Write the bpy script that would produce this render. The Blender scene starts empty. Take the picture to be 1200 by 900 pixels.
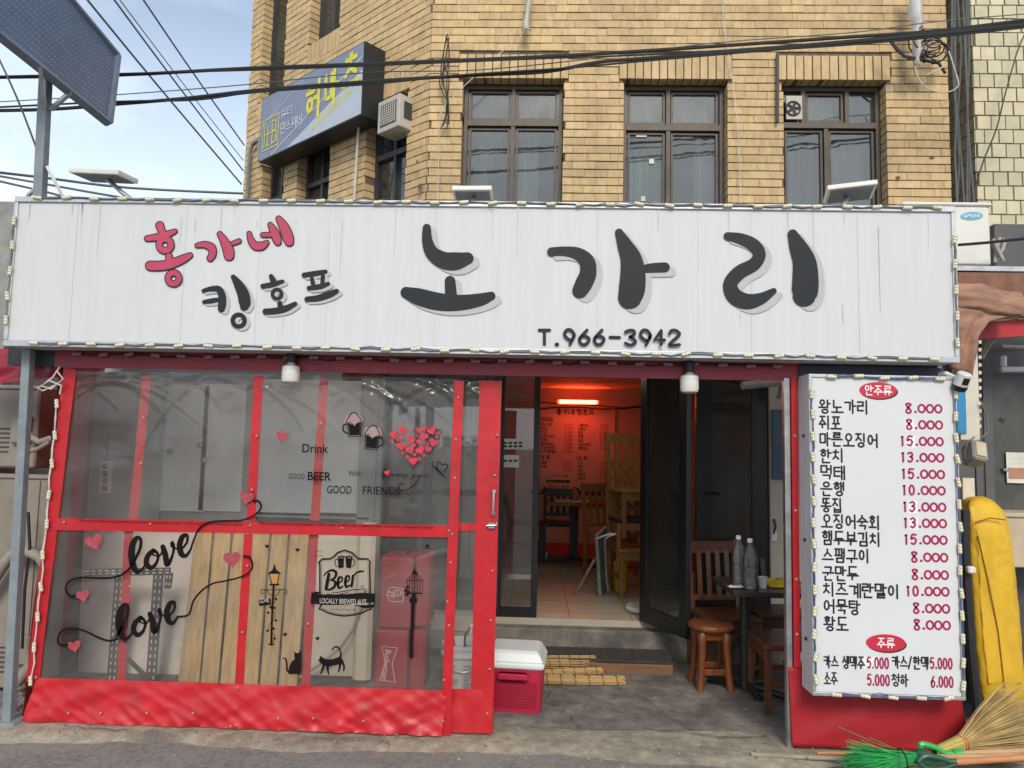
import bpy, math, random
from mathutils import Vector, Matrix, noise
random.seed(7)
R = math.radians
sc = bpy.context.scene
col = sc.collection

# ---------------------------------------------------------------- camera, sky, sun, exposure
FPX, CAMH, YAW, PITCH, ROLL = 867.0, 1.62, 1.9, 4.9, 1.25
cam_d = bpy.data.cameras.new('camera'); cam = bpy.data.objects.new('camera', cam_d); col.objects.link(cam)
CM = Matrix.Rotation(R(YAW), 3, 'Z') @ Matrix.Rotation(R(90 + PITCH), 3, 'X') @ Matrix.Rotation(R(ROLL), 3, 'Z')
cam.location = (0, 0, CAMH); cam.rotation_euler = CM.to_euler()
cam_d.sensor_width = 36; cam_d.lens = FPX / 1200 * 36; cam_d.clip_end = 3000; cam_d.clip_start = .05
sc.camera = cam

SUN_EL, SUN_AZ = 37, 174      # azimuth clockwise from +Y: behind the viewer, a little to the right
world = bpy.data.worlds.new('World'); sc.world = world; world.use_nodes = True
wn, wl = world.node_tree.nodes, world.node_tree.links
bg = wn['Background']; bg.inputs['Strength'].default_value = 0.125
sky = wn.new('ShaderNodeTexSky'); sky.sky_type = 'NISHITA'; sky.sun_disc = False
sky.sun_elevation = R(SUN_EL); sky.sun_rotation = R(SUN_AZ); sky.dust_density = 1.5; sky.ozone_density = 1.2
tc = wn.new('ShaderNodeTexCoord')
mp = wn.new('ShaderNodeMapping'); mp.inputs['Scale'].default_value = (1.2, 1.2, 2.6)
nz = wn.new('ShaderNodeTexNoise'); nz.inputs['Scale'].default_value = 1.7; nz.inputs['Detail'].default_value = 7; nz.inputs['Roughness'].default_value = .55
rp = wn.new('ShaderNodeValToRGB'); rp.color_ramp.elements[0].position = .46; rp.color_ramp.elements[1].position = .78
sep = wn.new('ShaderNodeSeparateXYZ')
hz = wn.new('ShaderNodeMapRange'); hz.inputs[1].default_value = .22; hz.inputs[2].default_value = .60; hz.inputs[3].default_value = .85; hz.inputs[4].default_value = .0
ad = wn.new('ShaderNodeMath'); ad.operation = 'MULTIPLY_ADD'; ad.use_clamp = True; ad.inputs[1].default_value = .7
mxs = wn.new('ShaderNodeMix'); mxs.data_type = 'RGBA'; mxs.inputs['B'].default_value = (6.4, 7.2, 8.0, 1)
wl.new(tc.outputs['Generated'], mp.inputs[0]); wl.new(mp.outputs[0], nz.inputs['Vector']); wl.new(nz.outputs['Fac'], rp.inputs[0])
wl.new(tc.outputs['Generated'], sep.inputs[0]); wl.new(sep.outputs['Z'], hz.inputs[0])
wl.new(rp.outputs['Color'], ad.inputs[0]); wl.new(hz.outputs[0], ad.inputs[2])
wl.new(ad.outputs[0], mxs.inputs['Factor']); wl.new(sky.outputs[0], mxs.inputs['A']); wl.new(mxs.outputs['Result'], bg.inputs['Color'])

sl = bpy.data.lights.new('sun', 'SUN'); sl.energy = 1.5; sl.angle = R(18); sl.color = (1, .91, .78)
so = bpy.data.objects.new('sun', sl); col.objects.link(so)
sd = Vector((math.sin(R(SUN_AZ)) * math.cos(R(SUN_EL)), math.cos(R(SUN_AZ)) * math.cos(R(SUN_EL)), math.sin(R(SUN_EL))))
so.rotation_euler = (-sd).to_track_quat('-Z', 'Y').to_euler()
sc.view_settings.view_transform = 'Standard'; sc.view_settings.look = 'None'; sc.view_settings.gamma = 1
sc.view_settings.exposure = 0.46
sc.cycles.max_bounces = 8; sc.cycles.transparent_max_bounces = 12; sc.cycles.caustics_reflective = False; sc.cycles.caustics_refractive = False

# ---------------------------------------------------------------- measuring helpers: a sight line met with a real plane
def ray(px, py): return CM @ Vector(((px - 600) / FPX, (450 - py) / FPX, -1))
def P(px, py, Y):
    d = ray(px, py); return Vector((0, 0, CAMH)) + d * (Y / d.y)
def G(px, py, z=0.0):
    d = ray(px, py); return Vector((0, 0, CAMH)) + d * ((z - CAMH) / d.z)
def M(npx, Y): return npx * Y / FPX

# ---------------------------------------------------------------- materials
MATS = {}
def mat(name, color, rough=.6, metal=0, var=.12, nscale=6, bump=0, bscale=60, spec=.5, stretch=(1, 1, 1), var2=None, detail=5, coat=0, alpha=None, island=0):
    """principled with mottled colour, optional second blotchy colour and fine bump"""
    m = bpy.data.materials.new(name); m.use_nodes = True
    n, l = m.node_tree.nodes, m.node_tree.links
    b = n['Principled BSDF']; b.inputs['Roughness'].default_value = rough; b.inputs['Metallic'].default_value = metal
    b.inputs['Specular IOR Level'].default_value = spec
    if coat: b.inputs['Coat Weight'].default_value = coat; b.inputs['Coat Roughness'].default_value = .15
    t = n.new('ShaderNodeTexCoord'); mpn = n.new('ShaderNodeMapping'); mpn.inputs['Scale'].default_value = stretch
    l.new(t.outputs['Object'], mpn.inputs[0])
    nt = n.new('ShaderNodeTexNoise'); nt.inputs['Scale'].default_value = nscale; nt.inputs['Detail'].default_value = detail; nt.inputs['Roughness'].default_value = .65
    l.new(mpn.outputs[0], nt.inputs['Vector'])
    cr = n.new('ShaderNodeValToRGB')
    c0 = [c * (1 - var * 1.4) for c in color] + [1]; c1 = [min(1, c * (1 + var)) for c in color] + [1]
    cr.color_ramp.elements[0].position = .3; cr.color_ramp.elements[1].position = .7
    cr.color_ramp.elements[0].color = c0; cr.color_ramp.elements[1].color = c1
    l.new(nt.outputs['Fac'], cr.inputs[0]); out = cr.outputs['Color']
    if var2:
        (c2, sc2, lo, hi) = var2
        n2 = n.new('ShaderNodeTexNoise'); n2.inputs['Scale'].default_value = sc2; n2.inputs['Detail'].default_value = 7; n2.inputs['Roughness'].default_value = .7
        l.new(mpn.outputs[0], n2.inputs['Vector'])
        r2 = n.new('ShaderNodeMapRange'); r2.inputs[1].default_value = lo; r2.inputs[2].default_value = hi
        l.new(n2.outputs['Fac'], r2.inputs[0])
        mx = n.new('ShaderNodeMix'); mx.data_type = 'RGBA'; mx.inputs['B'].default_value = (*c2, 1)
        l.new(r2.outputs[0], mx.inputs['Factor']); l.new(out, mx.inputs['A']); out = mx.outputs['Result']
    if island:
        g = n.new('ShaderNodeNewGeometry'); hs = n.new('ShaderNodeMapRange')
        hs.inputs[3].default_value = 1 - island; hs.inputs[4].default_value = 1 + island * .7
        l.new(g.outputs['Random Per Island'], hs.inputs[0])
        mm = n.new('ShaderNodeMix'); mm.data_type = 'RGBA'; mm.blend_type = 'MULTIPLY'; mm.inputs['Factor'].default_value = 1
        l.new(out, mm.inputs['A']); l.new(hs.outputs[0], mm.inputs['B']); out = mm.outputs['Result']
    l.new(out, b.inputs['Base Color'])
    if bump:
        nb = n.new('ShaderNodeTexNoise'); nb.inputs['Scale'].default_value = bscale; nb.inputs['Detail'].default_value = 4
        l.new(mpn.outputs[0], nb.inputs['Vector'])
        bp = n.new('ShaderNodeBump'); bp.inputs['Strength'].default_value = bump; bp.inputs['Distance'].default_value = .01
        l.new(nb.outputs['Fac'], bp.inputs['Height']); l.new(bp.outputs[0], b.inputs['Normal'])
    MATS[name] = m; return m

def emit(name, color, s):
    m = bpy.data.materials.new(name); m.use_nodes = True; n = m.node_tree.nodes
    b = n['Principled BSDF']; b.inputs['Emission Color'].default_value = (*color, 1); b.inputs['Emission Strength'].default_value = s
    b.inputs['Base Color'].default_value = (*color, 1); MATS[name] = m; return m

def clear(name, tint=(.93, .94, .93), gloss_rough=.06, haze=.06, hazecol=(.7, .7, .68), ior=1.45, bump=0, bscale=4, stretch=(1, 1, 1), extra=0.0):
    """thin see-through sheet: tinted transparency, Fresnel reflection, a little scattering film"""
    m = bpy.data.materials.new(name); m.use_nodes = True
    n, l = m.node_tree.nodes, m.node_tree.links; n.remove(n['Principled BSDF']); o = n['Material Output']
    tr = n.new('ShaderNodeBsdfTransparent'); tr.inputs[0].default_value = (*tint, 1)
    gl = n.new('ShaderNodeBsdfGlossy'); gl.inputs['Roughness'].default_value = gloss_rough
    df = n.new('ShaderNodeBsdfDiffuse'); df.inputs[0].default_value = (*hazecol, 1)
    m1 = n.new('ShaderNodeMixShader'); m1.inputs[0].default_value = haze
    m2 = n.new('ShaderNodeMixShader'); fr = n.new('ShaderNodeFresnel'); fr.inputs['IOR'].default_value = ior
    t = n.new('ShaderNodeTexCoord'); mpn = n.new('ShaderNodeMapping'); mpn.inputs['Scale'].default_value = stretch
    l.new(t.outputs['Object'], mpn.inputs[0])
    if haze:
        nh = n.new('ShaderNodeTexNoise'); nh.inputs['Scale'].default_value = 2.2; nh.inputs['Detail'].default_value = 6; l.new(mpn.outputs[0], nh.inputs['Vector'])
        rh = n.new('ShaderNodeMapRange'); rh.inputs[1].default_value = .3; rh.inputs[2].default_value = .75; rh.inputs[3].default_value = haze * .4; rh.inputs[4].default_value = haze * 1.8
        l.new(nh.outputs['Fac'], rh.inputs[0]); l.new(rh.outputs[0], m1.inputs[0])
    if bump:
        nb = n.new('ShaderNodeTexNoise'); nb.inputs['Scale'].default_value = bscale; nb.inputs['Detail'].default_value = 3; nb.inputs['Distortion'].default_value = .8
        l.new(mpn.outputs[0], nb.inputs['Vector'])
        bp = n.new('ShaderNodeBump'); bp.inputs['Strength'].default_value = bump; bp.inputs['Distance'].default_value = .05
        l.new(nb.outputs['Fac'], bp.inputs['Height']); l.new(bp.outputs[0], gl.inputs['Normal']); l.new(bp.outputs[0], fr.inputs['Normal'])
    l.new(tr.outputs[0], m1.inputs[1]); l.new(df.outputs[0], m1.inputs[2])
    if extra:
        ax = n.new('ShaderNodeMath'); ax.operation = 'ADD'; ax.use_clamp = True; ax.inputs[1].default_value = extra
        l.new(fr.outputs[0], ax.inputs[0]); l.new(ax.outputs[0], m2.inputs[0])
    else: l.new(fr.outputs[0], m2.inputs[0])
    l.new(m1.outputs[0], m2.inputs[1]); l.new(gl.outputs[0], m2.inputs[2]); l.new(m2.outputs[0], o.inputs['Surface'])
    MATS[name] = m; return m

def translucent(name, color, t=.5):
    m = bpy.data.materials.new(name); m.use_nodes = True
    n, l = m.node_tree.nodes, m.node_tree.links; n.remove(n['Principled BSDF'])
    a = n.new('ShaderNodeBsdfDiffuse'); b = n.new('ShaderNodeBsdfTranslucent'); x = n.new('ShaderNodeMixShader'); x.inputs[0].default_value = t
    a.inputs[0].default_value = (*color, 1); b.inputs[0].default_value = (*color, 1)
    l.new(a.outputs[0], x.inputs[1]); l.new(b.outputs[0], x.inputs[2]); l.new(x.outputs[0], n['Material Output'].inputs['Surface']); MATS[name] = m; return m

# ---------------------------------------------------------------- objects
def tag(o, label=None, cat=None, group=None, kind=None):
    if label: o['label'] = label
    if cat: o['category'] = cat
    if group: o['group'] = group
    if kind: o['kind'] = kind
    return o
def thing(name, label, cat, loc=(0, 0, 0), rz=0, group=None):
    o = bpy.data.objects.new(name, None); col.objects.link(o); o.location = loc; o.rotation_euler = (0, 0, rz); o.empty_display_size = .1
    return tag(o, label, cat, group)
def origin_of(o):
    v = Vector(o.location)
    while o.parent: o = o.parent; v += Vector(o.location)
    return v
def copy_tree(o, parent=None):
    c = o.copy(); col.objects.link(c); c.parent = parent
    for ch in list(o.children): copy_tree(ch, c)
    return c

class MB:
    def __init__(s): s.v = []; s.f = []; s.smooth = False
    def add(s, vs, fs):
        k = len(s.v); s.v += [tuple(v) for v in vs]; s.f += [tuple(i + k for i in f) for f in fs]; return s
    def poly(s, pts): return s.add(pts, [tuple(range(len(pts)))])
    def box(s, x0, x1, y0, y1, z0, z1, m=None):
        vs = [Vector((x, y, z)) for z in (z0, z1) for y in (y0, y1) for x in (x0, x1)]
        if m: vs = [m @ v for v in vs]
        return s.add(vs, [(0, 2, 3, 1), (4, 5, 7, 6), (0, 1, 5, 4), (2, 6, 7, 3), (0, 4, 6, 2), (1, 3, 7, 5)])
    def rbox(s, x0, x1, y0, y1, z0, z1, b=.01, m=None):
        """box with chamfered edges"""
        b = min(b, (x1 - x0) * .45, (y1 - y0) * .45, (z1 - z0) * .45)
        vs = []; 
        for z, i in ((z0, b), (z0 + b, 0), (z1 - b, 0), (z1, b)):
            X0, X1, Y0, Y1 = x0 + i, x1 - i, y0 + i, y1 - i
            vs += [Vector(p + (z,)) for p in ((X0 + b, Y0), (X1 - b, Y0), (X1, Y0 + b), (X1, Y1 - b), (X1 - b, Y1), (X0 + b, Y1), (X0, Y1 - b), (X0, Y0 + b))]
        if m: vs = [m @ v for v in vs]
        fs = [tuple(range(7, -1, -1)), tuple(range(24, 32))]
        for r in range(3):
            for i in range(8): j = (i + 1) % 8; fs.append((r * 8 + i, r * 8 + j, r * 8 + 8 + j, r * 8 + 8 + i))
        return s.add(vs, fs)
    def tube(s, pts, r, n=8, r1=None):
        pts = [Vector(p) for p in pts]; rs = r if isinstance(r, (list, tuple)) else [r + ((r1 if r1 is not None else r) - r) * i / max(1, len(pts) - 1) for i in range(len(pts))]
        vs = []; fs = []; up = None
        for i, p in enumerate(pts):
            d = (pts[min(i + 1, len(pts) - 1)] - pts[max(i - 1, 0)])
            if d.length < 1e-9: d = Vector((0, 0, 1))
            d.normalize()
            if up is None: up = d.orthogonal().normalized()
            else:
                up = up - d * up.dot(d)
                if up.length < 1e-6: up = d.orthogonal()
                up.normalize()
            w = d.cross(up)
            vs += [p + (up * math.cos(a) + w * math.sin(a)) * rs[i] for a in [2 * math.pi * k / n for k in range(n)]]
        for i in range(len(pts) - 1):
            for k in range(n): k2 = (k + 1) % n; fs.append((i * n + k, i * n + k2, i * n + n + k2, i * n + n + k))
        fs += [tuple(range(n - 1, -1, -1)), tuple(range((len(pts) - 1) * n, len(pts) * n))]
        return s.add(vs, fs)
    def lathe(s, prof, c=(0, 0, 0), n=20, m=None):
        vs = []; fs = []
        for r, z in prof: vs += [Vector((c[0] + r * math.cos(2 * math.pi * k / n), c[1] + r * math.sin(2 * math.pi * k / n), c[2] + z)) for k in range(n)]
        if m: vs = [m @ v for v in vs]
        for i in range(len(prof) - 1):
            for k in range(n): k2 = (k + 1) % n; fs.append((i * n + k, i * n + k2, i * n + n + k2, i * n + n + k))
        fs += [tuple(range(n - 1, -1, -1)), tuple(range((len(prof) - 1) * n, len(prof) * n))]
        return s.add(vs, fs)
    def bar(s, a, b, w, h, up=Vector((0, 0, 1))):
        a, b = Vector(a), Vector(b); d = (b - a); L = d.length; d.normalize(); x = d.cross(Vector(up)); 
        if x.length < 1e-5: x = d.orthogonal()
        x.normalize(); z = x.cross(d)
        m = Matrix((x, d, z)).transposed().to_4x4(); m.translation = a
        return s.box(-w / 2, w / 2, 0, L, -h / 2, h / 2, m)
    def slab(s, pts, off):
        """polygon extruded along a vector"""
        n = len(pts); off = Vector(off); pts = [Vector(p) for p in pts]
        return s.add(pts + [p + off for p in pts], [tuple(range(n)), tuple(range(2 * n - 1, n - 1, -1))] + [(i, i + n, (i + 1) % n + n, (i + 1) % n) for i in range(n)])
    def sheet(s, tl, tr, br, bl, nx, ny, disp=None):
        tl, tr, br, bl = map(Vector, (tl, tr, br, bl)); nrm = (tr - tl).cross(bl - tl).normalized(); vs = []; fs = []
        for j in range(ny + 1):
            for i in range(nx + 1):
                u, v = i / nx, j / ny
                p = (tl * (1 - u) + tr * u) * (1 - v) + (bl * (1 - u) + br * u) * v
                if disp:
                    q = disp(u, v)
                    p = p + (nrm * q if not isinstance(q, (tuple, Vector)) else Vector(q))
                vs.append(p)
        for j in range(ny):
            for i in range(nx): a = j * (nx + 1) + i; fs.append((a, a + nx + 1, a + nx + 2, a + 1))
        return s.add(vs, fs)
    def build(s, name, m, parent=None, smooth=False, local=False, bevel=0, thick=0):
        me = bpy.data.meshes.new(name); off = Vector((0, 0, 0))
        if parent and not local: off = origin_of(parent)
        me.from_pydata([tuple(Vector(v) - off) for v in s.v], [], s.f)
        me.materials.append(MATS[m] if isinstance(m, str) else m)
        if smooth or s.smooth:
            for p in me.polygons: p.use_smooth = True
            try: me.set_sharp_from_angle(angle=R(38))
            except Exception: pass
        me.update()
        o = bpy.data.objects.new(name, me); col.objects.link(o)
        if parent: o.parent = parent
        if thick: q = o.modifiers.new('solid', 'SOLIDIFY'); q.thickness = thick; q.offset = 0
        if bevel: q = o.modifiers.new('bevel', 'BEVEL'); q.width = bevel; q.segments = 2; q.limit_method = 'ANGLE'
        return o

# ---------------------------------------------------------------- brush strokes and hand lettering
def smooth_path(pts, n=6):
    """catmull-rom through (x, y, w)"""
    if len(pts) < 3: return pts
    out = []
    for i in range(len(pts) - 1):
        p0, p1, p2, p3 = pts[max(0, i - 1)], pts[i], pts[i + 1], pts[min(len(pts) - 1, i + 2)]
        for k in range(n):
            t = k / n; t2 = t * t; t3 = t2 * t
            out.append(tuple(.5 * (2 * b + (c - a) * t + (2 * a - 5 * b + 4 * c - d) * t2 + (3 * b - a - 3 * c + d) * t3) for a, b, c, d in zip(p0, p1, p2, p3)))
    return out + [pts[-1]]
def ribbon(mb, pts, fn, dn, caps=True, closed=False):
    """flat round-ended ribbon in 2-D through (x, y, w), placed with fn(x, y, dn)"""
    if not pts: return
    p = [pts[0]]
    for q in pts[1:]:
        if math.hypot(q[0] - p[-1][0], q[1] - p[-1][1]) > 1e-6: p.append(q)
    if len(p) < 2: p = [(p[0][0] - 1e-4, p[0][1], p[0][2]), (p[0][0] + 1e-4, p[0][1], p[0][2])]
    n = len(p); L = []; Rr = []
    for i in range(n):
        if closed: a, b = p[(i - 1) % n], p[(i + 1) % n]
        else: a, b = p[max(0, i - 1)], p[min(n - 1, i + 1)]
        tx, ty = b[0] - a[0], b[1] - a[1]; l = math.hypot(tx, ty) or 1; tx /= l; ty /= l
        k = 1.0
        if 0 < i < n - 1:
            ux, uy = p[i][0] - p[i - 1][0], p[i][1] - p[i - 1][1]; ul = math.hypot(ux, uy) or 1
            k = min(1.35, 1 / max(.3, abs((ux * tx + uy * ty) / ul)))
        w = p[i][2] / 2 * k; L.append((p[i][0] - ty * w, p[i][1] + tx * w)); Rr.append((p[i][0] + ty * w, p[i][1] - tx * w))
    vs = [fn(x, y, dn) for x, y in L] + [fn(x, y, dn) for x, y in Rr]
    fs = [(i, i + 1, n + i + 1, n + i) for i in range(n - 1)] + ([(n - 1, 0, n, 2 * n - 1)] if closed else [])
    mb.add(vs, fs)
    if caps and not closed:
        for i, s_, e in ((0, L[0], Rr[0]), (n - 1, Rr[-1], L[-1])):
            c = p[i]; a0 = math.atan2(s_[1] - c[1], s_[0] - c[0]); r = math.hypot(s_[0] - c[0], s_[1] - c[1])
            mb.poly([fn(c[0] + r * math.cos(a0 + math.pi * k / 8), c[1] + r * math.sin(a0 + math.pi * k / 8), dn) for k in range(9)])
def ring(mb, c, r, w, fn, dn, sy=1.0, n=22):
    ribbon(mb, [(c[0] + r * math.cos(2 * math.pi * k / n), c[1] + r * sy * math.sin(2 * math.pi * k / n), w) for k in range(n)], fn, dn, closed=True)

JAMO = {'ㄱ': '08 98 80', 'ㄴ': '09 00 90', 'ㄷ': '99 09 00 90', 'ㄹ': '09 99 95 05 00 90', 'ㅁ': '09 00 90 99 09', 'ㅂ': '09 00 90 99|05 95', 'ㅅ': '49 45 00|45 90', 'ㅇ': 'O',
        'ㅈ': '09 99|49 44 00|44 90', 'ㅊ': '49 59|07 97|47 43 00|43 90', 'ㅋ': '09 99 80|05 95', 'ㅌ': '99 09 00 90|05 95', 'ㅍ': '09 99|28 21|78 71|00 90', 'ㅎ': '39 69|07 97|o',
        'ㅏ': '39 30|35 95', 'ㅑ': '39 30|37 97|33 93', 'ㅓ': '79 70|05 75', 'ㅕ': '79 70|07 77|03 73', 'ㅣ': '59 50', 'ㅐ': '29 20|79 70|25 75', 'ㅔ': '49 40|99 90|05 45', 'ㅖ': '49 40|99 90|07 47|03 43',
        'ㅗ': '01 91|49 41', 'ㅜ': '08 98|48 40', 'ㅡ': '05 95', 'ㅛ': '01 91|29 21|69 61', 'ㅠ': '08 98|28 20|68 60'}
CHO = 'ㄱㄲㄴㄷㄸㄹㅁㅂㅃㅅㅆㅇㅈㅉㅊㅋㅌㅍㅎ'; JUNG = 'ㅏㅐㅑㅒㅓㅔㅕㅖㅗㅘㅙㅚㅛㅜㅝㅞㅟㅠㅡㅢㅣ'
JONG = ' ㄱㄲㄳㄴㄵㄶㄷㄹㄺㄻㄼㄽㄾㄿㅀㅁㅂㅄㅅㅆㅇㅈㅊㅋㅌㅍㅎ'
DBL = {'ㄲ': 'ㄱ', 'ㄸ': 'ㄷ', 'ㅃ': 'ㅂ', 'ㅆ': 'ㅅ', 'ㅉ': 'ㅈ'}
CMP = {'ㅘ': 'ㅗㅏ', 'ㅙ': 'ㅗㅐ', 'ㅚ': 'ㅗㅣ', 'ㅝ': 'ㅜㅓ', 'ㅞ': 'ㅜㅔ', 'ㅟ': 'ㅜㅣ', 'ㅢ': 'ㅡㅣ'}
ASC = {'0': (.62, '@'), '1': (.42, '28 49 40'), '2': (.58, '07 29 69 97 85 00 90'), '3': (.56, '08 49 88 86 45 84 82 40 01'), '4': (.6, '60 69|69 03 93'), '5': (.58, '99 29 05 56 94 82 50 01'),
       '6': (.6, '79 36 03 20 60 93 65 25 03'), '7': (.55, '09 99 30'), '8': (.6, '45 08 29 69 98 45 02 20 70 92 45'), '9': (.6, '96 74 34 06 29 69 96 84 50'), '.': (.26, '40 41'), ',': (.26, '41 2-'), '-': (.5, '04 94'),
       '/': (.5, '00 99'), 'T': (.6, '09 99|49 40'), '[': (.3, '89 29 20 80'), ']': (.3, '19 79 70 10'), ' ': (.35, ''), ':': (.3, '41 42|45 46')}
def glyph(ch):
    """-> advance, [(polyline or circle, smooth)] in a unit cell"""
    res = []
    def put(code, x0, y0, x1, y1):
        if code in DBL: put(DBL[code], x0, y0, x0 + (x1 - x0) * .46, y1); put(DBL[code], x0 + (x1 - x0) * .54, y0, x1, y1); return
        for st in JAMO[code].split('|'):
            if st in ('O', 'o'):
                a, b = (y0, y1) if st == 'O' else (y0, y0 + (y1 - y0) * .5)
                res.append(('c', (x0 + x1) / 2, (a + b) / 2, (x1 - x0) * (.42 if st == 'O' else .36), (b - a) / 2)); continue
            hh = st if code != 'ㅎ' else st
            res.append(('p', [(x0 + (x1 - x0) * int(q[0]) / 9, y0 + (y1 - y0) * int(q[1]) / 9) for q in hh.split()]))
    o = ord(ch)
    if 0xAC00 <= o <= 0xD7A3:
        o -= 0xAC00; c, j, k = CHO[o // 588], JUNG[o % 588 // 28], JONG[o % 28]; fin = k != ' '
        if j in CMP:
            h, v = CMP[j]
            if fin: put(c, .08, .66, .52, 1); put(h, .0, .42, .6, .6); put(v, .66, .4, .98, 1); put(k, .22, 0, .85, .28)
            else: put(c, .08, .5, .54, .98); put(h, .0, .12, .64, .42); put(v, .7, 0, 1, 1)
        elif j in 'ㅗㅛㅜㅠㅡ':
            if fin: put(c, .2, .66, .8, 1); put(j, 0, .4, 1, .56); put(k, .22, 0, .8, .27)
            else: put(c, .18, .46, .82, .98); put(j, 0, .04, 1, .36)
        else:
            if fin: put(c, .05, .5, .54, .98); put(j, .6, .4, 1, 1); put(k, .22, 0, .85, .3)
            else: put(c, .04, .24, .52, .9); put(j, .6, 0, 1, 1)
        return 1.0, res
    adv, code = ASC.get(ch, (.4, ''))
    w = adv * .78
    for st in [q for q in code.split('|') if q]:
        if st == '@': res.append(('c', w / 2, .5, w / 2, .5)); continue
        res.append(('p', [(w * int(q[0]) / 9, (int(q[1]) / 9 if q[1] != '-' else -.1)) for q in st.split()]))
    return adv, res
def width_of(s, sp=.12): return sum(glyph(c)[0] + sp for c in s) - sp
def write(mb, s, x0, base, size, fn, dn=0, pen=.12, sp=.12, wid=None, zero_small=False, jit=0.0, rnd=None):
    """hand lettering: fn(x, y, dn) with y up; wid squeezes the line into a given width"""
    sx = size if wid is None else wid / width_of(s, sp); x = x0; k = 0
    for ch in s:
        adv, gs = glyph(ch); jy = random.uniform(-jit, jit) * size
        for g in gs:
            k += 1
            if g[0] == 'c':
                a, b = g[3] * sx, g[4] * size
                cx, cy = x + g[1] * sx, base + g[2] * size + jy
                n = 16; ribbon(mb, [(cx + a * math.cos(2 * math.pi * t / n), cy + b * math.sin(2 * math.pi * t / n), pen * size) for t in range(n)], fn, dn + k * .00006, closed=True)
            else:
                pts = [(x + p[0] * sx, base + p[1] * size + jy, pen * size) for p in g[1]]
                if ch.isdigit() and ch not in '147': pts = smooth_path(pts, 4)
                elif len(pts) > 2:   # cut corners a little so the turn is round
                    q = [pts[0]]
                    for i in range(1, len(pts) - 1):
                        a, b, c = pts[i - 1], pts[i], pts[i + 1]
                        q += [tuple(b[t] + (a[t] - b[t]) * .18 for t in range(3)), b, tuple(b[t] + (c[t] - b[t]) * .18 for t in range(3))]
                    pts = q + [pts[-1]]
                ribbon(mb, pts, fn, dn + k * .00006)
        x += (adv + sp) * sx
    return x
def wall_fn(Y, x0=0, z0=0):
    """x right, y up, on a plane facing the street"""
    return lambda x, y, dn: (x0 + x, Y - dn, z0 + y)
def px_fn(Y, oy=0): return lambda x, y, dn: tuple(P(x, y, Y - dn))

FONT = None
def type_text(body, name, m, parent, x, z, Y, height, width=None, bold=0.0, shear=0, rot=0, dn=0):
    """typeset lettering on a plane facing the street: x, z = left end of the base line"""
    cu = bpy.data.curves.new(name, 'FONT'); cu.body = body; cu.size = 1; cu.offset = bold; cu.shear = shear; cu.resolution_u = 3
    tmp = bpy.data.objects.new(name, cu); col.objects.link(tmp)
    me = bpy.data.meshes.new_from_object(tmp.evaluated_get(bpy.context.evaluated_depsgraph_get()))
    bpy.data.objects.remove(tmp); bpy.data.curves.remove(cu)
    xs = [v.co.x for v in me.vertices]; ys = [v.co.y for v in me.vertices]
    capH = .73; sy = height / capH; sx = sy if width is None else width / (max(xs) - min(xs)); x00 = min(xs)
    ca, sa = math.cos(rot), math.sin(rot); mb = MB(); vs = []
    for v in me.vertices:
        a, b = (v.co.x - x00) * sx, v.co.y * sy; vs.append((x + a * ca - b * sa, Y - dn, z + a * sa + b * ca))
    mb.add(vs, [tuple(p.vertices) for p in me.polygons]); bpy.data.meshes.remove(me)
    return mb.build(name, m, parent)

# ---------------------------------------------------------------- palette
mat('brick', (.62, .452, .235), .8, var=.13, nscale=26, bump=.35, bscale=90, stretch=(1, 1, .35), var2=((.25, .19, .12), 1.5, .52, .95), island=.13)
mat('mortar', (.15, .12, .085), .95, var=.3, nscale=20)
mat('cream_tile', (.62, .56, .36), .35, var=.10, nscale=9, bump=.1, bscale=30, var2=((.36, .24, .11), 6, .64, .85), island=.12)
mat('tile_grout', (.16, .13, .09), .9)
mat('brown_frame', (.095, .072, .055), .5, var=.2, nscale=12)
mat('dark_frame', (.04, .042, .045), .45, var=.15)
mat('alu', (.55, .56, .56), .38, metal=.7, var=.12, nscale=14)
mat('curtain_cloth', (.42, .42, .39), .9, var=.15, nscale=3, stretch=(9, 9, .4))
mat('curtain_white', (.74, .74, .70), .9, var=.12, nscale=3, stretch=(9, 9, .4))
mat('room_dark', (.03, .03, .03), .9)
mat('concrete_wall', (.30, .295, .28), .9, var=.2, nscale=5, bump=.2, var2=((.16, .155, .145), 2, .5, .8))
mat('sign_white', (.62, .63, .64), .55, var=.03, nscale=3, stretch=(6, 1, .35), var2=((.54, .54, .52), 2.0, .54, .95), spec=.3)
mat('board_clean', (.66, .67, .68), .5, var=.025, nscale=1.5, spec=.3); mat('sign_dirt', (.585, .59, .59), .8, var=.15); mat('sign_side', (.62, .63, .62), .5, var=.1, nscale=4, stretch=(6, 6, .6))
mat('ink', (.014, .018, .022), .55, var=.15, nscale=5, spec=.3)
mat('ink_shadow', (.46, .465, .47), .6, var=.04)
mat('sign_red', (.47, .065, .12), .55, var=.1, nscale=7, spec=.3)
mat('price_red', (.36, .018, .075), .55, var=.06, spec=.3)
mat('oval_red', (.55, .02, .05), .5, var=.06)
mat('oval_dark', (.05, .02, .025), .6)
mat('letter_white', (.82, .82, .8), .6, var=.03)
mat('led_body', (.68, .63, .48), .45, var=.18, nscale=30)
mat('led_lens', (.74, .70, .52), .2, var=.1, nscale=30)
mat('led_old', (.34, .22, .24), .5, var=.2, nscale=30)
mat('wire_grey', (.13, .14, .15), .55); mat('wire_black', (.012, .012, .013), .5); mat('wire_white', (.6, .58, .52), .6); mat('wire_blue', (.05, .10, .2), .5)
mat('pvc_red', (.50, .012, .019), .42, var=.14, nscale=5, bump=.35, bscale=11, var2=((.27, .018, .024), 4.5, .54, .82), spec=.5)
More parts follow.
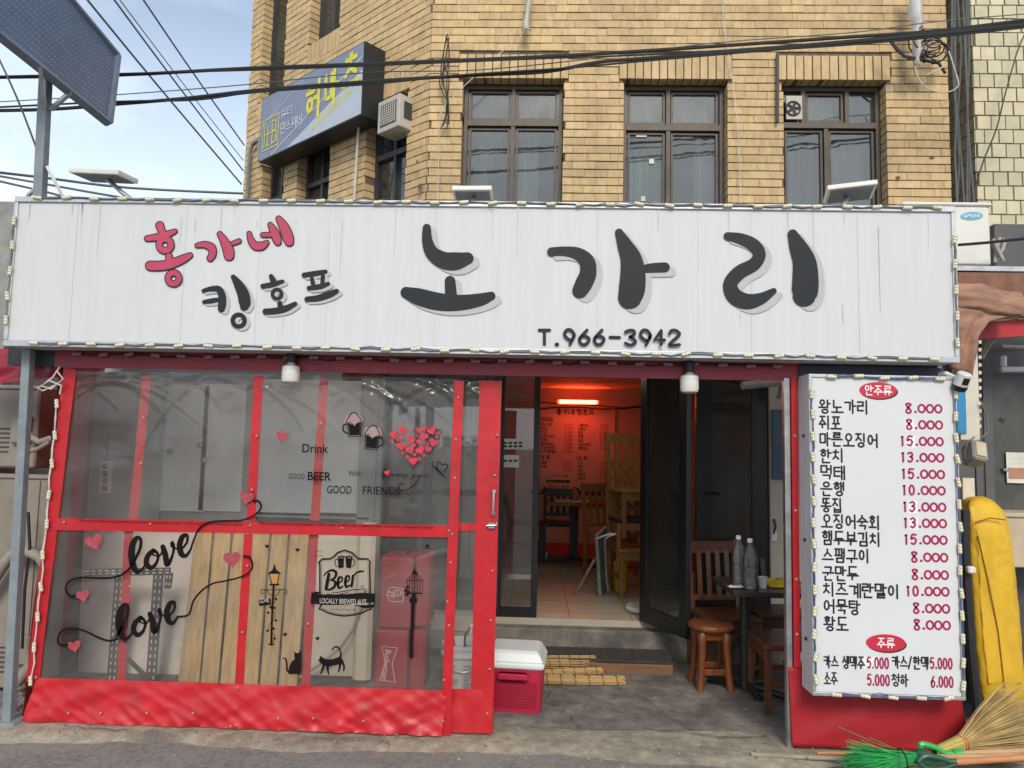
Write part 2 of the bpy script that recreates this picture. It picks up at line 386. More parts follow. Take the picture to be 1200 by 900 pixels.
mat('pvc_maroon', (.30, .016, .034), .42, var=.14, nscale=4, bump=.12, bscale=14, var2=((.16, .015, .025), 3, .5, .8))
mat('skirt_red', (.38, .010, .018), .6, var=.12, nscale=3, bump=.15, bscale=9, var2=((.26, .016, .025), 2.2, .5, .85))
mat('tarp_under', (.10, .095, .09), .8, var=.2)
mat('rivet', (.42, .36, .26), .5, metal=.6, var=.1)
mat('steel_paint', (.22, .255, .27), .5, var=.14, nscale=8, var2=((.14, .11, .085), 9, .62, .8))
mat('steel', (.5, .5, .5), .35, metal=.85, var=.2, nscale=12)
mat('glass_bulb', (.72, .71, .66), .25, var=.06, nscale=4)
mat('white_plastic', (.70, .70, .67), .4, var=.08, nscale=6)
mat('ac_beige', (.25, .22, .18), .5, var=.13, nscale=4, var2=((.22, .18, .14), 4, .55, .8)); mat('ac_cream', (.50, .48, .42), .5, var=.13, nscale=4, var2=((.28, .24, .18), 4, .55, .8))
mat('ac_white', (.72, .71, .64), .5, var=.08, nscale=4, var2=((.45, .4, .3), 5, .62, .85))
mat('ac_dark', (.05, .05, .05), .7)
mat('asphalt', (.225, .212, .188), .93, var=.28, nscale=38, bump=.7, bscale=160, var2=((.32, .295, .245), 2.3, .45, .8), detail=9)
mat('apron', (.37, .325, .245), .95, var=.26, nscale=16, bump=.7, bscale=110, var2=((.15, .135, .11), 2.1, .46, .70), detail=9)
mat('tent_floor', (.20, .185, .160), .9, var=.38, nscale=7, bump=.6, bscale=70, var2=((.085, .078, .068), 2.6, .45, .66), detail=8)
mat('crack', (.02, .019, .017), .95); mat('litter', (.28, .25, .2), .9, island=.5); mat('moss', (.06, .065, .03), .95, var=.3, nscale=20)
mat('board_grey', (.80, .80, .76), .5, var=.07, nscale=3)
mat('frame_grey', (.36, .36, .34), .5, var=.1)
mat('board_white', (.74, .68, .61), .75, var=.09, nscale=4, var2=((.45, .38, .32), 3, .6, .85))
mat('pallet', (.66, .44, .20), .8, var=.2, nscale=7, stretch=(5, 5, .5), bump=.25, bscale=50, island=.13, var2=((.28, .16, .06), 5, .66, .85))
mat('pallet_dark', (.27, .17, .08), .85, var=.2, nscale=7)
mat('rack_steel', (.13, .135, .135), .5, metal=.3, var=.2)
mat('box_beige', (.68, .60, .48), .6, var=.08, nscale=3)
mat('chest_red', (.29, .018, .024), .45, var=.1, nscale=4)
mat('logo_pink', (.66, .38, .38), .6, var=.05)
mat('bucket_white', (.68, .67, .63), .4, var=.08, nscale=5)
mat('bottle_dark', (.05, .03, .02), .15); mat('cap_white', (.8, .8, .8), .4); mat('cap_orange', (.6, .16, .05), .4)
mat('wood_stool', (.20, .058, .014), .32, var=.35, nscale=5, stretch=(4, 4, .7), bump=.1, coat=.4, var2=((.09, .025, .008), 6, .5, .75))
mat('wood_chair', (.13, .045, .018), .4, var=.3, nscale=5, stretch=(4, 4, .7), coat=.2)
mat('wood_dark', (.05, .022, .012), .4, var=.25, nscale=6)
mat('wood_gold', (.29, .15, .045), .45, var=.22, nscale=5, stretch=(3, 3, .7))
mat('table_top', (.035, .028, .024), .3, var=.2, nscale=8); mat('iron', (.012, .012, .012), .5)
mat('cooler_red', (.42, .016, .05), .42, var=.08, nscale=5, bump=.1, bscale=40)
mat('cooler_lid', (.66, .70, .69), .4, var=.06, nscale=4, var2=((.45, .47, .45), 6, .64, .85))
mat('bamboo', (.47, .30, .11), .65, var=.24, nscale=9, stretch=(.3, 3, 3), island=.22); mat('thread', (.09, .05, .025), .9)
mat('step_wood', (.20, .11, .055), .8, var=.25, nscale=6, stretch=(.5, 4, 4)); mat('mat_black', (.045, .043, .04), .9, var=.25, nscale=18, bump=.5, bscale=120)
mat('door_black', (.012, .013, .015), .35, var=.1)
mat('tile_floor', (.42, .38, .30), .35, var=.1, nscale=5)
mat('carpet_red', (.16, .06, .04), .6, var=.15)
mat('wall_glow_tint', (.56, .45, .39), .8, var=.06); mat('ceil_cream', (.75, .68, .48), .8, var=.03); mat('wall_cream', (.52, .47, .40), .8, var=.06)  # shop walls: the red tube's glow is tinted into their off-white colour
mat('board_menu', (.66, .56, .52), .6, var=.03); mat('navy', (.03, .028, .06), .6); mat('paper', (.68, .66, .6), .7); mat('green_ink', (.03, .16, .04), .6); mat('yellow_dots', (.7, .45, .03), .6)
mat('teal_top', (.20, .27, .25), .45, var=.1); mat('bucket_yellow', (.66, .5, .02), .4, var=.08); mat('disc_white', (.66, .66, .62), .35)
mat('poster_blue', (.03, .07, .13), .3, var=.25, nscale=5); mat('yellow_cloth', (.75, .52, .02), .8); mat('cup_paper', (.74, .72, .66), .6); mat('blue_bag', (.10, .22, .5), .5)
mat('tarp_yellow', (.70, .42, .02), .62, var=.12, nscale=4, bump=1.0, bscale=6, stretch=(1.6, 1.6, .6), var2=((.50, .28, .015), 2.5, .55, .9)); mat('tarp_black', (.02, .02, .022), .6)
mat('straw', (.52, .37, .15), .75, var=.22, nscale=8, island=.35); mat('straw_tie', (.55, .12, .06), .7); mat('straw_wrap', (.50, .42, .12), .7, island=.3)
mat('bristle_green', (.035, .40, .10), .5, var=.35, island=.45); mat('plastic_green', (.03, .42, .09), .35); mat('plastic_green_dark', (.02, .09, .05), .4)
mat('pole_grey', (.33, .28, .22), .7, var=.25, nscale=12, stretch=(.4, 4, 4)); mat('pole_orange', (.55, .24, .09), .6, var=.2, nscale=10, stretch=(.4, 4, 4)); mat('pole_tan', (.55, .33, .18), .55, var=.2, nscale=10, stretch=(.4, 4, 4))
mat('solar_cell', (.085, .12, .19), .3, var=.12, nscale=8); mat('solar_dot', (.42, .47, .54), .5); mat('solar_frame', (.16, .19, .24), .5)
mat('flood_white', (.74, .72, .66), .45, var=.08); mat('flood_panel', (.16, .19, .20), .2, var=.1)
mat('vert_sign', (.22, .26, .36), .5, var=.08, nscale=3); mat('vert_sign_light', (.48, .53, .60), .5, var=.06); mat('vert_yellow', (.72, .66, .06), .5); mat('vert_line', (.6, .62, .68), .5); mat('sign_black', (.02, .022, .025), .5)
mat('cloth_rag', (.8, .77, .72), .9, var=.12); mat('canvas_brown', (.36, .20, .14), .9, var=.25, nscale=6, bump=1.0, bscale=9, stretch=(.7, 1.5, 2), var2=((.42, .24, .15), 3, .5, .8)); mat('rust_panel', (.24, .115, .07), .75, var=.3, nscale=8, var2=((.36, .26, .2), 6, .55, .8))
mat('red_strip', (.50, .02, .035), .5); mat('board_blue', (.03, .25, .50), .4, var=.06); mat('post_white', (.66, .62, .51), .6, var=.12, nscale=9)
mat('grey_box', (.10, .10, .098), .6, var=.12); mat('door_grey', (.075, .074, .068), .45, var=.25, nscale=4, var2=((.14, .135, .12), 2, .5, .8)); mat('lamp_grey', (.28, .275, .25), .45); mat('camera_white', (.66, .66, .64), .35); mat('black_gloss', (.01, .01, .011), .2)
mat('cabinet_cream', (.50, .43, .30), .6, var=.12, nscale=5); mat('pipe_grey', (.36, .34, .31), .6, var=.2); mat('notice_brown', (.42, .22, .14), .7); mat('hose', (.27, .25, .21), .7)
mat('heart_red', (.62, .03, .055), .5, var=.2, nscale=30); mat('heart_dim', (.38, .06, .075), .5, var=.25, nscale=30); mat('decal_black', (.012, .009, .010), .6, spec=.08); mat('decal_edge', (.58, .52, .5), .6); mat('lamp_amber', (.45, .22, .06), .6); mat('foam_pink', (.36, .24, .24), .7)
translucent('roof_sheet', (.62, .60, .56), .6)
emit('neon', (1, .06, .02), 42)
emit('lamp_white', (1, .86, .60), 13)
clear('vinyl', (.98, .98, .97), .07, .085, (.66, .64, .60), 1.42, bump=.05, bscale=2.4, stretch=(1.0, 1, 1.5), extra=.012)
clear('glass', (.86, .90, .89), .02, .08, (.30, .33, .31), 1.5, extra=.04)
clear('win_glass', (.74, .78, .77), .02, .10, (.34, .38, .36), 1.52, bump=.06, bscale=1.6, extra=.06)
clear('glass_dark', (.5, .52, .52), .03, .5, (.075, .08, .08), 1.5, extra=.02)
clear('pet', (.97, .985, 1), .05, .07, (.85, .87, .9), 1.4)

# ================================================================ GROUND
rd = MB(); N = 60
def gz(x, y): return .012 * noise.noise(Vector((x * .7, y * .7, 3))) - max(0, 4.15 - y) * .012 if y > -6 else -.12
xs = [-900, -200, -40, -12] + [-6 + .25 * i for i in range(49)] + [12, 40, 200, 900]
ys = [-900, -200, -40, -8] + [-2 + .25 * i for i in range(37)] + [12, 40, 200, 900]
vs = [(x, y, (gz(x, y) - .016) if abs(x) < 6.1 and -2.1 < y < 7.1 else -.05) for y in ys for x in xs]; nx = len(xs)
rd.add(vs, [(j * nx + i, j * nx + i + 1, j * nx + nx + i + 1, j * nx + nx + i) for j in range(len(ys) - 1) for i in range(nx - 1)])
tag(rd.build('road', 'asphalt', smooth=True), kind='structure')
def edge_y(x): return 4.06 + .09 * noise.noise(Vector((x * .9, 1.7, 0))) + .035 * noise.noise(Vector((x * 5, 4.7, 0))) + .012 * noise.noise(Vector((x * 17, 9, 0))) - .05 * (x > 2.2)
ap = MB(); nxa, nya = 320, 14
def apz(x, y, v): return (0.004 + .010 * noise.noise(Vector((x * 1.3, y * 1.3, 8))) + .004 * noise.noise(Vector((x * 7, y * 7, 8)))) * min(1, v * 6) - .022 * (1 - min(1, v * 4))
vs = []
for j in range(nya + 1):
    for i in range(nxa + 1):
        x = -4.5 + 9 * i / nxa; v = j / nya; e = edge_y(x); y = e + (4.47 + .03 * noise.noise(Vector((x * 3, 0, 2))) - e) * v; vs.append((x, y, apz(x, y, v)))
ap.add(vs, [(j * (nxa + 1) + i, j * (nxa + 1) + i + 1, (j + 1) * (nxa + 1) + i + 1, (j + 1) * (nxa + 1) + i) for j in range(nya) for i in range(nxa)])
tag(ap.build('pavement', 'apron', smooth=True), kind='structure')
fl = MB(); fl.sheet((-4.5, 6.2, .002), (4.5, 6.2, .002), (4.5, 4.43, .002), (-4.5, 4.43, .002), 90, 18, lambda u, v: (0, 0, .010 * noise.noise(Vector((u * 11, v * 3, 8))) + (.006 if v < .97 else -.012)))
tag(fl.build('concrete_floor', 'tent_floor', smooth=True), kind='structure')
ck = MB()
def crack(pts, w0=.010):
    q = []
    for a, b in zip(pts, pts[1:]):
        for k in range(8): t = k / 8; q.append((a[0] + (b[0] - a[0]) * t + random.uniform(-.02, .02), a[1] + (b[1] - a[1]) * t + random.uniform(-.014, .014), w0 * random.uniform(.25, 1)))
    q.append((*pts[-1], w0 * .3)); ribbon(ck, q, lambda x, y, dn: (x, y, .019 + dn), 0)
crack([(-.15, 4.45), (.3, 4.40), (.8, 4.44), (1.1, 4.36), (1.42, 4.42)]); crack([(-2.6, 4.2), (-2.2, 4.16), (-1.7, 4.22), (-1.1, 4.15), (-.5, 4.2)], .006); crack([(-.9, 4.3), (-.8, 4.15), (-.75, 4.05)], .005); crack([(1.42, 4.42), (1.5, 4.2), (1.45, 4.08)], .007); crack([(.2, 5.2), (.1, 4.9), (.25, 4.6), (.3, 4.42)], .005); crack([(.5, 5.3), (.75, 4.95), (.9, 4.5)], .005)
tag(ck.build('pavement_cracks', 'crack'), kind='structure')
lt = MB()
for i in range(330):
    x, y = random.uniform(-3.2, 3), random.choice([random.gauss(4.14, .05), random.uniform(3.9, 4.5)]); s = random.choice([.002, .002, .003, .004, .006]); z = .016 if y > 4.1 else -.02 + gz(x, y) + .006
    m_ = Matrix.Translation((x, y, z)) @ Matrix.Rotation(random.random() * 6, 4, 'Z') @ Matrix.Rotation(random.random(), 4, 'X')
    lt.box(-s, s, -s * .7, s * .7, -s * .4, s * .5, m_)
for i in range(240):
    x, y = random.uniform(-.1, 1.45), random.uniform(4.42, 5.5); s = random.choice([.002, .003, .003, .005]); m_ = Matrix.Translation((x, y, .010)) @ Matrix.Rotation(random.random() * 6, 4, 'Z'); lt.box(-s, s, -s * .6, s * .6, -s * .4, s * .5, m_)
tag(lt.build('gravel', 'litter'), 'small pale grit and crumbs scattered along the edge of the pavement', kind='stuff')

# ================================================================ BRICK BUILDING
bld = thing('brick_building', 'yellow brick corner building with brown framed windows above the white bar sign', 'building', (0, 5.9, 0))
def bricks(mb, o, du, u0, u1, v0, v1, holes, soldier=(), bw=.185, bh=.0672, gap=.0092, gv=.0025, front=.014, proud=0, depth=.11):
    nrm = Vector((du.y, -du.x, 0))
    def brick(a, b, c, d):
        j = random.uniform(-.0025, .0025) + front; t = random.uniform(-.002, .002); k = random.uniform(-.0015, .0015)
        q = [o + du * a + nrm * (j + t) + Vector((0, 0, c + k)), o + du * b + nrm * (j - t) + Vector((0, 0, c + k * .5)), o + du * b + nrm * (j - t) + Vector((0, 0, d + k)), o + du * a + nrm * (j + t) + Vector((0, 0, d))]
        mb.slab(q, nrm * -depth)
    nrow = int((v1 - v0) / bh)
    for r in range(nrow):
        z = v0 + r * bh; zc = z + bh / 2
        cuts = sorted([(h[0], h[1]) for h in list(holes) + list(soldier) if h[2] < zc < h[3]]); iv = []; a = u0
        for c, d in cuts:
            if c > a: iv.append((a, c))
            a = max(a, d)
        if a < u1: iv.append((a, u1))
        for a, b in iv:
            k = math.floor((a - u0) / bw) - 1; off = (r % 2) * bw / 2 + random.uniform(-.022, .022)
            while True:
                s = max(a, u0 + k * bw + off); e = min(b, u0 + (k + 1) * bw + off); k += 1
                if s >= b: break
                if e - s > .02: brick(s + (gv / 2 if s > a else 0), e - (gv / 2 if e < b else 0), z + gap / 2, z + bh - gap / 2)
    for h in soldier:
        n = max(1, round((h[1] - h[0]) / .068)); w = (h[1] - h[0]) / n
        for i in range(n): brick(h[0] + i * w + .005, h[0] + (i + 1) * w - .005, h[2] + .006, h[3] - .006)
def backing(mb, o, du, u0, u1, v0, v1, holes, t=.22):
    holes = [(h[0] - .007, h[1] + .007, h[2] - .007, h[3] + .007) for h in holes]; nrm = Vector((du.y, -du.x, 0)); us = sorted({u0, u1, *[h[0] for h in holes], *[h[1] for h in holes]}); us = [u for u in us if u0 <= u <= u1]
    for a, b in zip(us, us[1:]):
        vsl = [v0]
        for h in sorted(holes, key=lambda h: h[2]):
            if h[0] <= a + 1e-6 and h[1] >= b - 1e-6: vsl += [h[2], h[3]]
        vsl.append(v1)
        for c, d in zip(vsl[::2], vsl[1::2]):
            if d - c > .001: mb.slab([o + du * a + Vector((0, 0, c)), o + du * b + Vector((0, 0, c)), o + du * b + Vector((0, 0, d)), o + du * a + Vector((0, 0, d))], nrm * -t)
ox = P(500, 240, 5.9).x; O = Vector((ox, 5.9, 0)); DX = Vector((1, 0, 0)); BR = P(1110, 100, 5.9).x
ang = R(40); DC = Vector((-math.cos(ang), math.sin(ang), 0)); LC = 3.05
WH = 4.665; ws = [(P(a, 93, 5.9).x - ox, P(b, 93, 5.9).x - ox) for a, b in ((543, 661), (731, 852), (917, 1037))]
holes = [(a, b, 3.10, WH) for a, b in ws] + [(a, b, 5.75, 7.0) for a, b in ws]
sold = [(a - .04, b + .04, WH, WH + .215) for a, b in ws] + [(ws[0][1] + .04, ws[1][0] - .04, WH, WH + .215), (0.02, ws[0][0] - .04, WH, WH + .215)][:0]
f = MB(); bricks(f, O, DX, 0, BR - ox, 2.62, 6.85, holes, sold); f.build('brick_facing', 'brick', bld)
f = MB(); backing(f, O, DX, -.02, BR - ox, 2.6, 7.15, holes); f.build('wall', 'mortar', bld)
ch_holes = [(.27, .84, 3.10, WH), (1.40, 1.97, 3.10, WH), (2.22, 2.66, 3.10, WH), (1.34, 1.86, 5.62, 6.95), (2.32, 2.80, 5.30, 6.95)]
csold = [(h[0] - .02, h[1] + .02, h[3], h[3] + .2) for h in ch_holes[:3]] + [(h[0] - .02, h[1] + .02, h[2] - .2, h[2]) for h in ch_holes[3:]]
DI = -DC; OC = O + DC * LC
inv = lambda h: (LC - h[1], LC - h[0], h[2], h[3])
f = MB(); bricks(f, OC, DI, 0, LC, 2.62, 6.85, [inv(h) for h in ch_holes], [inv(h) for h in csold]); f.build('brick_facing', 'brick', bld)
f = MB(); backing(f, OC, DI, 0, LC - .02, 2.6, 7.15, [inv(h) for h in ch_holes]); f.build('wall', 'mortar', bld)
# far side, right side, roof, upper floors' dark inside
f = MB(); e = OC; d2 = Vector((.35, 1, 0)).normalized(); f.slab([e, e + d2 * 6, e + d2 * 6 + Vector((0, 0, 7.15)), e + Vector((0, 0, 7.15))], (.2, 0, 0)); f.build('side_wall', 'brick', bld)
f = MB(); f.box(BR - .2, BR - .004, 6.13, 12, 2.6, 7.15); f.build('side_wall', 'brick', bld)
f = MB(); f.slab([O + Vector((-.1, .1, 7.15)), (BR, 6, 7.15), (BR, 12, 7.15), (-.2, 12, 7.15), OC + Vector((.1, .1, 7.15))], (0, 0, .15)); f.build('roof', 'concrete_wall', bld)
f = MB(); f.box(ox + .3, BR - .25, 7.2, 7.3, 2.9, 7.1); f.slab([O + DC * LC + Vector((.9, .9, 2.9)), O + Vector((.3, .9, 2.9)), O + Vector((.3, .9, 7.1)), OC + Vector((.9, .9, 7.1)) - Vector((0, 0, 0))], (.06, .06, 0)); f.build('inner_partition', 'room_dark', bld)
f = MB(); f.slab([O + Vector((-.1, .3, 2.86)), (BR - .2, 6.2, 2.86), (BR - .2, 11.9, 2.86), (-.2, 11.9, 2.86), OC + Vector((.2, .2, 2.86))], (0, 0, .1)); f.build('upper_floor', 'concrete_wall', bld)

def window(o, du, h, frame, transom=None, mull=(), cloth=None, low_sash=(), rec=.10, sill=True):
    """frame with bars, panes and drapes inside a wall opening"""
    nrm = Vector((du.y, -du.x, 0)); a, b, c, d = h
    def q(u, v, n): return o + du * u + nrm * n + Vector((0, 0, v))
    def bar(mb, u0, u1, v0, v1, n0, n1): mb.slab([q(u0, v0, n1), q(u1, v0, n1), q(u1, v1, n1), q(u0, v1, n1)], nrm * (n0 - n1))
    fr = MB(); t = .036; e = .004
    bar(fr, a + e, a + t, c, d - e, -rec - .06, -rec); bar(fr, b - t, b - e, c, d - e, -rec - .06, -rec); bar(fr, a + t, b - t, d - t, d - e, -rec - .06, -rec); bar(fr, a + t, b - t, c, c + t, -rec - .06, -rec)
    if transom: bar(fr, a + t, b - t, transom - .024, transom + .024, -rec - .058, -rec + .012)
    for u, v0, v1 in mull: bar(fr, u - .017, u + .017, max(v0, c + t), min(v1, d - t), -rec - .05, -rec + .006)
    w = fr.build('window', frame, bld)
    for u0, u1, v0, v1 in low_sash:
        s = MB(); k = .018; n0, n1 = -rec - .045, -rec - .012
        bar(s, u0, u0 + k, v0, v1, n0, n1); bar(s, u1 - k, u1, v0, v1, n0, n1); bar(s, u0 + k, u1 - k, v1 - k, v1, n0, n1); bar(s, u0 + k, u1 - k, v0, v0 + k, n0, n1); s.build('sash', frame, w)
    g = MB(); bar(g, a + t, b - t, c + t, d - t, -rec - .034, -rec - .030); g.build('pane', 'win_glass', w)
    if cloth:
        for (u0, u1, v0, v1, mt) in cloth:
            s = MB(); s.sheet(q(u0, v1, -rec - .16), q(u1, v1, -rec - .16), q(u1, v0, -rec - .16), q(u0, v0, -rec - .16), 50, 3, lambda u, v: .018 * math.sin(u * 38 + 2 * math.sin(u * 9)) * (1 + v)); s.build('drape', mt, w, smooth=True)
    return w
TR = 4.33
for i, (a, b) in enumerate(ws):
    m = (a + b) / 2; h = (a, b, 3.10, WH)
    if i == 0: window(O, DX, h, 'brown_frame', TR, [(m, 3.1, WH)], [(a + .05, a + .40, 3.1, 4.63, 'curtain_cloth'), (b - .38, b - .2, 3.1, 4.6, 'curtain_white'), (b - .12, b - .05, 4.35, 4.6, 'curtain_white')], [(a + .05, m - .025, TR + .035, WH - .05), (m + .025, b - .05, TR + .035, WH - .05), (a + .05, m - .025, 3.15, TR - .035), (m + .025, b - .05, 3.15, TR - .035)])
    if i == 1: window(O, DX, h, 'brown_frame', TR - .03, [(m - .04, 3.1, WH)], [(a + .06, m - .06, 3.1, 4.25, 'curtain_white'), (b - .22, b - .06, 3.1, 4.22, 'curtain_white'), (a + .05, b - .05, 4.35, 4.6, 'curtain_white')], [(a + .05, m - .065, 3.15, TR - .065), (m - .015, b - .05, 3.15, TR - .065), (a + .05, m - .065, TR + .005, WH - .05), (m - .015, b - .05, TR + .005, WH - .05)])
    if i == 1:
        nt = MB()
        for px_, py_, w_, h_ in ((752, 157, 13, 5), (764, 188, 6, 6), (754, 232, 5, 6)): c_ = P(px_, py_, 6.0); nt.box(c_.x - M(w_ / 2, 6), c_.x + M(w_ / 2, 6), 6.018, 6.022, c_.z - M(h_ / 2, 6), c_.z + M(h_ / 2, 6))
        nt.build('paper_notes', 'paper', bld)
    if i == 2:
        w = window(O, DX, h, 'brown_frame', TR, [(a + .20, TR, WH), (b - .27, TR, WH), (m - .03, 3.1, TR)], [(a + .06, m - .06, 3.1, 4.25, 'curtain_cloth'), (m, b - .08, 3.1, 4.25, 'curtain_cloth'), (a + .24, b - .3, 4.36, 4.6, 'curtain_white')], [(a + .05, m - .055, 3.15, TR - .035), (m - .005, b - .05, 3.15, TR - .035), (a + .225, b - .295, TR + .035, WH - .05)])
        fan = MB(); fan.box(ox + a + .05, ox + a + .18, 5.965, 5.985, TR + .04, TR + .24); fan.build('fan_housing', 'ac_cream', w)
        fan = MB(); c = Vector((ox + a + .105, 5.96, TR + .13)); fan.tube([c + Vector((.058 * math.cos(t * .3142), 0, .058 * math.sin(t * .3142))) for t in range(21)], .007); 
        for k in range(5): fan.bar(c, c + Vector((.05 * math.cos(k * 1.257), 0, .05 * math.sin(k * 1.257))), .024, .004, (0, 1, .4))
        fan.build('fan', 'ac_dark', w)
    window(O, DX, (a, b, 5.75, 7.0), 'brown_frame', 6.6, [(m, 5.75, 7)])
for i, h in enumerate(ch_holes):
    hh = inv(h); m = (hh[0] + hh[1]) / 2
    window(OC, DI, hh, 'dark_frame', None if i > 2 else 4.2, [(m + (.12 if i == 4 else 0), 3.1, 7)], [(hh[0] + .05, hh[0] + .25, hh[2], hh[3] - .1, 'curtain_white')] if i != 0 else [(m + .03, hh[1] - .05, 3.1, 4.1, 'curtain_white')])
# ground storey
DY = 6.07; FZ = .27
dx0, dx1 = P(585, 600, DY).x, P(900, 600, DY).x
g = MB(); g.box(dx1, 3.25, DY - .06, DY + .1, 0, 2.59); g.build('ground_wall', 'wall_cream', bld)
g = MB(); g.box(-1.62, dx0 - .03, DY - .02, DY + .1, 0, .35); g.box(dx0 - .03, dx1, DY + .0, DY + .1, 2.32, 2.59); g.build('ground_wall', 'concrete_wall', bld)
g = MB(); g.box(-4.2, -1.62, DY + .02, DY + .1, 0, 2.59); g.box(-1.62, dx0 - .03, DY - .02, DY + .1, 2.28, 2.59); g.build('ground_wall', 'frame_grey', bld)
rx0, rx1, ry = -1.7, 2.6, 10.6; CZ = 2.47
g = MB(); g.box(rx0, rx1, DY - .03, ry, FZ - .12, FZ); rf = g.build('shop_floor', 'tile_floor', bld)
g = MB(); g.box(rx0, rx1, 8.62, ry, FZ + .002, FZ + .03); g.build('shop_carpet', 'carpet_red', bld)
g = MB(); g.box(rx0, rx1, DY + .1, ry, CZ, CZ + .1); g.build('shop_ceiling', 'ceil_cream', bld)
g = MB(); g.box(rx0, rx1, ry - .02, ry + .1, FZ, CZ); g.build('shop_back_wall', 'wall_glow_tint', bld)
g = MB(); g.box(rx0 - .1, rx0, DY + .1, ry, FZ, CZ); g.build('shop_side_wall', 'wall_glow_tint', bld); g = MB(); g.box(rx1, rx1 + .1, DY + .1, ry, FZ, CZ); g.build('shop_side_wall', 'wall_glow_tint', bld)
g = MB(); 
for k in range(6): g.box(rx0, rx1, 7 + k * .6, 7.006 + k * .6, CZ - .003, CZ + .001)
g.build('ceiling_joint', 'tile_grout', bld)
g = MB()
for k in range(9): g.box(rx0 + k * .5, rx0 + k * .5 + .006, DY, 8.6, FZ, FZ + .0015)
for k in range(6): g.box(rx0, rx1, DY + .2 + k * .45, DY + .206 + k * .45, FZ, FZ + .0016)
g.build('floor_joint', 'tile_grout', bld)
sill = MB(); sill.rbox(dx0 - .1, dx1 + .05, 5.9, DY - .031, 0, FZ - .05, .012); sill.build('door_step', 'tent_floor', bld)

# dark shop window left of the entrance
sw = thing('shop_window', 'dark shop window with slim grey frames behind the heart stickers', 'window', (-1.2, DY, .35))
f = MB()
for px in (447, 503, 583): x = P(px, 520, DY).x; f.box(x - .03, x + .03, DY - .05, DY + .04, .35, 2.28)
x0_, x1_ = P(447, 520, DY).x, P(583, 520, DY).x
f.box(x0_ - .03, x1_ + .03, DY - .048, DY + .038, .33, .39); f.box(x0_ - .03, x1_ + .03, DY - .048, DY + .038, 2.22, 2.279); f.build('frame', 'dark_frame', sw)
f = MB(); f.box(x0_, x1_, DY - .005, DY, .39, 2.22); f.build('pane', 'win_glass', sw)
f = MB(); f.sheet((x0_, DY + .12, 2.2), (x1_, DY + .12, 2.2), (x1_, DY + .12, .4), (x0_, DY + .12, .4), 60, 2, lambda u, v: .02 * math.sin(u * 60)); f.build('drape', 'dark_frame', sw, smooth=True)

# entrance glazing: sidelight and opened leaves
def glazed(name, label, x0, x1, y, z0, z1, t=.06, hinge=None, angle=0, handle=None, bot=.09, pane='glass'):
    o = thing(name, label, 'glass door' if 'door' in name else 'window', (x0, y, z0), angle)
    f = MB(); w = x1 - x0; h = z1 - z0
    f.box(0, t, -.022, .022, 0, h); f.box(w - t, w, -.022, .022, 0, h); f.box(t, w - t, -.021, .021, 0, bot); f.box(t, w - t, -.021, .021, h - t, h); f.build('frame', 'door_black', o, local=True, bevel=.003)
    g = MB(); g.box(t, w - t, -.004, .004, bot, h - t); g.build('pane', pane, o, local=True)
    if handle is not None:
        q = MB()
        for s in (-1, 1): q.tube([(handle, s * .02, 1.02), (handle, s * .06, 1.02)], .012); q.tube([(handle, s * .06, 1.02), (handle + (-.1 if handle > w / 2 else .1), s * .065, 1.02)], .011)
        q.build('handle', 'black_gloss', o, local=True)
    return o
glazed('sidelight', 'narrow glass panel with black frame and small paper notices left of the entrance', dx0 - .02, P(631, 600, DY).x, DY - .005, FZ, 2.32, t=.05)
n1 = MB(); a = P(588, 514, DY - .03); b = P(618, 527, DY - .03); n1.box(a.x, b.x, DY - .024, DY - .021, b.z, a.z)
sl_o = [o for o in col.objects if o.name == 'sidelight'][0]
n1.build('notice', 'paper', sl_o); n1 = MB(); a = P(588, 533, DY - .03); b = P(608, 548, DY - .03); n1.box(a.x, b.x, DY - .024, DY - .021, b.z, a.z); n1.build('notice', 'paper', sl_o)
n1 = MB()
for py, x in ((519, 590), (523, 590), (540, 590)):
    for k in range(4 if py < 530 else 3): a = P(x + k * 6, py - 1.2, DY - .03); b = P(x + k * 6 + 4, py + 1.2, DY - .03); n1.box(a.x, b.x, DY - .027, DY - .0245, b.z, a.z)
n1.build('notice_print', 'ink', sl_o)
la = P(752, 600, DY).x; near = P(810, 738, 5.5)
Ld = Vector((P(806, 600, 5.52).x - la, 5.52 - DY, 0)); lw = Ld.length
glazed('glass_door', 'open glass door leaf with black frame standing right of the entrance', la, la + lw, DY - .03, FZ + .005, 2.30, t=.085, angle=math.atan2(Ld.y, Ld.x), handle=lw - .04, bot=.12)
glazed('glass_door', 'closed dark glass door leaf behind the table with two water bottles', P(815, 600, DY).x, dx1, DY - .004, FZ, 2.32, t=.13, handle=.08, bot=.12, pane='glass_dark')

# ================================================================ SHOP SIGN
SY = 4.1; SX0, SX1, SZ0, SZ1 = P(12, 316, SY).x, P(1121, 335, SY).x, P(560, 411, SY).z, P(560, 240, SY).z
sign = thing('shop_sign', 'long white bar sign with brush lettering and phone number over the entrance', 'shop sign', ((SX0 + SX1) / 2, SY, SZ0))
f = MB(); rr = lambda x, z: .0035 * noise.noise(Vector((x * 9, z * .5, 1)))
f.sheet((SX0 + .02, SY, SZ1 - .015), (SX1 - .02, SY, SZ1 - .015), (SX1 - .02, SY, SZ0 + .015), (SX0 + .02, SY, SZ0 + .015), 260, 8, lambda u, v: (0, -.0045 * max(0, noise.noise(Vector((u * 30, v * .8, 1))) - .1), 0)); f.build('panel', 'sign_white', sign, smooth=True)
f = MB()
for k, u_ in enumerate((.07, .19, .27, .345, .46, .52, .63, .735, .79, .90)):
    x = SX0 + u_ * (SX1 - SX0); f.box(x, x + .0012, SY - .0052, SY - .004, SZ0 + .02, SZ1 - .02)
f.build('panel_seam', 'sign_side', sign)
rgd = random.Random(4); f = MB()
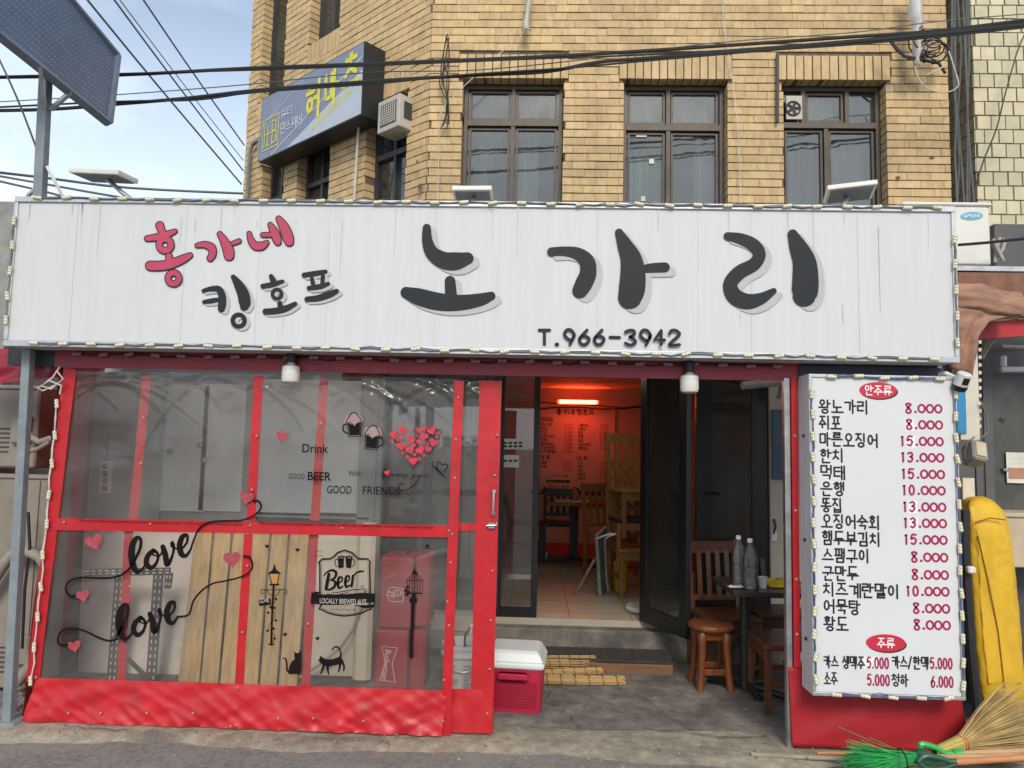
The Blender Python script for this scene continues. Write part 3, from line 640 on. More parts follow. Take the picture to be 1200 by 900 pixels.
for k in range(34):
    x = rgd.uniform(SX0 + .05, SX1 - .05); L = rgd.choice([.04, .07, .12, .2, .4]) * rgd.uniform(.6, 1.3); w = rgd.uniform(.002, .007); top = rgd.choice([SZ1 - .016, SZ1 - .016, SZ1 - .1, SZ0 + .3]); zb_ = max(SZ0 + .02, top - L)
    f.poly([(x - w / 2, SY - .0056, top), (x + w / 2, SY - .0056, top), (x + w * .12, SY - .0056, zb_), (x - w * .12, SY - .0056, zb_)])
for k in range(36):
    x = rgd.gauss(P(567, 248, SY).x, .07); s = rgd.uniform(.001, .0035); z = SZ1 - .02 - abs(rgd.gauss(0, .014)); f.poly([(x + s * math.cos(t), SY - .0059, z + s * math.sin(t)) for t in (0, 1.2, 2.5, 3.8, 5.1)])
f.build('dirt_streaks', 'sign_dirt', sign)
f = MB()
f.box(SX0, SX1, SY - .012, SY + .03, SZ1 - .015, SZ1 + .018); f.box(SX0, SX1, SY - .012, SY + .03, SZ0 - .022, SZ0 + .014); f.box(SX0, SX0 + .022, SY - .0115, SY + .03, SZ0 + .014, SZ1 - .015); f.box(SX1 - .022, SX1, SY - .0115, SY + .03, SZ0 + .014, SZ1 - .015); f.build('frame', 'alu', sign, bevel=.003)
f = MB(); f.box(SX0 + .005, SX1 - .005, SY + .03, SY + .27, SZ0 - .018, SZ1 + .012); f.build('housing', 'sign_side', sign, bevel=.004)
def z5(pts): return [(400 + x / 2.857, 230 + y / 2.857, w / 2.857) for x, y, w in pts]
def z6(pts): return [(800 + x / 3, 230 + y / 3, w / 3) for x, y, w in pts]
def z7(pts, d=0): return [(150 + x / 4.444, 230 + y / 4.444, max(1, (w + d)) / 4.444) for x, y, w in pts]
pf = px_fn(SY - .0062)
big = [z5([(286, 106, 28), (288, 150, 36), (305, 190, 46), (345, 215, 58), (385, 217, 60), (422, 208, 42)]), z5([(364, 284, 36), (367, 330, 40)]), z5([(217, 322, 38), (255, 335, 56), (310, 350, 60), (365, 357, 56), (420, 354, 50), (470, 345, 42), (501, 334, 30)]),
       z5([(704, 186, 30), (745, 184, 32), (790, 192, 42), (822, 218, 52), (826, 258, 56), (812, 292, 58), (799, 316, 52)]), z5([(930, 122, 28), (950, 165, 52), (970, 210, 72), (976, 260, 84), (973, 310, 88), (966, 338, 80)]), z5([(1000, 245, 24), (1040, 240, 32), (1083, 238, 34)]),
       z6([(158, 140, 28), (205, 150, 40), (250, 172, 46), (270, 205, 44), (250, 240, 46), (200, 268, 50), (168, 308, 50), (182, 350, 56), (225, 370, 56), (275, 360, 42), (320, 333, 22)]), z6([(387, 134, 36), (405, 175, 62), (428, 230, 82), (432, 290, 92), (430, 335, 92), (428, 348, 82)])]
sh = MB(); bl = MB()
for k, s in enumerate(big):
    s = smooth_path(s); ribbon(sh, [(x + 7.2, y + 5, w) for x, y, w in s], pf, k * .0001); ribbon(bl, s, pf, .002 + k * .0001)
sh.build('lettering_shadow', 'ink_shadow', sign); bl.build('lettering', 'ink', sign)
redS = [[(165, 152, 46), (178, 188, 40)], [(100, 220, 34), (150, 213, 40), (200, 200, 40), (245, 182, 28)], [(213, 312, 40), (217, 345, 40)], [(115, 362, 54), (170, 362, 54), (230, 350, 52), (290, 325, 46), (323, 307, 32)],
        [(360, 256, 28), (400, 252, 38), (435, 268, 46), (440, 300, 42), (428, 322, 38)], [(478, 197, 32), (503, 237, 48), (522, 280, 60), (526, 308, 56)], [(545, 245, 26), (578, 233, 28)],
        [(631, 194, 28), (641, 230, 38), (665, 258, 46), (698, 257, 46), (722, 242, 30)], [(702, 201, 28), (742, 200, 30)], [(741, 148, 30), (762, 187, 48), (776, 225, 48), (780, 238, 40)], [(785, 117, 34), (812, 160, 54), (832, 210, 60), (840, 236, 50)]]
oc = [((193, 252), 31, 38), ((237, 427), 29, 36)]
om = MB(); rm = MB()
for k, s in enumerate(redS):
    ribbon(om, smooth_path(z7(s, 2)), pf, k * .0001); ribbon(rm, smooth_path(z7(s, -9)), pf, .003 + k * .0001)
for k, (c, r, w) in enumerate(oc):
    cc = (150 + c[0] / 4.444, 230 + c[1] / 4.444); ring(om, cc, r / 4.444, (w + 2) / 4.444, pf, .0015 + k * .0001); ring(rm, cc, r / 4.444, (w - 9) / 4.444, pf, .0045 + k * .0001)
om.build('lettering_outline', 'ink', sign); rm.build('lettering', 'sign_red', sign)
blk = [[(392, 492, 20), (430, 482, 26), (472, 484, 34), (490, 520, 40), (490, 560, 42), (486, 585, 38)], [(395, 550, 20), (430, 545, 26), (470, 538, 22)], [(548, 420, 26), (575, 460, 48), (600, 510, 62), (608, 555, 62), (606, 572, 48)],
       [(745, 416, 24), (756, 440, 32)], [(702, 468, 26), (750, 460, 28), (805, 443, 20)], [(790, 557, 26), (796, 580, 30)], [(716, 600, 32), (760, 598, 34), (820, 585, 34), (870, 560, 24)],
       [(917, 410, 26), (975, 402, 28), (1028, 392, 22)], [(958, 430, 22), (965, 462, 22)], [(1015, 415, 22), (1012, 452, 22)], [(942, 478, 24), (1000, 470, 28), (1043, 455, 20)], [(932, 536, 28), (990, 530, 34), (1050, 510, 36), (1086, 494, 26)]]
sh = MB(); bl = MB()
for k, s in enumerate(blk):
    s = smooth_path(z7(s)); ribbon(sh, [(x + 4, y + 2.6, w) for x, y, w in s], pf, k * .0001); ribbon(bl, s, pf, .003 + k * .0001)
for k, (c, r, w) in enumerate((((576, 647), 31, 23), ((776, 509), 24, 19))):
    cc = (150 + c[0] / 4.444, 230 + c[1] / 4.444); ring(sh, (cc[0] + 4, cc[1] + 2.6), r / 4.444, w / 4.444, pf, .0013 + k * .0001); ring(bl, cc, r / 4.444, w / 4.444, pf, .0045)
sh.build('lettering_shadow', 'ink_shadow', sign); bl.build('lettering', 'ink', sign)
# phone number
def phone(parent):
    mb = MB(); fn = lambda x, y, dn: tuple(P(x, y, SY - .008 - dn)); w = 3.6
    def gl(k, x, wd, y0, y1):
        pts = {'9': '96 73 43 06 29 69 96 84 50', '6': '79 36 03 20 60 93 65 25 03', '3': '08 39 79 87 55 45 55 92 60 30 01', '4': '69 03 93', '2': '07 29 69 97 75 00 90', 'T': None}[k]
        q = [(x + wd * int(a[0]) / 9, y1 - (y1 - y0) * int(a[1]) / 9, w) for a in pts.split()]
        ribbon(mb, q if k == '4' else smooth_path(q, 5), fn, .00001 * x)
        if k == '4': ribbon(mb, [(x + wd * 6 / 9, y0, w), (x + wd * 6 / 9, y1, w)], fn, .02)
    y0, y1 = 386.8, 403.2
    ribbon(mb, [(632, y0, w), (644, y0, w)], fn, 0); ribbon(mb, [(638, y0, w), (638, y1, w)], fn, .0006)
    ribbon(mb, [(652.3, 403.6, 4.6), (652.9, 403.6, 4.6)], fn, 0)
    for k, x in zip('966', (661.5, 679, 696.5)): gl(k, x, 11.5, y0, y1)
    ribbon(mb, [(715, 395.2, w), (726, 395.4, w)], fn, 0)
    for k, x in zip('3942', (733, 750.5, 767, 784.5)): gl(k, x, 11.8, y0 + .5, y1 + .7)
    mb.build('phone_number', 'ink', parent)
phone(sign)

# LED module strings
led_b = MB(); led_b.rbox(-.028, .028, -.010, 0, -.011, .011, .004); led_l = MB()
for k in (-1, 0, 1): led_l.lathe([(.0075, 0), (.0075, .003), (.0055, .0055), (.001, .0065)], (0, 0, 0), 10, Matrix.Translation((k * .017, -.010, 0)) @ Matrix.Rotation(R(90), 4, 'X'))
def led_string(name_label, pts_list, mtl, body, lens, wire, jit=.004, group=None):
    """pts_list: runs of (start, end, count, vertical) on real edges"""
    st = thing('led_string', name_label, 'string light', pts_list[0][0])
    base_b = led_b.build('module', body, None); base_l = led_l.build('lens', lens, None); first = True
    wr = MB()
    for a, b, n, vert in pts_list:
        a, b = Vector(a), Vector(b); path = []
        for k in range(n):
            p = a.lerp(b, (k + .5) / n) + Vector((random.uniform(-jit, jit), 0, random.uniform(-jit, jit))); path.append(p + Vector((0, -.006, 0)))
            if k < n - 1: q = a.lerp(b, (k + 1) / n); path.append(q + Vector((random.uniform(-jit, jit), -.004, random.uniform(-jit, jit) * 2 - (0 if vert else .004))))
            m = base_b if first else base_b.copy(); l = base_l if first else base_l.copy()
            if not first: col.objects.link(m); col.objects.link(l)
            first = False; m.parent = st; l.parent = m
            m.location = p - Vector(pts_list[0][0]); m.rotation_euler = (0, (R(90) if vert else 0) + random.gauss(0, .10), 0)
        wr.tube(path, .0035, 5); wr.tube([p + Vector((random.uniform(-.006, .006), -.001, random.uniform(.0, .012))) for p in path], .0025, 5)
    wr.build('wire', wire, st)
    return st
yf = SY - .014
def at_sign(px, py): return P(px, py, yf)
led_string('long string of cream LED modules edging the white bar sign', [((SX0 + .06, yf, SZ1 + .006), (SX1 - .02, yf, SZ1 + .006), 32, False), ((SX0 + .10, yf, SZ0 - .002), (SX1 - .06, yf, SZ0 - .002), 31, False),
           ((SX0 + .012, yf, SZ1 - .06), (SX0 + .012, yf, SZ0 + .05), 5, True), ((SX1 - .012, yf, SZ1 - .1), (SX1 - .012, yf, SZ0 + .02), 5, True)], None, 'led_body', 'led_lens', 'wire_grey')

# ================================================================ TENT FRAME AND VINYL CURTAIN
CY = 4.30
tent = thing('tent_frame', 'dark red header beam and roof of the tent porch under the white sign', 'tent', (0, CY, 0))
hb0, hb1 = P(75, 425, CY), P(930, 440, CY); HX0, HX1 = -3.16, 1.50
HZ1, HZ0 = P(500, 412, CY).z + .02, P(500, 439, CY).z
f = MB(); f.sheet((-2.86, CY - .022, HZ1), (HX1, CY - .022, HZ1), (HX1, CY - .022, HZ0), (-2.86, CY - .022, HZ0), 120, 4, lambda u, v: .006 * noise.noise(Vector((u * 30, v * 1.5, 4))) ); f.build('header_tarp', 'pvc_maroon', tent, smooth=True)
f = MB(); f.box(HX0, 2.3, CY - .006, CY + .04, HZ0 + .01, HZ1); f.build('header_beam', 'sign_black', tent)
f = MB(); f.slab([(-3.1, CY + .04, 2.30), (2.5, CY + .04, 2.30), (2.5, 5.885, 2.55), (-3.6, 5.885, 2.55)], (0, 0, .004)); f.v = f.v[:4]; f.f = [(0, 1, 2, 3)]; f.build('roof', 'roof_sheet', tent)
f = MB()
for x in (-2.7, -1.6, -.5, .6, 1.6): f.bar((x, CY + .04, 2.27), (x, 5.86, 2.515), .03, .04)
f.build('rafter', 'steel_paint', tent)
f = MB(); f.box(1.5, 2.32, CY - .03, CY + .02, SZ0 - .1, SZ0 - .03); f.build('fascia', 'navy', tent)
# red tarpaulin side wall at the left end, sagging tarp over the corner
f = MB(); f.sheet((-2.86, CY + .03, 2.12), (P(119, 500, 5.95).x, 5.95, 2.3), (P(119, 500, 5.95).x, 5.95, .02), (-2.93, CY + .03, .01), 20, 16, lambda u, v: .03 * noise.noise(Vector((u * 4, v * 3, 7)))); f.build('side_tarp', 'pvc_red', tent, smooth=True)
f = MB(); f.sheet(P(-40, 408, 4.44), P(84, 410, 4.40), P(72, 442, 4.38), P(-40, 454, 4.42), 24, 12, lambda u, v: .035 * noise.noise(Vector((u * 6, v * 3 + u * 3, 2)))); f.build('corner_tarp', 'pvc_maroon', tent, smooth=True)
post = thing('steel_post', 'grey painted square steel post at the left end of the sign', 'post', G(9, 846, .0))
f = MB(); a = P(34, 405, 4.24); b = G(10, 846, .01); f.bar(b, a, .05, .05, (0, 1, 0)); f.build('shaft', 'steel_paint', post, bevel=.004)
f = MB(); f.rbox(b.x - .07, b.x + .07, b.y - .06, b.y + .06, -.01, .022, .004); f.build('foot_plate', 'steel_paint', post)

cur = thing('vinyl_curtain', 'clear vinyl curtain wall with red bands and beer stickers', 'vinyl curtain', P(280, 850, CY))
def cz(px, py, o=0): p = P(px, py, CY - o); return p
def wav(x, z): return .010 * noise.noise(Vector((x * 2.1, z * 1.4, 5))) + .007 * noise.noise(Vector((x * 3 + z * 4, z * 2, 9)))
def vinyl(q, name='clear_sheet', par=None, extra=None, m='vinyl'):
    f = MB(); rg = random.Random(int(abs(q[0].x) * 1000)); W_ = (q[1] - q[0]).length; H_ = (q[3] - q[0]).length; top = q[0].z > 1.6; folds = [(rg.uniform(0, W_), rg.uniform(-.02, .10 if top else .3), rg.uniform(-.5, .5), rg.uniform(.10, .34), rg.uniform(.009, .018), rg.uniform(.004, .010) * (1 if top else .35) * rg.choice((-1, 1))) for _ in range(int((13 if top else 6) * W_ + 2))]
    def fold(u, v):
        x, y = u * W_, v * H_; d = .004 * noise.noise(Vector((u * 4, v * 3, q[0].x)))
        for fx, fy, fa, fl_, fw, amp in folds:
            a = (x - fx) * math.cos(fa) + (y - fy) * math.sin(fa); b = -(x - fx) * math.sin(fa) + (y - fy) * math.cos(fa) - .25 * a * a / fl_
            if abs(a) < 2.5 * fl_ and abs(b) < 4 * fw: d += amp * math.exp(-(a / fl_) ** 2 - (b / fw) ** 2)
        return -abs(d) if d < 0 else d
    f.sheet(*q, max(10, int(W_ / .009)), max(10, int(H_ / .010)), extra or fold); return f.build(name, m, par or cur, smooth=True)
vinyl((cz(76, 434), cz(303, 438), cz(293, 612), cz(60, 610))); vinyl((cz(303, 438), cz(537, 444), cz(527, 622), cz(293, 612)))
vinyl((cz(60, 616), cz(292, 620), cz(282, 804), cz(40, 798))); vinyl((cz(292, 620), cz(530, 626), cz(520, 810), cz(282, 804)))
def strip(pts, w0, name, m='pvc_red', off=.012, par=None, w1=None, wob=.4):
    """tarpaulin band: px polyline with width in px"""
    f = MB(); n = 26; (x0, y0), (x1, y1) = pts; dx, dy = x1 - x0, y1 - y0; L = math.hypot(dx, dy); nx_, ny_ = -dy / L, dx / L; vs = []
    for s in (-.5, .5):
        for k in range(n + 1):
            t = k / n; w = (w0 + ((w1 or w0) - w0) * t) * s + wob * noise.noise(Vector((t * 9, s * 5, x0)))
            p = P(x0 + dx * t + nx_ * w, y0 + dy * t + ny_ * w, CY - off - .003 * noise.noise(Vector((t * 14, s, x0)))); vs.append(p)
    f.add(vs, [(k, k + 1, n + 2 + k, n + 1 + k) for k in range(n)]); return f.build(name, m, par or cur, smooth=True)
strip([(82, 432), (38, 800)], 15, 'edge_band'); strip([(62, 614), (530, 623)], 14, 'cross_band', off=.016)
for p in ([(172, 438), (156, 612)], [(303, 440), (294, 610)], [(380, 441), (369, 610)], [(151, 622), (142, 797)], [(291, 626), (280, 806)], [(368, 626), (358, 806)]): strip(p, 10.5, 'upright_band', m='pvc_red' if p[0][0] in (303, 291) else 'pvc_red', off=.010 if p[0][0] in (303, 291) else -.014)
strip([(538, 446), (522, 862)], 11.5, 'upright_band', off=.02)
# bottom skirt
f = MB(); f.sheet(cz(44, 794, .012), cz(524, 809, .012), cz(518, 861, .03), cz(28, 844, .03), 150, 16, lambda u, v: -(.012 * noise.noise(Vector((u * 9 + v * 2.5, v * 1.2, 3))) + .010 * math.sin(u * 46 + v * 5 + 3 * noise.noise(Vector((u * 4, 0, 0)))) * (v ** 1.3) * (.5 + .6 * noise.noise(Vector((u * 6, 1, 4)))) + .012 * v + .016 * abs(noise.noise(Vector((u * 15 + v * 2.4, v * .7, 8)))) * (.3 + v) + .010 * max(0, .25 - abs(noise.noise(Vector((u * 22 - v * 3.5, v * 1.1, 2))))) * 4 * (.2 + v))); f.build('skirt', 'pvc_red', cur, smooth=True)
rv = MB()
def rivet(px, py, r=.0075, off=.022, mb=None):
    c = P(px, py, CY - off); (mb or rv).lathe([(r, 0), (r, .002), (r * .6, .005), (.001, .0055)], (0, 0, 0), 10, Matrix.Translation(c) @ Matrix.Rotation(R(90), 4, 'X'))
for p in ((75, 612), (176, 614), (293, 616), (401, 619), (526, 622), (168, 489), (165, 543), (301, 511), (295, 574), (376, 496), (537, 466), (534, 515), (533, 560), (530, 626), (528, 659), (524, 705), (526, 733), (520, 797), (290, 663), (284, 741), (361, 731), (152, 687), (42, 794)): rivet(*p)
for k, x in enumerate((80, 118, 172, 226, 270, 278, 326, 367, 426, 519)): rivet(x, (836 if x < 270 else 806 if x == 278 else 842 if x < 400 else 845) + (0 if x != 270 else 9), off=.05)
rv.build('rivet', 'rivet', cur)
# the second, sliding leaf with pull handle
leaf = thing('curtain_door', 'narrow red tarpaulin door with clear panes and steel pull handle', 'curtain door', P(560, 858, CY + .03))
CYs = CY; CY = 4.33
vinyl((cz(538, 446), cz(565, 446), cz(556, 812), cz(526, 812)), par=leaf)
strip([(575, 446), (564, 858)], 26, 'wide_band', par=leaf, w1=27, off=.014); strip([(530, 617), (563, 618)], 9, 'cross_band', par=leaf, off=.010)
f = MB(); f.sheet(cz(524, 807, .01), cz(577, 808, .016), cz(576, 860, .03), cz(522, 858, .03), 20, 10, lambda u, v: -(.008 * noise.noise(Vector((u * 4, v * 2, 6))))); f.build('skirt', 'pvc_red', leaf, smooth=True)
rv = MB()
for p in ((583, 510), (580, 557), (582, 613), (577, 669), (575, 727), (574, 784), (571, 836)): rivet(*p, off=.024)
rv.build('rivet', 'rivet', leaf)
f = MB(); a, b = P(579, 576, CY - .02), P(578, 602, CY - .02); f.tube([a, a + Vector((0, -.03, -.004)), (a + b) / 2 + Vector((0, -.036, 0)), b + Vector((0, -.03, .004)), b], .007); f.rbox(a.x - .012, a.x + .012, a.y - .006, a.y + .004, a.z - .012, a.z + .012, .003); f.rbox(b.x - .012, b.x + .012, b.y - .006, b.y + .004, b.z - .012, b.z + .012, .003); f.build('handle', 'steel', leaf, smooth=True)
f = MB(); a = P(576, 616, CY - .025); f.rbox(a.x - .022, a.x + .02, a.y - .008, a.y + .004, a.z - .018, a.z + .018, .004); f.tube([a + Vector((-.03, -.01, .0)), a + Vector((.03, -.012, .004))], .005); f.build('latch', 'steel', leaf)
CY = CYs

# ---- stickers on the curtain
DYk = CY - .026; df = px_fn(DYk); dk = MB(); de = MB()
def zz(pts, x0, y0, s, d=0): return [(x0 + x / s, y0 + y / s, (w + d) / s) for x, y, w in pts]
def love(dx, dy):
    return [[(490 + dx, 290 + dy, 18), (480 + dx, 330 + dy, 8)][:0],
            [(440, 320, 14), (470, 270, 16), (500, 205, 18), (503, 155, 18), (482, 146, 24), (460, 180, 34), (452, 235, 38), (460, 295, 36), (482, 336, 26), (512, 322, 14), (540, 275, 12)],
            [(575, 216, 24), (545, 245, 28), (535, 288, 30), (560, 314, 26), (590, 290, 18), (602, 245, 16), (580, 218, 18), (572, 240, 10), (610, 246, 10), (632, 205, 14)],
            [(628, 196, 28), (642, 240, 32), (652, 294, 30), (678, 256, 16), (690, 200, 16), (680, 172, 18), (678, 195, 10), (705, 206, 10), (735, 208, 12)],
            [(735, 208, 12), (764, 170, 14), (764, 132, 18), (738, 140, 28), (722, 190, 32), (733, 236, 32), (758, 246, 20), (785, 210, 13)]]
tails = ([(140, 470, 14), (105, 472, 14), (82, 435, 12), (100, 392, 12), (160, 370, 12), (260, 372, 13), (350, 368, 13), (410, 345, 14), (440, 318, 14)], [(785, 210, 13), (805, 150, 11), (835, 90, 11), (890, 58, 10), (960, 50, 9), (1060, 48, 9), (1120, 30, 9), (1170, -5, 10), (1180, -40, 12), (1160, -62, 13), (1140, -60, 13)])
tails2 = ([(90, 748, 14), (48, 745, 14), (38, 712, 12), (62, 668, 12), (115, 655, 12), (190, 670, 12), (270, 708, 13), (330, 725, 13), (375, 712, 13)], [(720, 590, 13), (775, 575, 11), (800, 500, 11), (850, 440, 11), (910, 402, 10), (980, 388, 10), (1060, 368, 10), (1115, 338, 10), (1132, 300, 12), (1118, 258, 12), (1085, 248, 12)])
k = 0
for dx, dy, tl in ((0, 0, tails), (-72, 378, tails2)):
    for s in love(0, 0)[1:]:
        ribbon(dk, smooth_path(zz([(x + dx, y + dy - (0 if dx == 0 else (x - 440) * .0), w * 1.05) for x, y, w in s], 60, 600, 4.8), 5), df, k * .0002); k += 1
    for s in tl: ribbon(dk, smooth_path(zz(s, 60, 600, 4.8), 6), df, k * .0002); k += 1
dk.build('love_sticker', 'decal_black', cur)
def heart_pts(cx, cy, s, rot=0, n=22):
    r = []
    for i in range(n):
        t = 2 * math.pi * i / n; x = 16 * math.sin(t) ** 3 / 32; y = -(13 * math.cos(t) - 5 * math.cos(2 * t) - 2 * math.cos(3 * t) - math.cos(4 * t)) / 32
        r.append((cx + s * (x * math.cos(rot) - y * math.sin(rot)), cy + s * (x * math.sin(rot) + y * math.cos(rot))))
    return r
def fill(mb, pts, dn, fn=None):   # fan about the centroid: hearts and star-shaped outlines
    c = (sum(p[0] for p in pts) / len(pts), sum(p[1] for p in pts) / len(pts)); fn = fn or df
    mb.add([fn(*c, dn)] + [fn(x, y, dn) for x, y in pts], [(0, i + 1, (i + 1) % len(pts) + 1) for i in range(len(pts))])
hm = MB()
for x, y, s, r in ((110, 635, 21, -.3), (272, 655, 21, -.1)): fill(hm, heart_pts(x, y, s, r), .001)
fill(hm, heart_pts(330, 511, 15, .3), .001); hm.build('heart_sticker', 'heart_dim', cur)
hm = MB()
for x, y, s, r in ((97, 698, 16, -.25), (87, 757, 16, -.2), (289, 583, 17, .25)): fill(hm, heart_pts(x, y, s, r), .001)
hm.build('heart_sticker', 'heart_dim', cur)
hm = MB(); random.seed(3); placed = []
big_h = heart_pts(486, 519, 60)
def inside(x, y, poly):
    c = False; j = len(poly) - 1
    for i in range(len(poly)):
        if (poly[i][1] > y) != (poly[j][1] > y) and x < (poly[j][0] - poly[i][0]) * (y - poly[i][1]) / (poly[j][1] - poly[i][1]) + poly[i][0]: c = not c
        j = i
    return c
for s in (11, 10, 8.5, 7, 5.5, 4.5, 3.5):
    for t in range(260):
        x, y = random.uniform(456, 516), random.uniform(490, 550)
        if all(inside(x + dx_ * s * .36, y + dy_ * s * .36, big_h) for dx_, dy_ in ((-1, 0), (1, 0), (0, -1), (0, 1))) and all(math.hypot(x - a, y - b) > (s + c) * .47 for a, b, c in placed): placed.append((x, y, s)); fill(hm, heart_pts(x, y, s, random.uniform(-.7, .7), 14), .0005)
fill(hm, heart_pts(453.5, 554, 7, -.2), .0006); hm.build('heart_sticker', 'heart_red', cur)
# mugs
mg = MB(); fo = MB()
for (x, y, r, sgn) in ((415, 497, -.05, -1), (436, 512, .12, 1)):
    ca, sa = math.cos(r), math.sin(r); T = lambda a, b, x=x, y=y, ca=ca, sa=sa: (x + a * ca - b * sa, y + a * sa + b * ca)
    for k, (a, b, rr_) in enumerate(((-6, -7, 4), (-1, -9.5, 4.5), (5, -8, 4), (8, -5, 3), (-8, -4, 2.6), (1, -4, 5))): q = T(a, b); fill(fo, [(q[0] + rr_ * math.cos(t * .524), q[1] + rr_ * math.sin(t * .524)) for t in range(12)], .0003 * k)
    fill(mg, [T(-7, -2), T(-4, 1), T(-2, -1), T(0, 3), T(3, -1), T(7, -2), T(6, 13), T(-6, 13)], .0024)
    ribbon(mg, [(*T(-8, -3), .9), (*T(-7, 14.5), .9), (*T(7, 14.5), .9), (*T(8, -3), .9)], df, .0028)
    ribbon(mg, smooth_path([(*T(sgn * 8, -1), 1.6), (*T(sgn * 12.5, 1), 1.6), (*T(sgn * 13, 7), 1.6), (*T(sgn * 8, 11), 1.6)]), df, .003)
    pts = [T(-9 + 18 * t / 14, -3 - 10 * math.sin(math.pi * t / 14) - 1.2 * abs(math.sin(t * 1.3))) for t in range(15)]; ribbon(mg, [(*p, .9) for p in pts], df, .0034)
fo.build('mug_foam_sticker', 'foam_pink', cur); mg.build('mug_sticker', 'decal_black', cur)
def txt(body, px, py, hpx, wpx, m='decal_black', bold=0, shear=0, rot=0, name='slogan_sticker', Yp=None, dn=0, par=None):
    Yp = Yp or DYk; p = P(px, py, Yp); return type_text(body, name, m, par or cur, p.x, p.z, Yp, M(hpx, Yp), M(wpx, Yp) if wpx else None, bold, shear, rot, dn)
txt('Drink', 354, 530, 10.5, 31, bold=.012); txt('GOOD', 338, 561, 6.5, 19); txt('BEER', 360.5, 562.5, 10, 27.5, bold=.022); txt('With', 408, 557.5, 6.2, 14.5); txt('GOOD', 383, 578, 9.5, 29, bold=.012); txt('FRIENDS', 425, 579, 9.5, 44, bold=.004)
txt('ving you', 458.5, 558.5, 5.4, 44, shear=.35); sw_ = MB()
ribbon(sw_, smooth_path([(451, 549, 1.2), (448.5, 555, 1.6), (449, 560, 1), (451, 559, .8)]), df, 0); ribbon(sw_, smooth_path([(492, 556, 1.2), (488, 565, 1.2), (480, 572, 1.3), (472, 575, 1.1), (467, 572, .9), (470, 566, .9), (473, 568, .8)]), df, .0004)
ribbon(sw_, smooth_path([(508, 541, .9), (506.5, 545, 1), (509, 547, .9), (512, 550, 2.4), (523, 561, 1)]), df, .0008); ribbon(sw_, smooth_path([(513, 549, .9), (512, 543, 1.1), (515.5, 541.5, 1.2), (518, 545, 1.1), (522, 543.5, 1.2), (524.5, 547, 1.1), (519, 554, .9)]), df, .0012); sw_.build('flourish_sticker', 'decal_black', cur)
txt('The most precious possession that ever comes to a man in this world is a woman\'s heart', 92, 611, 3.0, 195, shear=.4, name='quote_sticker'); txt('The most precious possession that ever comes to a man in this world is a woman\'s heart', 303, 614, 3.2, 206, shear=.4, name='quote_sticker')
# lantern post, birdcage post, cats, birds
sk = MB(); am = MB(); z4 = lambda pts: [(290 + x / 4.737, 610 + y / 4.737) for x, y in pts]; z4w = lambda pts: [(290 + x / 4.737, 610 + y / 4.737, w / 4.737) for x, y, w in pts]
def Fz(pts, dn=0): fill(sk, z4(pts), dn)
Fz([(110, 296), (140, 272), (150, 238), (160, 272), (190, 296)]); fill(am, z4([(122, 298), (176, 298), (166, 350), (134, 350)]), 0)
for k, s in enumerate(([(122, 298, 5), (134, 352, 5)], [(176, 298, 5), (166, 352, 5)], [(128, 356, 10), (172, 356, 10)], [(146, 356, 12), (137, 520, 12), (132, 688, 13)], [(78, 384, 4), (212, 384, 4)], [(118, 688, 8), (146, 688, 8)])): ribbon(sk, z4w(s), df, .0006 + k * .0002)
for sg in (-1, 1):
    ribbon(sk, smooth_path(z4w([(146, 420, 4), (146 + sg * 20, 412, 4), (146 + sg * 34, 392, 4), (146 + sg * 26, 386, 3)])), df, .002); ribbon(sk, smooth_path(z4w([(146 + sg * 40, 386, 4), (146 + sg * 66, 386, 4), (146 + sg * 70, 402, 4), (146 + sg * 56, 404, 3), (146 + sg * 54, 396, 3)])), df, .0022)
fill(sk, z4([(62, 440), (128, 430), (132, 466), (66, 476)]), .0025)
ribbon(sk, smooth_path(z4w([(140, 420, 3), (155, 445, 3), (128, 480, 3), (154, 530, 3), (118, 590, 3), (150, 640, 3), (140, 680, 3)])), df, .0028)
for k, (x, y) in enumerate(((158, 435), (150, 485), (115, 512), (158, 555), (112, 612), (150, 655), (128, 480), (145, 600))): fill(sk, z4([(x - 9, y), (x, y - 9), (x + 8, y - 3), (x + 4, y + 8), (x - 4, y + 6)]), .003 + .0001 * k)
sk.build('lantern_post_sticker', 'decal_black', cur)
# birds / hearts in flight
sk = MB()
for k, (x, y) in enumerate(((107, 140), (277, 160), (208, 630), (388, 652))): fill(sk, z4([(x - 14, y - 6), (x - 2, y - 2), (x + 2, y - 14), (x + 6, y - 2), (x + 15, y - 6), (x + 6, y + 12), (x - 4, y + 12)]), .001 + k * .0002)
sk.build('bird_sticker', 'decal_black', cur); sk = MB()
# sitting cat
Fz([(258, 722), (268, 735), (284, 735), (297, 716), (298, 752), (294, 770), (297, 800), (292, 852), (228, 853), (230, 815), (243, 785), (262, 770), (260, 750)], .001); ribbon(sk, smooth_path(z4w([(238, 845, 12), (220, 830, 11), (218, 795, 10), (212, 768, 9), (198, 766, 6)])), df, .002)
sk.build('cat_sticker', 'decal_black', cur); sk = MB()
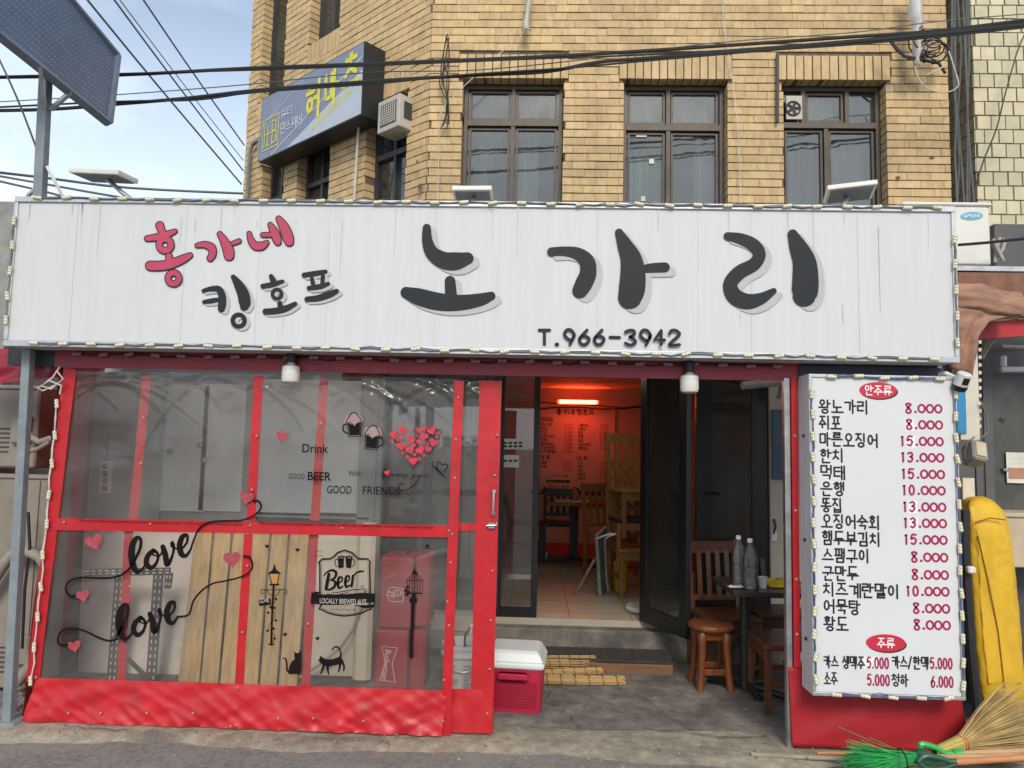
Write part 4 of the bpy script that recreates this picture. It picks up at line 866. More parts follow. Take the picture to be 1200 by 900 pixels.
# walking cat
Fz([(392, 775), (400, 768), (402, 750), (412, 765), (425, 770), (470, 770), (512, 756), (528, 770), (530, 795), (505, 800), (450, 812), (430, 805), (408, 795)], .001)
for k, s in enumerate(([(430, 790, 20), (418, 820, 13), (408, 848, 9)], [(445, 795, 20), (446, 825, 13), (450, 853, 9)], [(518, 780, 20), (512, 812, 12), (506, 838, 9)], [(524, 782, 18), (536, 808, 11), (534, 832, 9)], [(515, 770, 13), (518, 735, 10), (505, 706, 9), (484, 702, 9), (470, 720, 7)])): ribbon(sk, smooth_path(z4w(s)), df, .0014 + .0002 * k)
sk.build('cat_sticker', 'decal_black', cur); sk = MB(); am.build('lantern_glow_sticker', 'lamp_amber', cur)
z5b = lambda pts: [(430 + p[0] / 4.2875, 610 + p[1] / 4.2875, *[q / 4.2875 for q in p[2:]]) for p in pts]
fill(sk, z5b([(238, 232), (246, 255), (258, 268), (222, 268), (232, 255)]), .001)
for k in range(7):
    x = 204 + 12 * k; ribbon(sk, smooth_path(z5b([(238 + (x - 240) * .25, 266, 2.6), (x, 300, 2.6), (x, 368, 2.6)])), df, .001 + .0001 * k)
for k, s in enumerate(([(196, 300, 4), (284, 300, 4)], [(198, 366, 7), (276, 366, 7)], [(236, 372, 22), (232, 400, 20), (228, 520, 18), (224, 600, 19), (224, 684, 20)], [(226, 400, 28), (240, 400, 28)])): ribbon(sk, z5b(s), df, .002 + k * .0002)
for k, (x, y) in enumerate(((205, 335), (196, 352), (210, 362), (200, 372))): fill(sk, z5b([(x - 12, y), (x, y - 10), (x + 10, y), (x, y + 10)]), .0028 + k * .0002)
fill(sk, z5b([(302, 140), (290, 125), (302, 120), (316, 124)]), .001); fill(sk, z5b([(205, 166), (198, 158), (205, 154), (212, 158)]), .001)
sk.build('birdcage_sticker', 'decal_black', cur); txt('LOVE', 305.2, 706.6, 5.4, 10.5, m='decal_edge', rot=.13, dn=.004, name='love_board_sticker')
# beer plaque
pl = MB(); zp = lambda x, y: (290 + x / 4.737, 610 + y / 4.737)
out = [(480, 200), (500, 178), (540, 165), (580, 178), (602, 200), (620, 212), (668, 214), (682, 232), (678, 250), (682, 400), (678, 470), (688, 490), (660, 500), (640, 512), (590, 524), (540, 530), (490, 524), (445, 512), (425, 500), (398, 490), (408, 470), (402, 400), (402, 250), (396, 232), (415, 214), (460, 212)]
ribbon(pl, [(*zp(x, y), 1.9) for x, y in out], df, 0, closed=True); c_ = (540, 350); ribbon(pl, [(*zp(c_[0] + (x - c_[0]) * .93, c_[1] + (y - c_[1]) * .955), .5) for x, y in out], df, .0003, closed=True)
fill(pl, [zp(*p) for p in ((500, 210), (536, 206), (534, 262), (506, 266))], .0006); fill(pl, [zp(*p) for p in ((544, 206), (582, 210), (574, 266), (548, 262))], .0006)
for s in (-1, 1): ribbon(pl, smooth_path([(*zp(540 + s * 40, 215), 1.1), (*zp(540 + s * 54, 222), 1.1), (*zp(540 + s * 50, 250), 1.1), (*zp(540 + s * 36, 254), 1.1)]), df, .0008)
for k, (x0_, y0_) in enumerate(((508, 203), (522, 199), (536, 202), (552, 202), (566, 199), (578, 204))): q = zp(x0_, y0_); fill(pl, [(q[0] + 1.7 * math.cos(t * .785), q[1] + 1.2 * math.sin(t * .785)) for t in range(8)], .001 + k * .0001)
ribbon(pl, smooth_path([(*zp(352, 432), 12.2), (*zp(440, 440), 12.2), (*zp(540, 438), 12.2), (*zp(640, 430), 12.2), (*zp(708, 430), 10)]), df, .0014, caps=False)
for s in (([(350, 402), (380, 394), (412, 398), (380, 414)]), ([(590, 470), (650, 470), (708, 466), (700, 484), (650, 488)])): fill(pl, [zp(*p) for p in s], .0018)
ribbon(pl, smooth_path([(*zp(470, 402), .8), (*zp(520, 396), 1.1), (*zp(590, 384), 1.1), (*zp(638, 380), .9), (*zp(640, 364), .8), (*zp(626, 366), .6)]), df, .002); ribbon(pl, smooth_path([(*zp(440, 408), .8), (*zp(500, 412), 1), (*zp(560, 398), .8)]), df, .0022)
pl.build('beer_plaque_sticker', 'decal_black', cur)
pb = MB()
def bw_(s, dn): ribbon(pb, smooth_path([(*zp(x, y), w / 4.737) for x, y, w in s]), df, dn)
for k, s in enumerate(([(452, 298, 18), (444, 340, 20), (436, 380, 18)], [(424, 308, 7), (440, 288, 10), (470, 276, 14), (492, 290, 16), (484, 318, 14), (462, 330, 9)], [(462, 330, 9), (486, 340, 15), (482, 368, 16), (455, 384, 12), (434, 382, 9)],
                       [(498, 350, 8), (522, 338, 9), (526, 318, 10), (510, 316, 14), (502, 345, 16), (508, 374, 14), (530, 366, 8)], [(540, 345, 8), (562, 332, 9), (566, 312, 10), (551, 310, 14), (543, 339, 16), (549, 368, 14), (571, 358, 8)], [(586, 306, 14), (582, 340, 15), (578, 366, 14)], [(584, 320, 8), (600, 294, 9), (622, 284, 12), (644, 282, 9)], [(612, 290, 12), (608, 330, 12), (606, 360, 12)][:0])): bw_(s, .0006 + k * .0003)
pb.build('beer_word_sticker', 'decal_black', cur)
txt('LOCALLY BREWED ALES', 375, 706.6, 6.0, 54, m='decal_edge', bold=.0, dn=.004, name='banner_word_sticker'); txt('ON DRAUGHT SINCE 1978', 387.5, 715.5, 2.6, 29, name='plaque_small_print'); txt('COUNTER', 367, 647, 1.8, 11, name='plaque_small_print'); txt('CENTER', 368, 652, 1.8, 10, name='plaque_small_print')
led_string('string of cream LED modules down the left edge of the vinyl curtain', [(P(69, 457, CY - .026), P(36, 815, CY - .03), 10, True)], None, 'led_body', 'led_lens', 'wire_white', jit=.006)
led_string('string of dull unlit LED modules along the dark red header beam', [((-2.8, CY - .034, HZ1 - .075), (1.46, CY - .034, HZ1 - .075), 27, False)], None, 'led_old', 'led_old', 'wire_black', jit=.005)

# ================================================================ MENU BOARD
MY = 4.1; mx0, mx1, mz0, mz1 = 1.492, 2.288, .346, 2.058
menu = thing('menu_board', 'tall white price list board with black dishes and red prices beside the entrance', 'menu sign', (1.9, MY, mz0))
f = MB(); f.box(mx0, mx1, MY, MY + .15, mz0, mz1); f.build('housing', 'sign_side', menu, bevel=.004)
f = MB(); f.box(mx0 + .02, mx1 - .02, MY - .0035, MY - .0005, mz0 + .02, mz1 - .02); f.build('panel', 'board_clean', menu)
f = MB(); f.box(mx0, mx1, MY - .010, MY - .0008, mz1 - .018, mz1); f.box(mx0, mx1, MY - .010, MY - .0008, mz0, mz0 + .018); f.box(mx0, mx0 + .018, MY - .0098, MY - .0008, mz0 + .018, mz1 - .018); f.box(mx1 - .018, mx1, MY - .0098, MY - .0008, mz0 + .018, mz1 - .018); f.build('frame', 'alu', menu, bevel=.002)
f = MB()
for z in (1.72, 1.15, .62): f.box(mx0 - .006, mx0 - .0005, MY + .06, MY + .085, z - .008, z + .008)
f.build('bolt', 'wire_black', menu)
MF = MY - .0045; wf = wall_fn(MF); random.seed(11)
rows = [('왕노가리', '8.000', 477, 1018), ('쥐포', '8.000', 496, 986), ('마른오징어', '15.000', 515.5, 1029), ('한치', '13.000', 534.5, 989), ('먹태', '15.000', 554, 991), ('은행', '10.000', 573, 990), ('똥집', '13.000', 592.5, 987), ('오징어숙회', '13.000', 611.5, 1031), ('햄두부김치', '15.000', 631, 1032), ('스팸구이', '8.000', 651.5, 1019), ('군만두', '8.000', 672, 1006), ('치즈계란말이', '10.000', 691.5, 1054), ('어묵탕', '8.000', 711.5, 1008), ('황도', '8.000', 731, 994)]
patch = MB()
for k, (name, price, py, xr) in enumerate(rows):
    xl = 959 + k * .45
    p = P(xl, py - 1 + .2, MF); q = P(xr, py, MF); mb = MB(); h = M(15.0, MF)
    write(mb, name, p.x + .004, p.z - h / 2, h, wf, 0, pen=.135, sp=.16, wid=q.x - p.x - .006, jit=.03); mb.build('dish_name', 'ink', menu)
    xr2 = 1103.5 + k * .8; wpx = 43 if len(price) == 5 else 49.5
    r = P(xr2, py + 2.2, MF); h = M(10.6, MF); mb = MB(); W = M(wpx, MF)
    # wide round zeros as in the photograph
    nz = price.split('.')[0]; xr2 = 1104.2 + .75 * k
    X = lambda px: P(px, py + 2.2, MF).x
    for j in range(3): ring(mb, (X(xr2 - 4.6 - 9.75 * j), r.z), M(3.7, MF), M(2.3, MF), wf, .0002 * j, sy=1.18)
    ribbon(mb, [(X(xr2 - 31.6), r.z - M(4.0, MF), M(2.7, MF)), (X(xr2 - 31.2), r.z - M(4.0, MF), M(2.7, MF))], wf, .0007)
    write(mb, nz[-1], X(xr2 - 42.2), r.z - M(5.2, MF), M(10.6, MF), wf, .001, pen=.2, wid=M(6.6, MF))
    if len(nz) == 2: write(mb, nz[0], X(xr2 - 50), r.z - M(5.2, MF), M(10.6, MF), wf, .0014, pen=.2, wid=M(5.2, MF))
    mb.build('price', 'price_red', menu)
    if k in (1, 2, 6, 7):
        c = P(1065.5 + k * .75, py + 2, MF); patch.box(c.x - M(5, MF), c.x + M(5, MF), MF + .0003, MF + .0009, c.z - M(7, MF), c.z + M(7, MF))
c = P(1019, 777, MF); patch.box(c.x - M(7, MF), c.x + M(10, MF), MF + .0003, MF + .0012, c.z - M(6.5, MF), c.z + M(6.5, MF)); patch.build('price_patch', 'letter_white', menu)
for py, px, word, rx_ in ((457.5, 1029, '안주류', 21.5), (753.5, 1038, '주류', 22)):
    c = P(px, py, MF); a, b = M(rx_, MF), M(9.6, MF)
    for dx_, dz_, mt, dn in ((.006, -.007, 'oval_dark', .0002), (0, 0, 'oval_red', .001)):
        o = MB(); o.poly([(c.x + dx_ + a * math.cos(t * .196), MF - dn, c.z + dz_ + b * math.sin(t * .196)) for t in range(32)]); o.build('heading_oval', mt, menu)
    w = M(31 if len(word) == 3 else 19, MF); o = MB(); write(o, word, c.x - w / 2, c.z - M(5.3, MF), M(10.6, MF), wf, .002, pen=.125, sp=.1, wid=w); o.build('heading', 'letter_white', menu)
for word, x0, x1, py, mt in (('카스 생맥주', 965.5, 1013, 776, 'ink'), ('5.000', 1016.5, 1042, 777, 'price_red'), ('카스/한맥', 1045.5, 1088, 776.5, 'ink'), ('5.000', 1090.5, 1116.5, 777.5, 'price_red'), ('소주', 966, 981, 795, 'ink'), ('5.000', 1017, 1043, 797, 'price_red'), ('청하', 1045, 1064, 797, 'ink'), ('6.000', 1091.5, 1117.5, 799, 'price_red')):
    a, b = P(x0, py, MF), P(x1, py, MF); h = M(13 if mt == 'ink' else 11.4, MF); o = MB(); write(o, word, a.x, (a.z + b.z) / 2 - h / 2, h, wf, .001, pen=.125 if mt == 'ink' else .15, sp=.14, wid=b.x - a.x); o.build('price' if mt != 'ink' else 'dish_name', mt, menu)
ml = MY - .012
led_string('loop of cream LED modules edging the tall white price list', [((mx0 + .045, ml, mz1 - .012), (mx1 - .02, ml, mz1 - .012), 5, False), ((mx0 + .014, ml, mz1 - .05), (mx0 + .014, ml, mz0 + .03), 14, True), ((mx0 + .05, ml, mz0 + .010), (mx1 - .02, ml, mz0 + .010), 5, False), ((mx1 - .010, ml, mz1 - .04), (mx1 - .010, ml, mz0 + .02), 14, True)], None, 'led_body', 'led_lens', 'wire_blue', jit=.005)
sk_ = thing('tarp_skirt', 'red tarpaulin skirt with steel edge post under the price list board', 'tarpaulin', (1.95, 4.24, 0))
f = MB(); sy = 4.27; f.sheet((1.425, sy, .44), (2.36, sy + .02, .44), (2.40, sy + .0, .012), (1.44, sy - .012, .02), 60, 20, lambda u, v: -(.007 * noise.noise(Vector((u * 5 + v * 3, v * 2.5, 11))) + .003 * math.sin(u * 11 + v * 5) * v)); f.build('sheet', 'skirt_red', sk_, smooth=True, thick=.003)
f = MB(); f.box(1.455, 1.49, sy - .01, sy + .03, .44, 2.06); f.build('edge_strip', 'pvc_red', sk_)
f = MB(); f.box(1.42, 1.45, sy + .005, sy + .045, 0, 2.05); f.build('post', 'steel', sk_)
f = MB()
for z in (1.72, 1.30, .92, .62): rivet(0, 0, 0.001, mb=f) if False else f.lathe([(.009, 0), (.009, .002), (.004, .005)], (0, 0, 0), 10, Matrix.Translation((1.473, sy - .010, z)) @ Matrix.Rotation(R(90), 4, 'X'))
f.build('rivet', 'rivet', sk_)

# ================================================================ LIGHTS, CAMERA ON THE PORCH
def led_bulb(px, pytop, Y, label):
    c = P(px, pytop, Y); o = thing('light_bulb', label, 'light bulb', c, group='bulbs under the white bar sign')
    f = MB(); f.lathe([(.026, -.055), (.028, 0), (.018, .01)], c, 16); f.build('socket', 'sign_black', o, smooth=True)
    f = MB(); f.lathe([(.019, -.056), (.024, -.066), (.05, -.078), (.052, -.098)], c, 20); f.build('collar', 'white_plastic', o, smooth=True)
    f = MB(); f.lathe([(.0515, -.099), (.0525, -.15), (.047, -.168), (.03, -.176), (.004, -.178)], c, 24); f.build('globe', 'glass_bulb', o, smooth=True)
led_bulb(342, 414, 4.24, 'white bulb with ribbed collar hanging over the clear vinyl curtain'); led_bulb(808, 425, 4.24, 'white bulb hanging over the open glass doors')
cc = P(1127, 447, 4.06); o = thing('security_camera', 'small white and black security camera at the top corner of the price list', 'camera', cc)
mrot = Matrix.Translation(cc) @ Matrix.Rotation(R(8), 4, 'Y') @ Matrix.Rotation(R(28), 4, 'X')
f = MB(); f.lathe([(.030, .05), (.036, .045), (.038, -.02)], (0, 0, 0), 18, mrot); f.build('body', 'camera_white', o, smooth=True)
f = MB(); f.lathe([(.039, -.021), (.040, -.035), (.034, -.05), (.02, -.055), (.002, -.056)], (0, 0, 0), 18, mrot); f.build('lens_cover', 'black_gloss', o, smooth=True)
f = MB(); f.box(-.014, .016, -.040, -.034, -.005, .032, mrot); f.build('sensor_window', 'black_gloss', o)
f = MB(); f.tube([cc + Vector((-.01, .03, .02)), cc + Vector((-.05, .06, .05)), cc + Vector((-.05, .12, .05))], .012); f.build('bracket', 'camera_white', o)
def flood(tl, tr, br, bl, arm, label):
    """solar flood light: tilted white tray with dark panel below, arm down to the sign"""
    q = [Vector(v) for v in (tl, tr, br, bl)]; c = sum(q, Vector()) / 4; n = (q[1] - q[0]).cross(q[3] - q[0]).normalized(); n = n if n.z < 0 else -n
    o = thing('flood_light', label, 'flood light', arm[-1], group='flood lights on the white bar sign')
    f = MB(); f.slab(q, -n * .03); f.build('tray', 'flood_white', o, bevel=.006)
    f = MB(); f.slab([c + (v - c) * .86 + n * .001 for v in q], n * .004); f.build('lamp_panel', 'flood_panel', o)
    f = MB(); f.tube(arm, .014); f.build('arm', 'steel', o)
    f = MB(); f.box(arm[-1].x - .03, arm[-1].x + .03, arm[-1].y - .03, arm[-1].y + .03, arm[-1].z - .004, arm[-1].z + .006); f.build('foot', 'steel', o); return o
def fl3(x, y, w, Y, d, tilt, arm, label, yaw=0, rol=0):
    c = P(x, y, Y); m = Matrix.Rotation(R(yaw), 3, 'Z') @ Matrix.Rotation(R(rol), 3, 'Y') @ Matrix.Rotation(R(tilt), 3, 'X')
    q = [c + m @ Vector(v) for v in ((-w / 2, d / 2, 0), (w / 2, d / 2, 0), (w / 2, -d / 2, 0), (-w / 2, -d / 2, 0))]
    a = P(*arm, Y - .06); a.z = SZ1 + .016; a.y = SY + .12; flood(*q, [c + Vector((0, .02, .01)), c.lerp(a, .5), a], label)
fl3(122, 209, .30, 4.24, .22, 6, (158, 232), 'solar flood light tilted toward the street, beside the tall panel pole', 0, 2)
fl3(554, 229, .235, 4.26, .15, -4, (558, 244), 'flood light seen edge on, in front of the left front window', 0, -1)
fl3(996, 228, .265, 4.25, .20, -6, (984, 245), 'flood light with grey face, below the window with the exhaust fan', -14, -3)

# tall pole with solar panel
pb_ = P(47, 233, 4.22); pb_.z = SZ1
pole = thing('solar_panel', 'large dark solar panel on a grey steel pole rising behind the sign', 'solar panel', pb_)
f = MB(); f.bar(pb_ - Vector((0, 0, .02)), P(54, 85, 4.22), .055, .055, (0, 1, 0)); f.build('pole', 'steel_paint', pole, bevel=.004)
br_, tr_, tl_, bl_ = P(127, 145, 4.45), P(137, 66, 4.75), P(-42, -148, 3.9), P(-50, 3, 3.55)
n_ = (tr_ - br_).cross(bl_ - br_).normalized(); n_ = -n_ if n_.dot(Vector((0, 0, CAMH)) - br_) < 0 else n_
f = MB(); f.slab([br_, tr_, tl_, bl_], -n_ * .03); f.build('panel', 'solar_cell', pole)
f = MB()
for a, b in ((br_, tr_), (tr_, tl_), (tl_, bl_), (bl_, br_)): f.bar(a + n_ * .004, b + n_ * .004, .022, .05, n_)
f.build('frame', 'solar_frame', pole)
f = MB(); ex, ey = (bl_ - br_), (tr_ - br_); nu, nv = 46, 17
for i in range(1, nu):
    for j in range(1, nv):
        u, v = i / nu, j / nv; c = (br_ * (1 - u) + bl_ * u) * (1 - v) + (tr_ * (1 - u) + tl_ * u) * v + n_ * .002; a = ex.normalized() * .0065; b = ey.normalized() * .003
        f.poly([c - a, c - b, c + a, c + b])
f.build('cell_dots', 'solar_dot', pole)
f = MB(); f.bar(P(52, 128, 4.2), br_.lerp(bl_, .52) + n_ * .02, .022, .022); f.bar(P(60, 128, 4.2), br_.lerp(bl_, .30) + n_ * .02, .022, .022); f.bar(P(54, 90, 4.22), br_.lerp(bl_, .42) + n_ * .02, .03, .03); f.build('brace', 'steel', pole)
f = MB(); f.bar(P(55, 195, 4.2), P(74, 231, 4.25), .018, .018); f.bar(P(48, 215, 4.2), P(32, 230, 4.25), .018, .018); f.build('stay', 'steel', pole)

# ================================================================ WALL SIGN AND AIR CONDITIONER ON THE SLANTED FACADE
NC = Vector((DC.y, -DC.x, 0)); NC = NC if NC.y < 0 else -NC
def C3(u, z, n=0): return O + DC * u + NC * n + Vector((0, 0, z))
def chit(px, py, n=0):
    d = ray(px, py); o_ = O + NC * n; t = ((o_ - Vector((0, 0, CAMH))).dot(NC)) / d.dot(NC); p = Vector((0, 0, CAMH)) + d * t; return (p - o_).dot(DC), p.z
PN = .24; uA, zA = chit(428, 44, PN); uB, zB = chit(307, 120, PN); uC, zC = chit(428, 112, PN); uD, zD = chit(308, 206, PN); zt = (zA + zB) / 2; zb = (zC + zD) / 2
vs_ = thing('wall_sign', 'slate blue fascia sign with yellow lettering high on the slanted brick side', 'shop sign', C3((uA + uB) / 2, zb, .12))
f = MB(); f.slab([C3(uA, zb, PN), C3(uB, zb, PN), C3(uB, zt, PN), C3(uA, zt, PN)], -NC * (PN - .02)); f.build('housing', 'sign_black', vs_)
cf = lambda x, y, dn: tuple(C3(uB - x, zb + y, PN + .003 + dn)); W_, H_ = uB - uA, zt - zb
f = MB(); f.poly([cf(.01, .01, 0), cf(W_ - .01, .01, 0), cf(W_ - .01, H_ - .01, 0), cf(.01, H_ - .01, 0)]); f.build('panel', 'vert_sign', vs_)
f = MB(); f.poly([cf(W_ * .30, .012, .002), cf(W_ - .012, .012, .002), cf(W_ - .012, H_ * .62, .002)]); f.build('panel_stripe', 'vert_sign_light', vs_)
f = MB(); ribbon(f, [(W_ * .14, .02, .012), (W_ - .015, H_ * .80, .012)], cf, .003, caps=False); ribbon(f, [(W_ * .02, H_ * .55, .008), (W_ * .5, H_ - .02, .008)], cf, .0032, caps=False); f.build('panel_line', 'vert_line', vs_)
f = MB(); write(f, '허', W_ * .49, H_ * .28, H_ * .52, cf, .005, pen=.13, wid=W_ * .13); write(f, '바', W_ * .67, H_ * .34, H_ * .5, cf, .005, pen=.13, wid=W_ * .11); write(f, '츠', W_ * .83, H_ * .40, H_ * .52, cf, .005, pen=.13, wid=W_ * .13)
ribbon(f, [(W_ * .04, H_ * .14, .012), (W_ * .21, H_ * .14, .012), (W_ * .21, H_ * .62, .012), (W_ * .04, H_ * .62, .012)], cf, .005, closed=True)
for s in ([(.06, .2), (.06, .56)], [(.085, .2), (.11, .2)], [(.095, .2), (.095, .5)], [(.07, .38), (.13, .38)], [(.145, .2), (.145, .56)], [(.145, .54), (.18, .54), (.185, .4), (.15, .38)], [(.15, .38), (.19, .37), (.192, .22), (.145, .2)]): ribbon(f, [(W_ * a, H_ * b, .014) for a, b in s], cf, .0055 + s[0][0] * .004)
f.build('lettering', 'vert_yellow', vs_)
f = MB(); write(f, '뷰티', W_ * .235, H_ * .50, H_ * .15, cf, .005, pen=.1, wid=W_ * .12); write(f, '댄스웨어', W_ * .235, H_ * .27, H_ * .16, cf, .005, pen=.1, wid=W_ * .22); f.build('lettering', 'vert_line', vs_)
f = MB()
for k in range(18): ribbon(f, [(W_ * (.56 + .0205 * k), H_ * (.10 + .016 * k), .012), (W_ * (.56 + .0205 * k), H_ * (.18 + .016 * k), .012)], cf, .005)
f.build('small_lettering', 'vert_yellow', vs_)
wac = thing('window_air_conditioner', 'boxy beige air conditioner jutting from a window of the slanted brick side', 'air conditioner', C3(.5, 4.28, .1))
AN = .15; a0 = chit(468, 125, AN)[0]; a1 = chit(442.5, 140, AN)[0]; b0 = (chit(468, 145, AN)[1] + chit(444, 158, AN)[1]) / 2; b1 = (chit(467.5, 107, AN)[1] + chit(442, 123, AN)[1]) / 2
f = MB(); f.slab([C3(a0, b0, AN), C3(a1, b0, AN), C3(a1, b1, AN), C3(a0, b1, AN)], -NC * (AN + .05)); f.build('case', 'ac_cream', wac, bevel=.008)
f = MB(); f.slab([C3(a0 + .04, b0 + .05, AN + .006), C3(a1 - .04, b0 + .05, AN + .006), C3(a1 - .04, b1 - .04, AN + .006), C3(a0 + .04, b1 - .04, AN + .006)], -NC * .005); f.build('grille', 'ac_dark', wac)
f = MB()
for k in range(9): z = b0 + .06 + k * (b1 - b0 - .11) / 8; f.bar(C3(a0 + .04, z, AN + .01), C3(a1 - .04, z, AN + .01), .006, .006)
for k in range(8): u = a0 + .05 + k * (a1 - a0 - .1) / 7; f.bar(C3(u, b0 + .05, AN + .0105), C3(u, b1 - .04, AN + .0105), .006, .006, NC)
f.build('grille_bars', 'ac_cream', wac)
f = MB(); f.slab([C3(a0 - .001, b0 + .08, AN - .05), C3(a0 - .001, b0 + .08, AN - .16), C3(a0 - .001, b1 - .05, AN - .16), C3(a0 - .001, b1 - .05, AN - .05)], DC * .003); f.build('side_vent', 'ac_dark', wac)

# ================================================================ BEHIND THE CURTAIN
WY = DY - .02
def pan(px0, py0, px1, py1, Y, d, mb=None):
    a, b = P(px0, py0, Y), P(px1, py1, Y); m = mb or MB(); m.box(a.x, b.x, Y, Y + d, b.z, a.z); return m
do = thing('steel_cabinet', 'pale grey two door steel cabinet with round knobs behind the curtain', 'cabinet', P(230, 720, 5.85))
f = pan(168, 446, 285, 790, 5.84, .2); f.build('carcass', 'frame_grey', do)
f = pan(171, 450, 238, 600, 5.815, .024); f.build('door', 'board_grey', do, bevel=.004)
f = pan(240, 450, 281, 600, 5.815, .024); f.build('door', 'board_grey', do, bevel=.004)
for px, py in ((201, 528), (236, 521), (240, 539)):
    f = MB(); c = P(px, py, 5.815); f.lathe([(.012, 0), (.012, .012), (.022, .02), (.02, .035), (.002, .038)], (0, 0, 0), 14, Matrix.Translation(c) @ Matrix.Rotation(R(90), 4, 'X')); f.build('knob', 'steel', do, smooth=True)
wb = thing('sliding_panel', 'pair of pale grey boards in grey rails behind the drink stickers', 'panel', P(360, 700, 5.9))
f = pan(306, 444, 372, 602, 5.86, .03); f.build('board', 'board_grey', wb, bevel=.004); f = pan(376, 446, 422, 602, 5.88, .03); f.build('board', 'board_grey', wb, bevel=.004)
f = pan(424, 444, 432, 760, 5.85, .08); pan(434, 444, 439, 760, 5.87, .08, f); pan(290, 603, 432, 609, 5.85, .1, f); f.build('rail', 'frame_grey', wb)
gp = thing('grey_pillar', 'grey painted pillar carrying a four socket outlet strip', 'pillar', P(132, 790, 5.5))
f = pan(113, 436, 150, 800, 5.5, .3); pan(128, 436, 133, 800, 5.49, .01, f); pan(140, 436, 144, 800, 5.485, .015, f); f.build('shaft', 'frame_grey', gp)
st_ = thing('power_strip', 'white four socket outlet strip on the grey pillar', 'outlet', P(122, 580, 5.48))
f = pan(117.5, 540, 128, 578, 5.462, .03); f.build('case', 'paper', st_, bevel=.004)
for k in range(4):
    f = MB(); c = P(122.8, 546.5 + k * 8.6, 5.462); f.lathe([(.021, 0), (.021, .004), (.015, .004), (.014, -.004)], (0, 0, 0), 14, Matrix.Translation(c) @ Matrix.Rotation(R(90), 4, 'X')); f.build('socket', 'ac_dark', st_)
f = MB(); f.tube([P(125, 540, 5.46), P(126, 530, 5.45), P(124, 522, 5.46), P(128, 510, 5.48)], .006); f.build('cord', 'wire_black', st_)
tb = thing('white_board', 'big off white foam board leaning behind the slotted steel rack', 'board', G(165, 805, 0))
f = MB(); a = P(100, 622, 5.3); f.slab([P(98, 622, 5.35), P(240, 622, 5.35), P(225, 815, 5.15), P(90, 815, 5.15)], (0, .04, 0)); f.build('sheet', 'board_white', tb)
rk = thing('slotted_rack', 'dark slotted steel angle frame standing before the off white board', 'rack', G(160, 812, 0))
def slotted(name, a, b, w):
    f = MB(); a, b = Vector(a), Vector(b); f.bar(a, b, w, .006, (0, 1, 0)); d = b - a; L = d.length; x = d.normalized().cross(Vector((0, 1, 0))); f.bar(a + x * (-w / 2) + Vector((0, .02, 0)), b + x * (-w / 2) + Vector((0, .02, 0)), .006, .04, (0, 1, 0)); f.build('rail', 'rack_steel', rk)
    g_ = MB(); n = int(L / .045)
    for s in (-.22, .22):
        for k in range(n):
            p = a + d * ((k + .3) / n) + x * (w * s) + Vector((0, -.0045, 0)); g_.bar(p, p + d.normalized() * .022, .008, .002, (0, 1, 0))
    g_.build('slot_row', 'board_white', rk)
RY = 5.0
slotted('r', P(141, 672, RY), P(130, 815, RY), M(12, RY)); slotted('r', P(186, 672, RY), P(176, 815, RY), M(12, RY)); slotted('r', P(98, 671, RY - .006), P(200, 669, RY - .006), M(8, RY)); slotted('r', P(102, 672, RY + .3), P(92, 815, RY + .3), M(9, RY)); slotted('r', P(198, 672, RY + .28), P(188, 815, RY + .28), M(9, RY))
f = MB(); f.bar(P(150, 772, RY - .01), P(178, 800, RY - .01), .03, .006, (0, 1, 0)); f.build('brace', 'rack_steel', rk)
pt = thing('wood_pallet', 'slatted pale wood pallet standing upright behind the curtain', 'pallet', G(290, 815, 0))
PY0, PY1 = 5.15, 5.02
pxs = [(229, 249, 206, 231), (252, 271, 233, 253), (274, 292, 256, 276), (295, 316, 279, 300), (319, 338, 303, 322), (341, 362, 325, 346)]
for k, (a, b, c, d) in enumerate(pxs):
    f = MB(); f.slab([P(a, 620, PY0), P(b, 620, PY0), P(d, 822, PY1), P(c, 822, PY1)], (0, .02, 0)); f.build('plank', 'pallet', pt, bevel=.002)
for y in (640, 730, 805):
    f = MB(); a, b = P(232 - (y - 620) * .11, y, PY0 - .05), P(360 - (y - 620) * .08, y + 2, PY0 - .05); a.y += .10; b.y += .10; f.bar(a, b, .09, .09, (0, 1, 0)); f.build('bearer', 'pallet_dark', pt)
fr_ = thing('tall_cabinet', 'tall beige cabinet with rounded corner and trailing cable beside the pallet', 'cabinet', G(400, 815, 0))
f = MB(); a, b = P(366, 622, 5.2), P(430, 622, 5.2); f.rbox(a.x, b.x, 5.2, 5.6, 0.0, a.z, .03); f.build('body', 'box_beige', fr_, smooth=True)
f = MB(); a, b = P(418, 614, 5.12), P(440, 614, 5.12); f.rbox(a.x, b.x, 5.12, 5.3, 0.0, a.z, .03); f.build('side_column', 'box_beige', fr_, smooth=True)
f = MB(); f.tube(smooth3 := [P(x, y, 5.1) for x, y in ((428, 690), (424, 710), (414, 738), (400, 758), (380, 775), (355, 792), (330, 800))], .010); f.build('cable', 'pipe_grey', fr_)
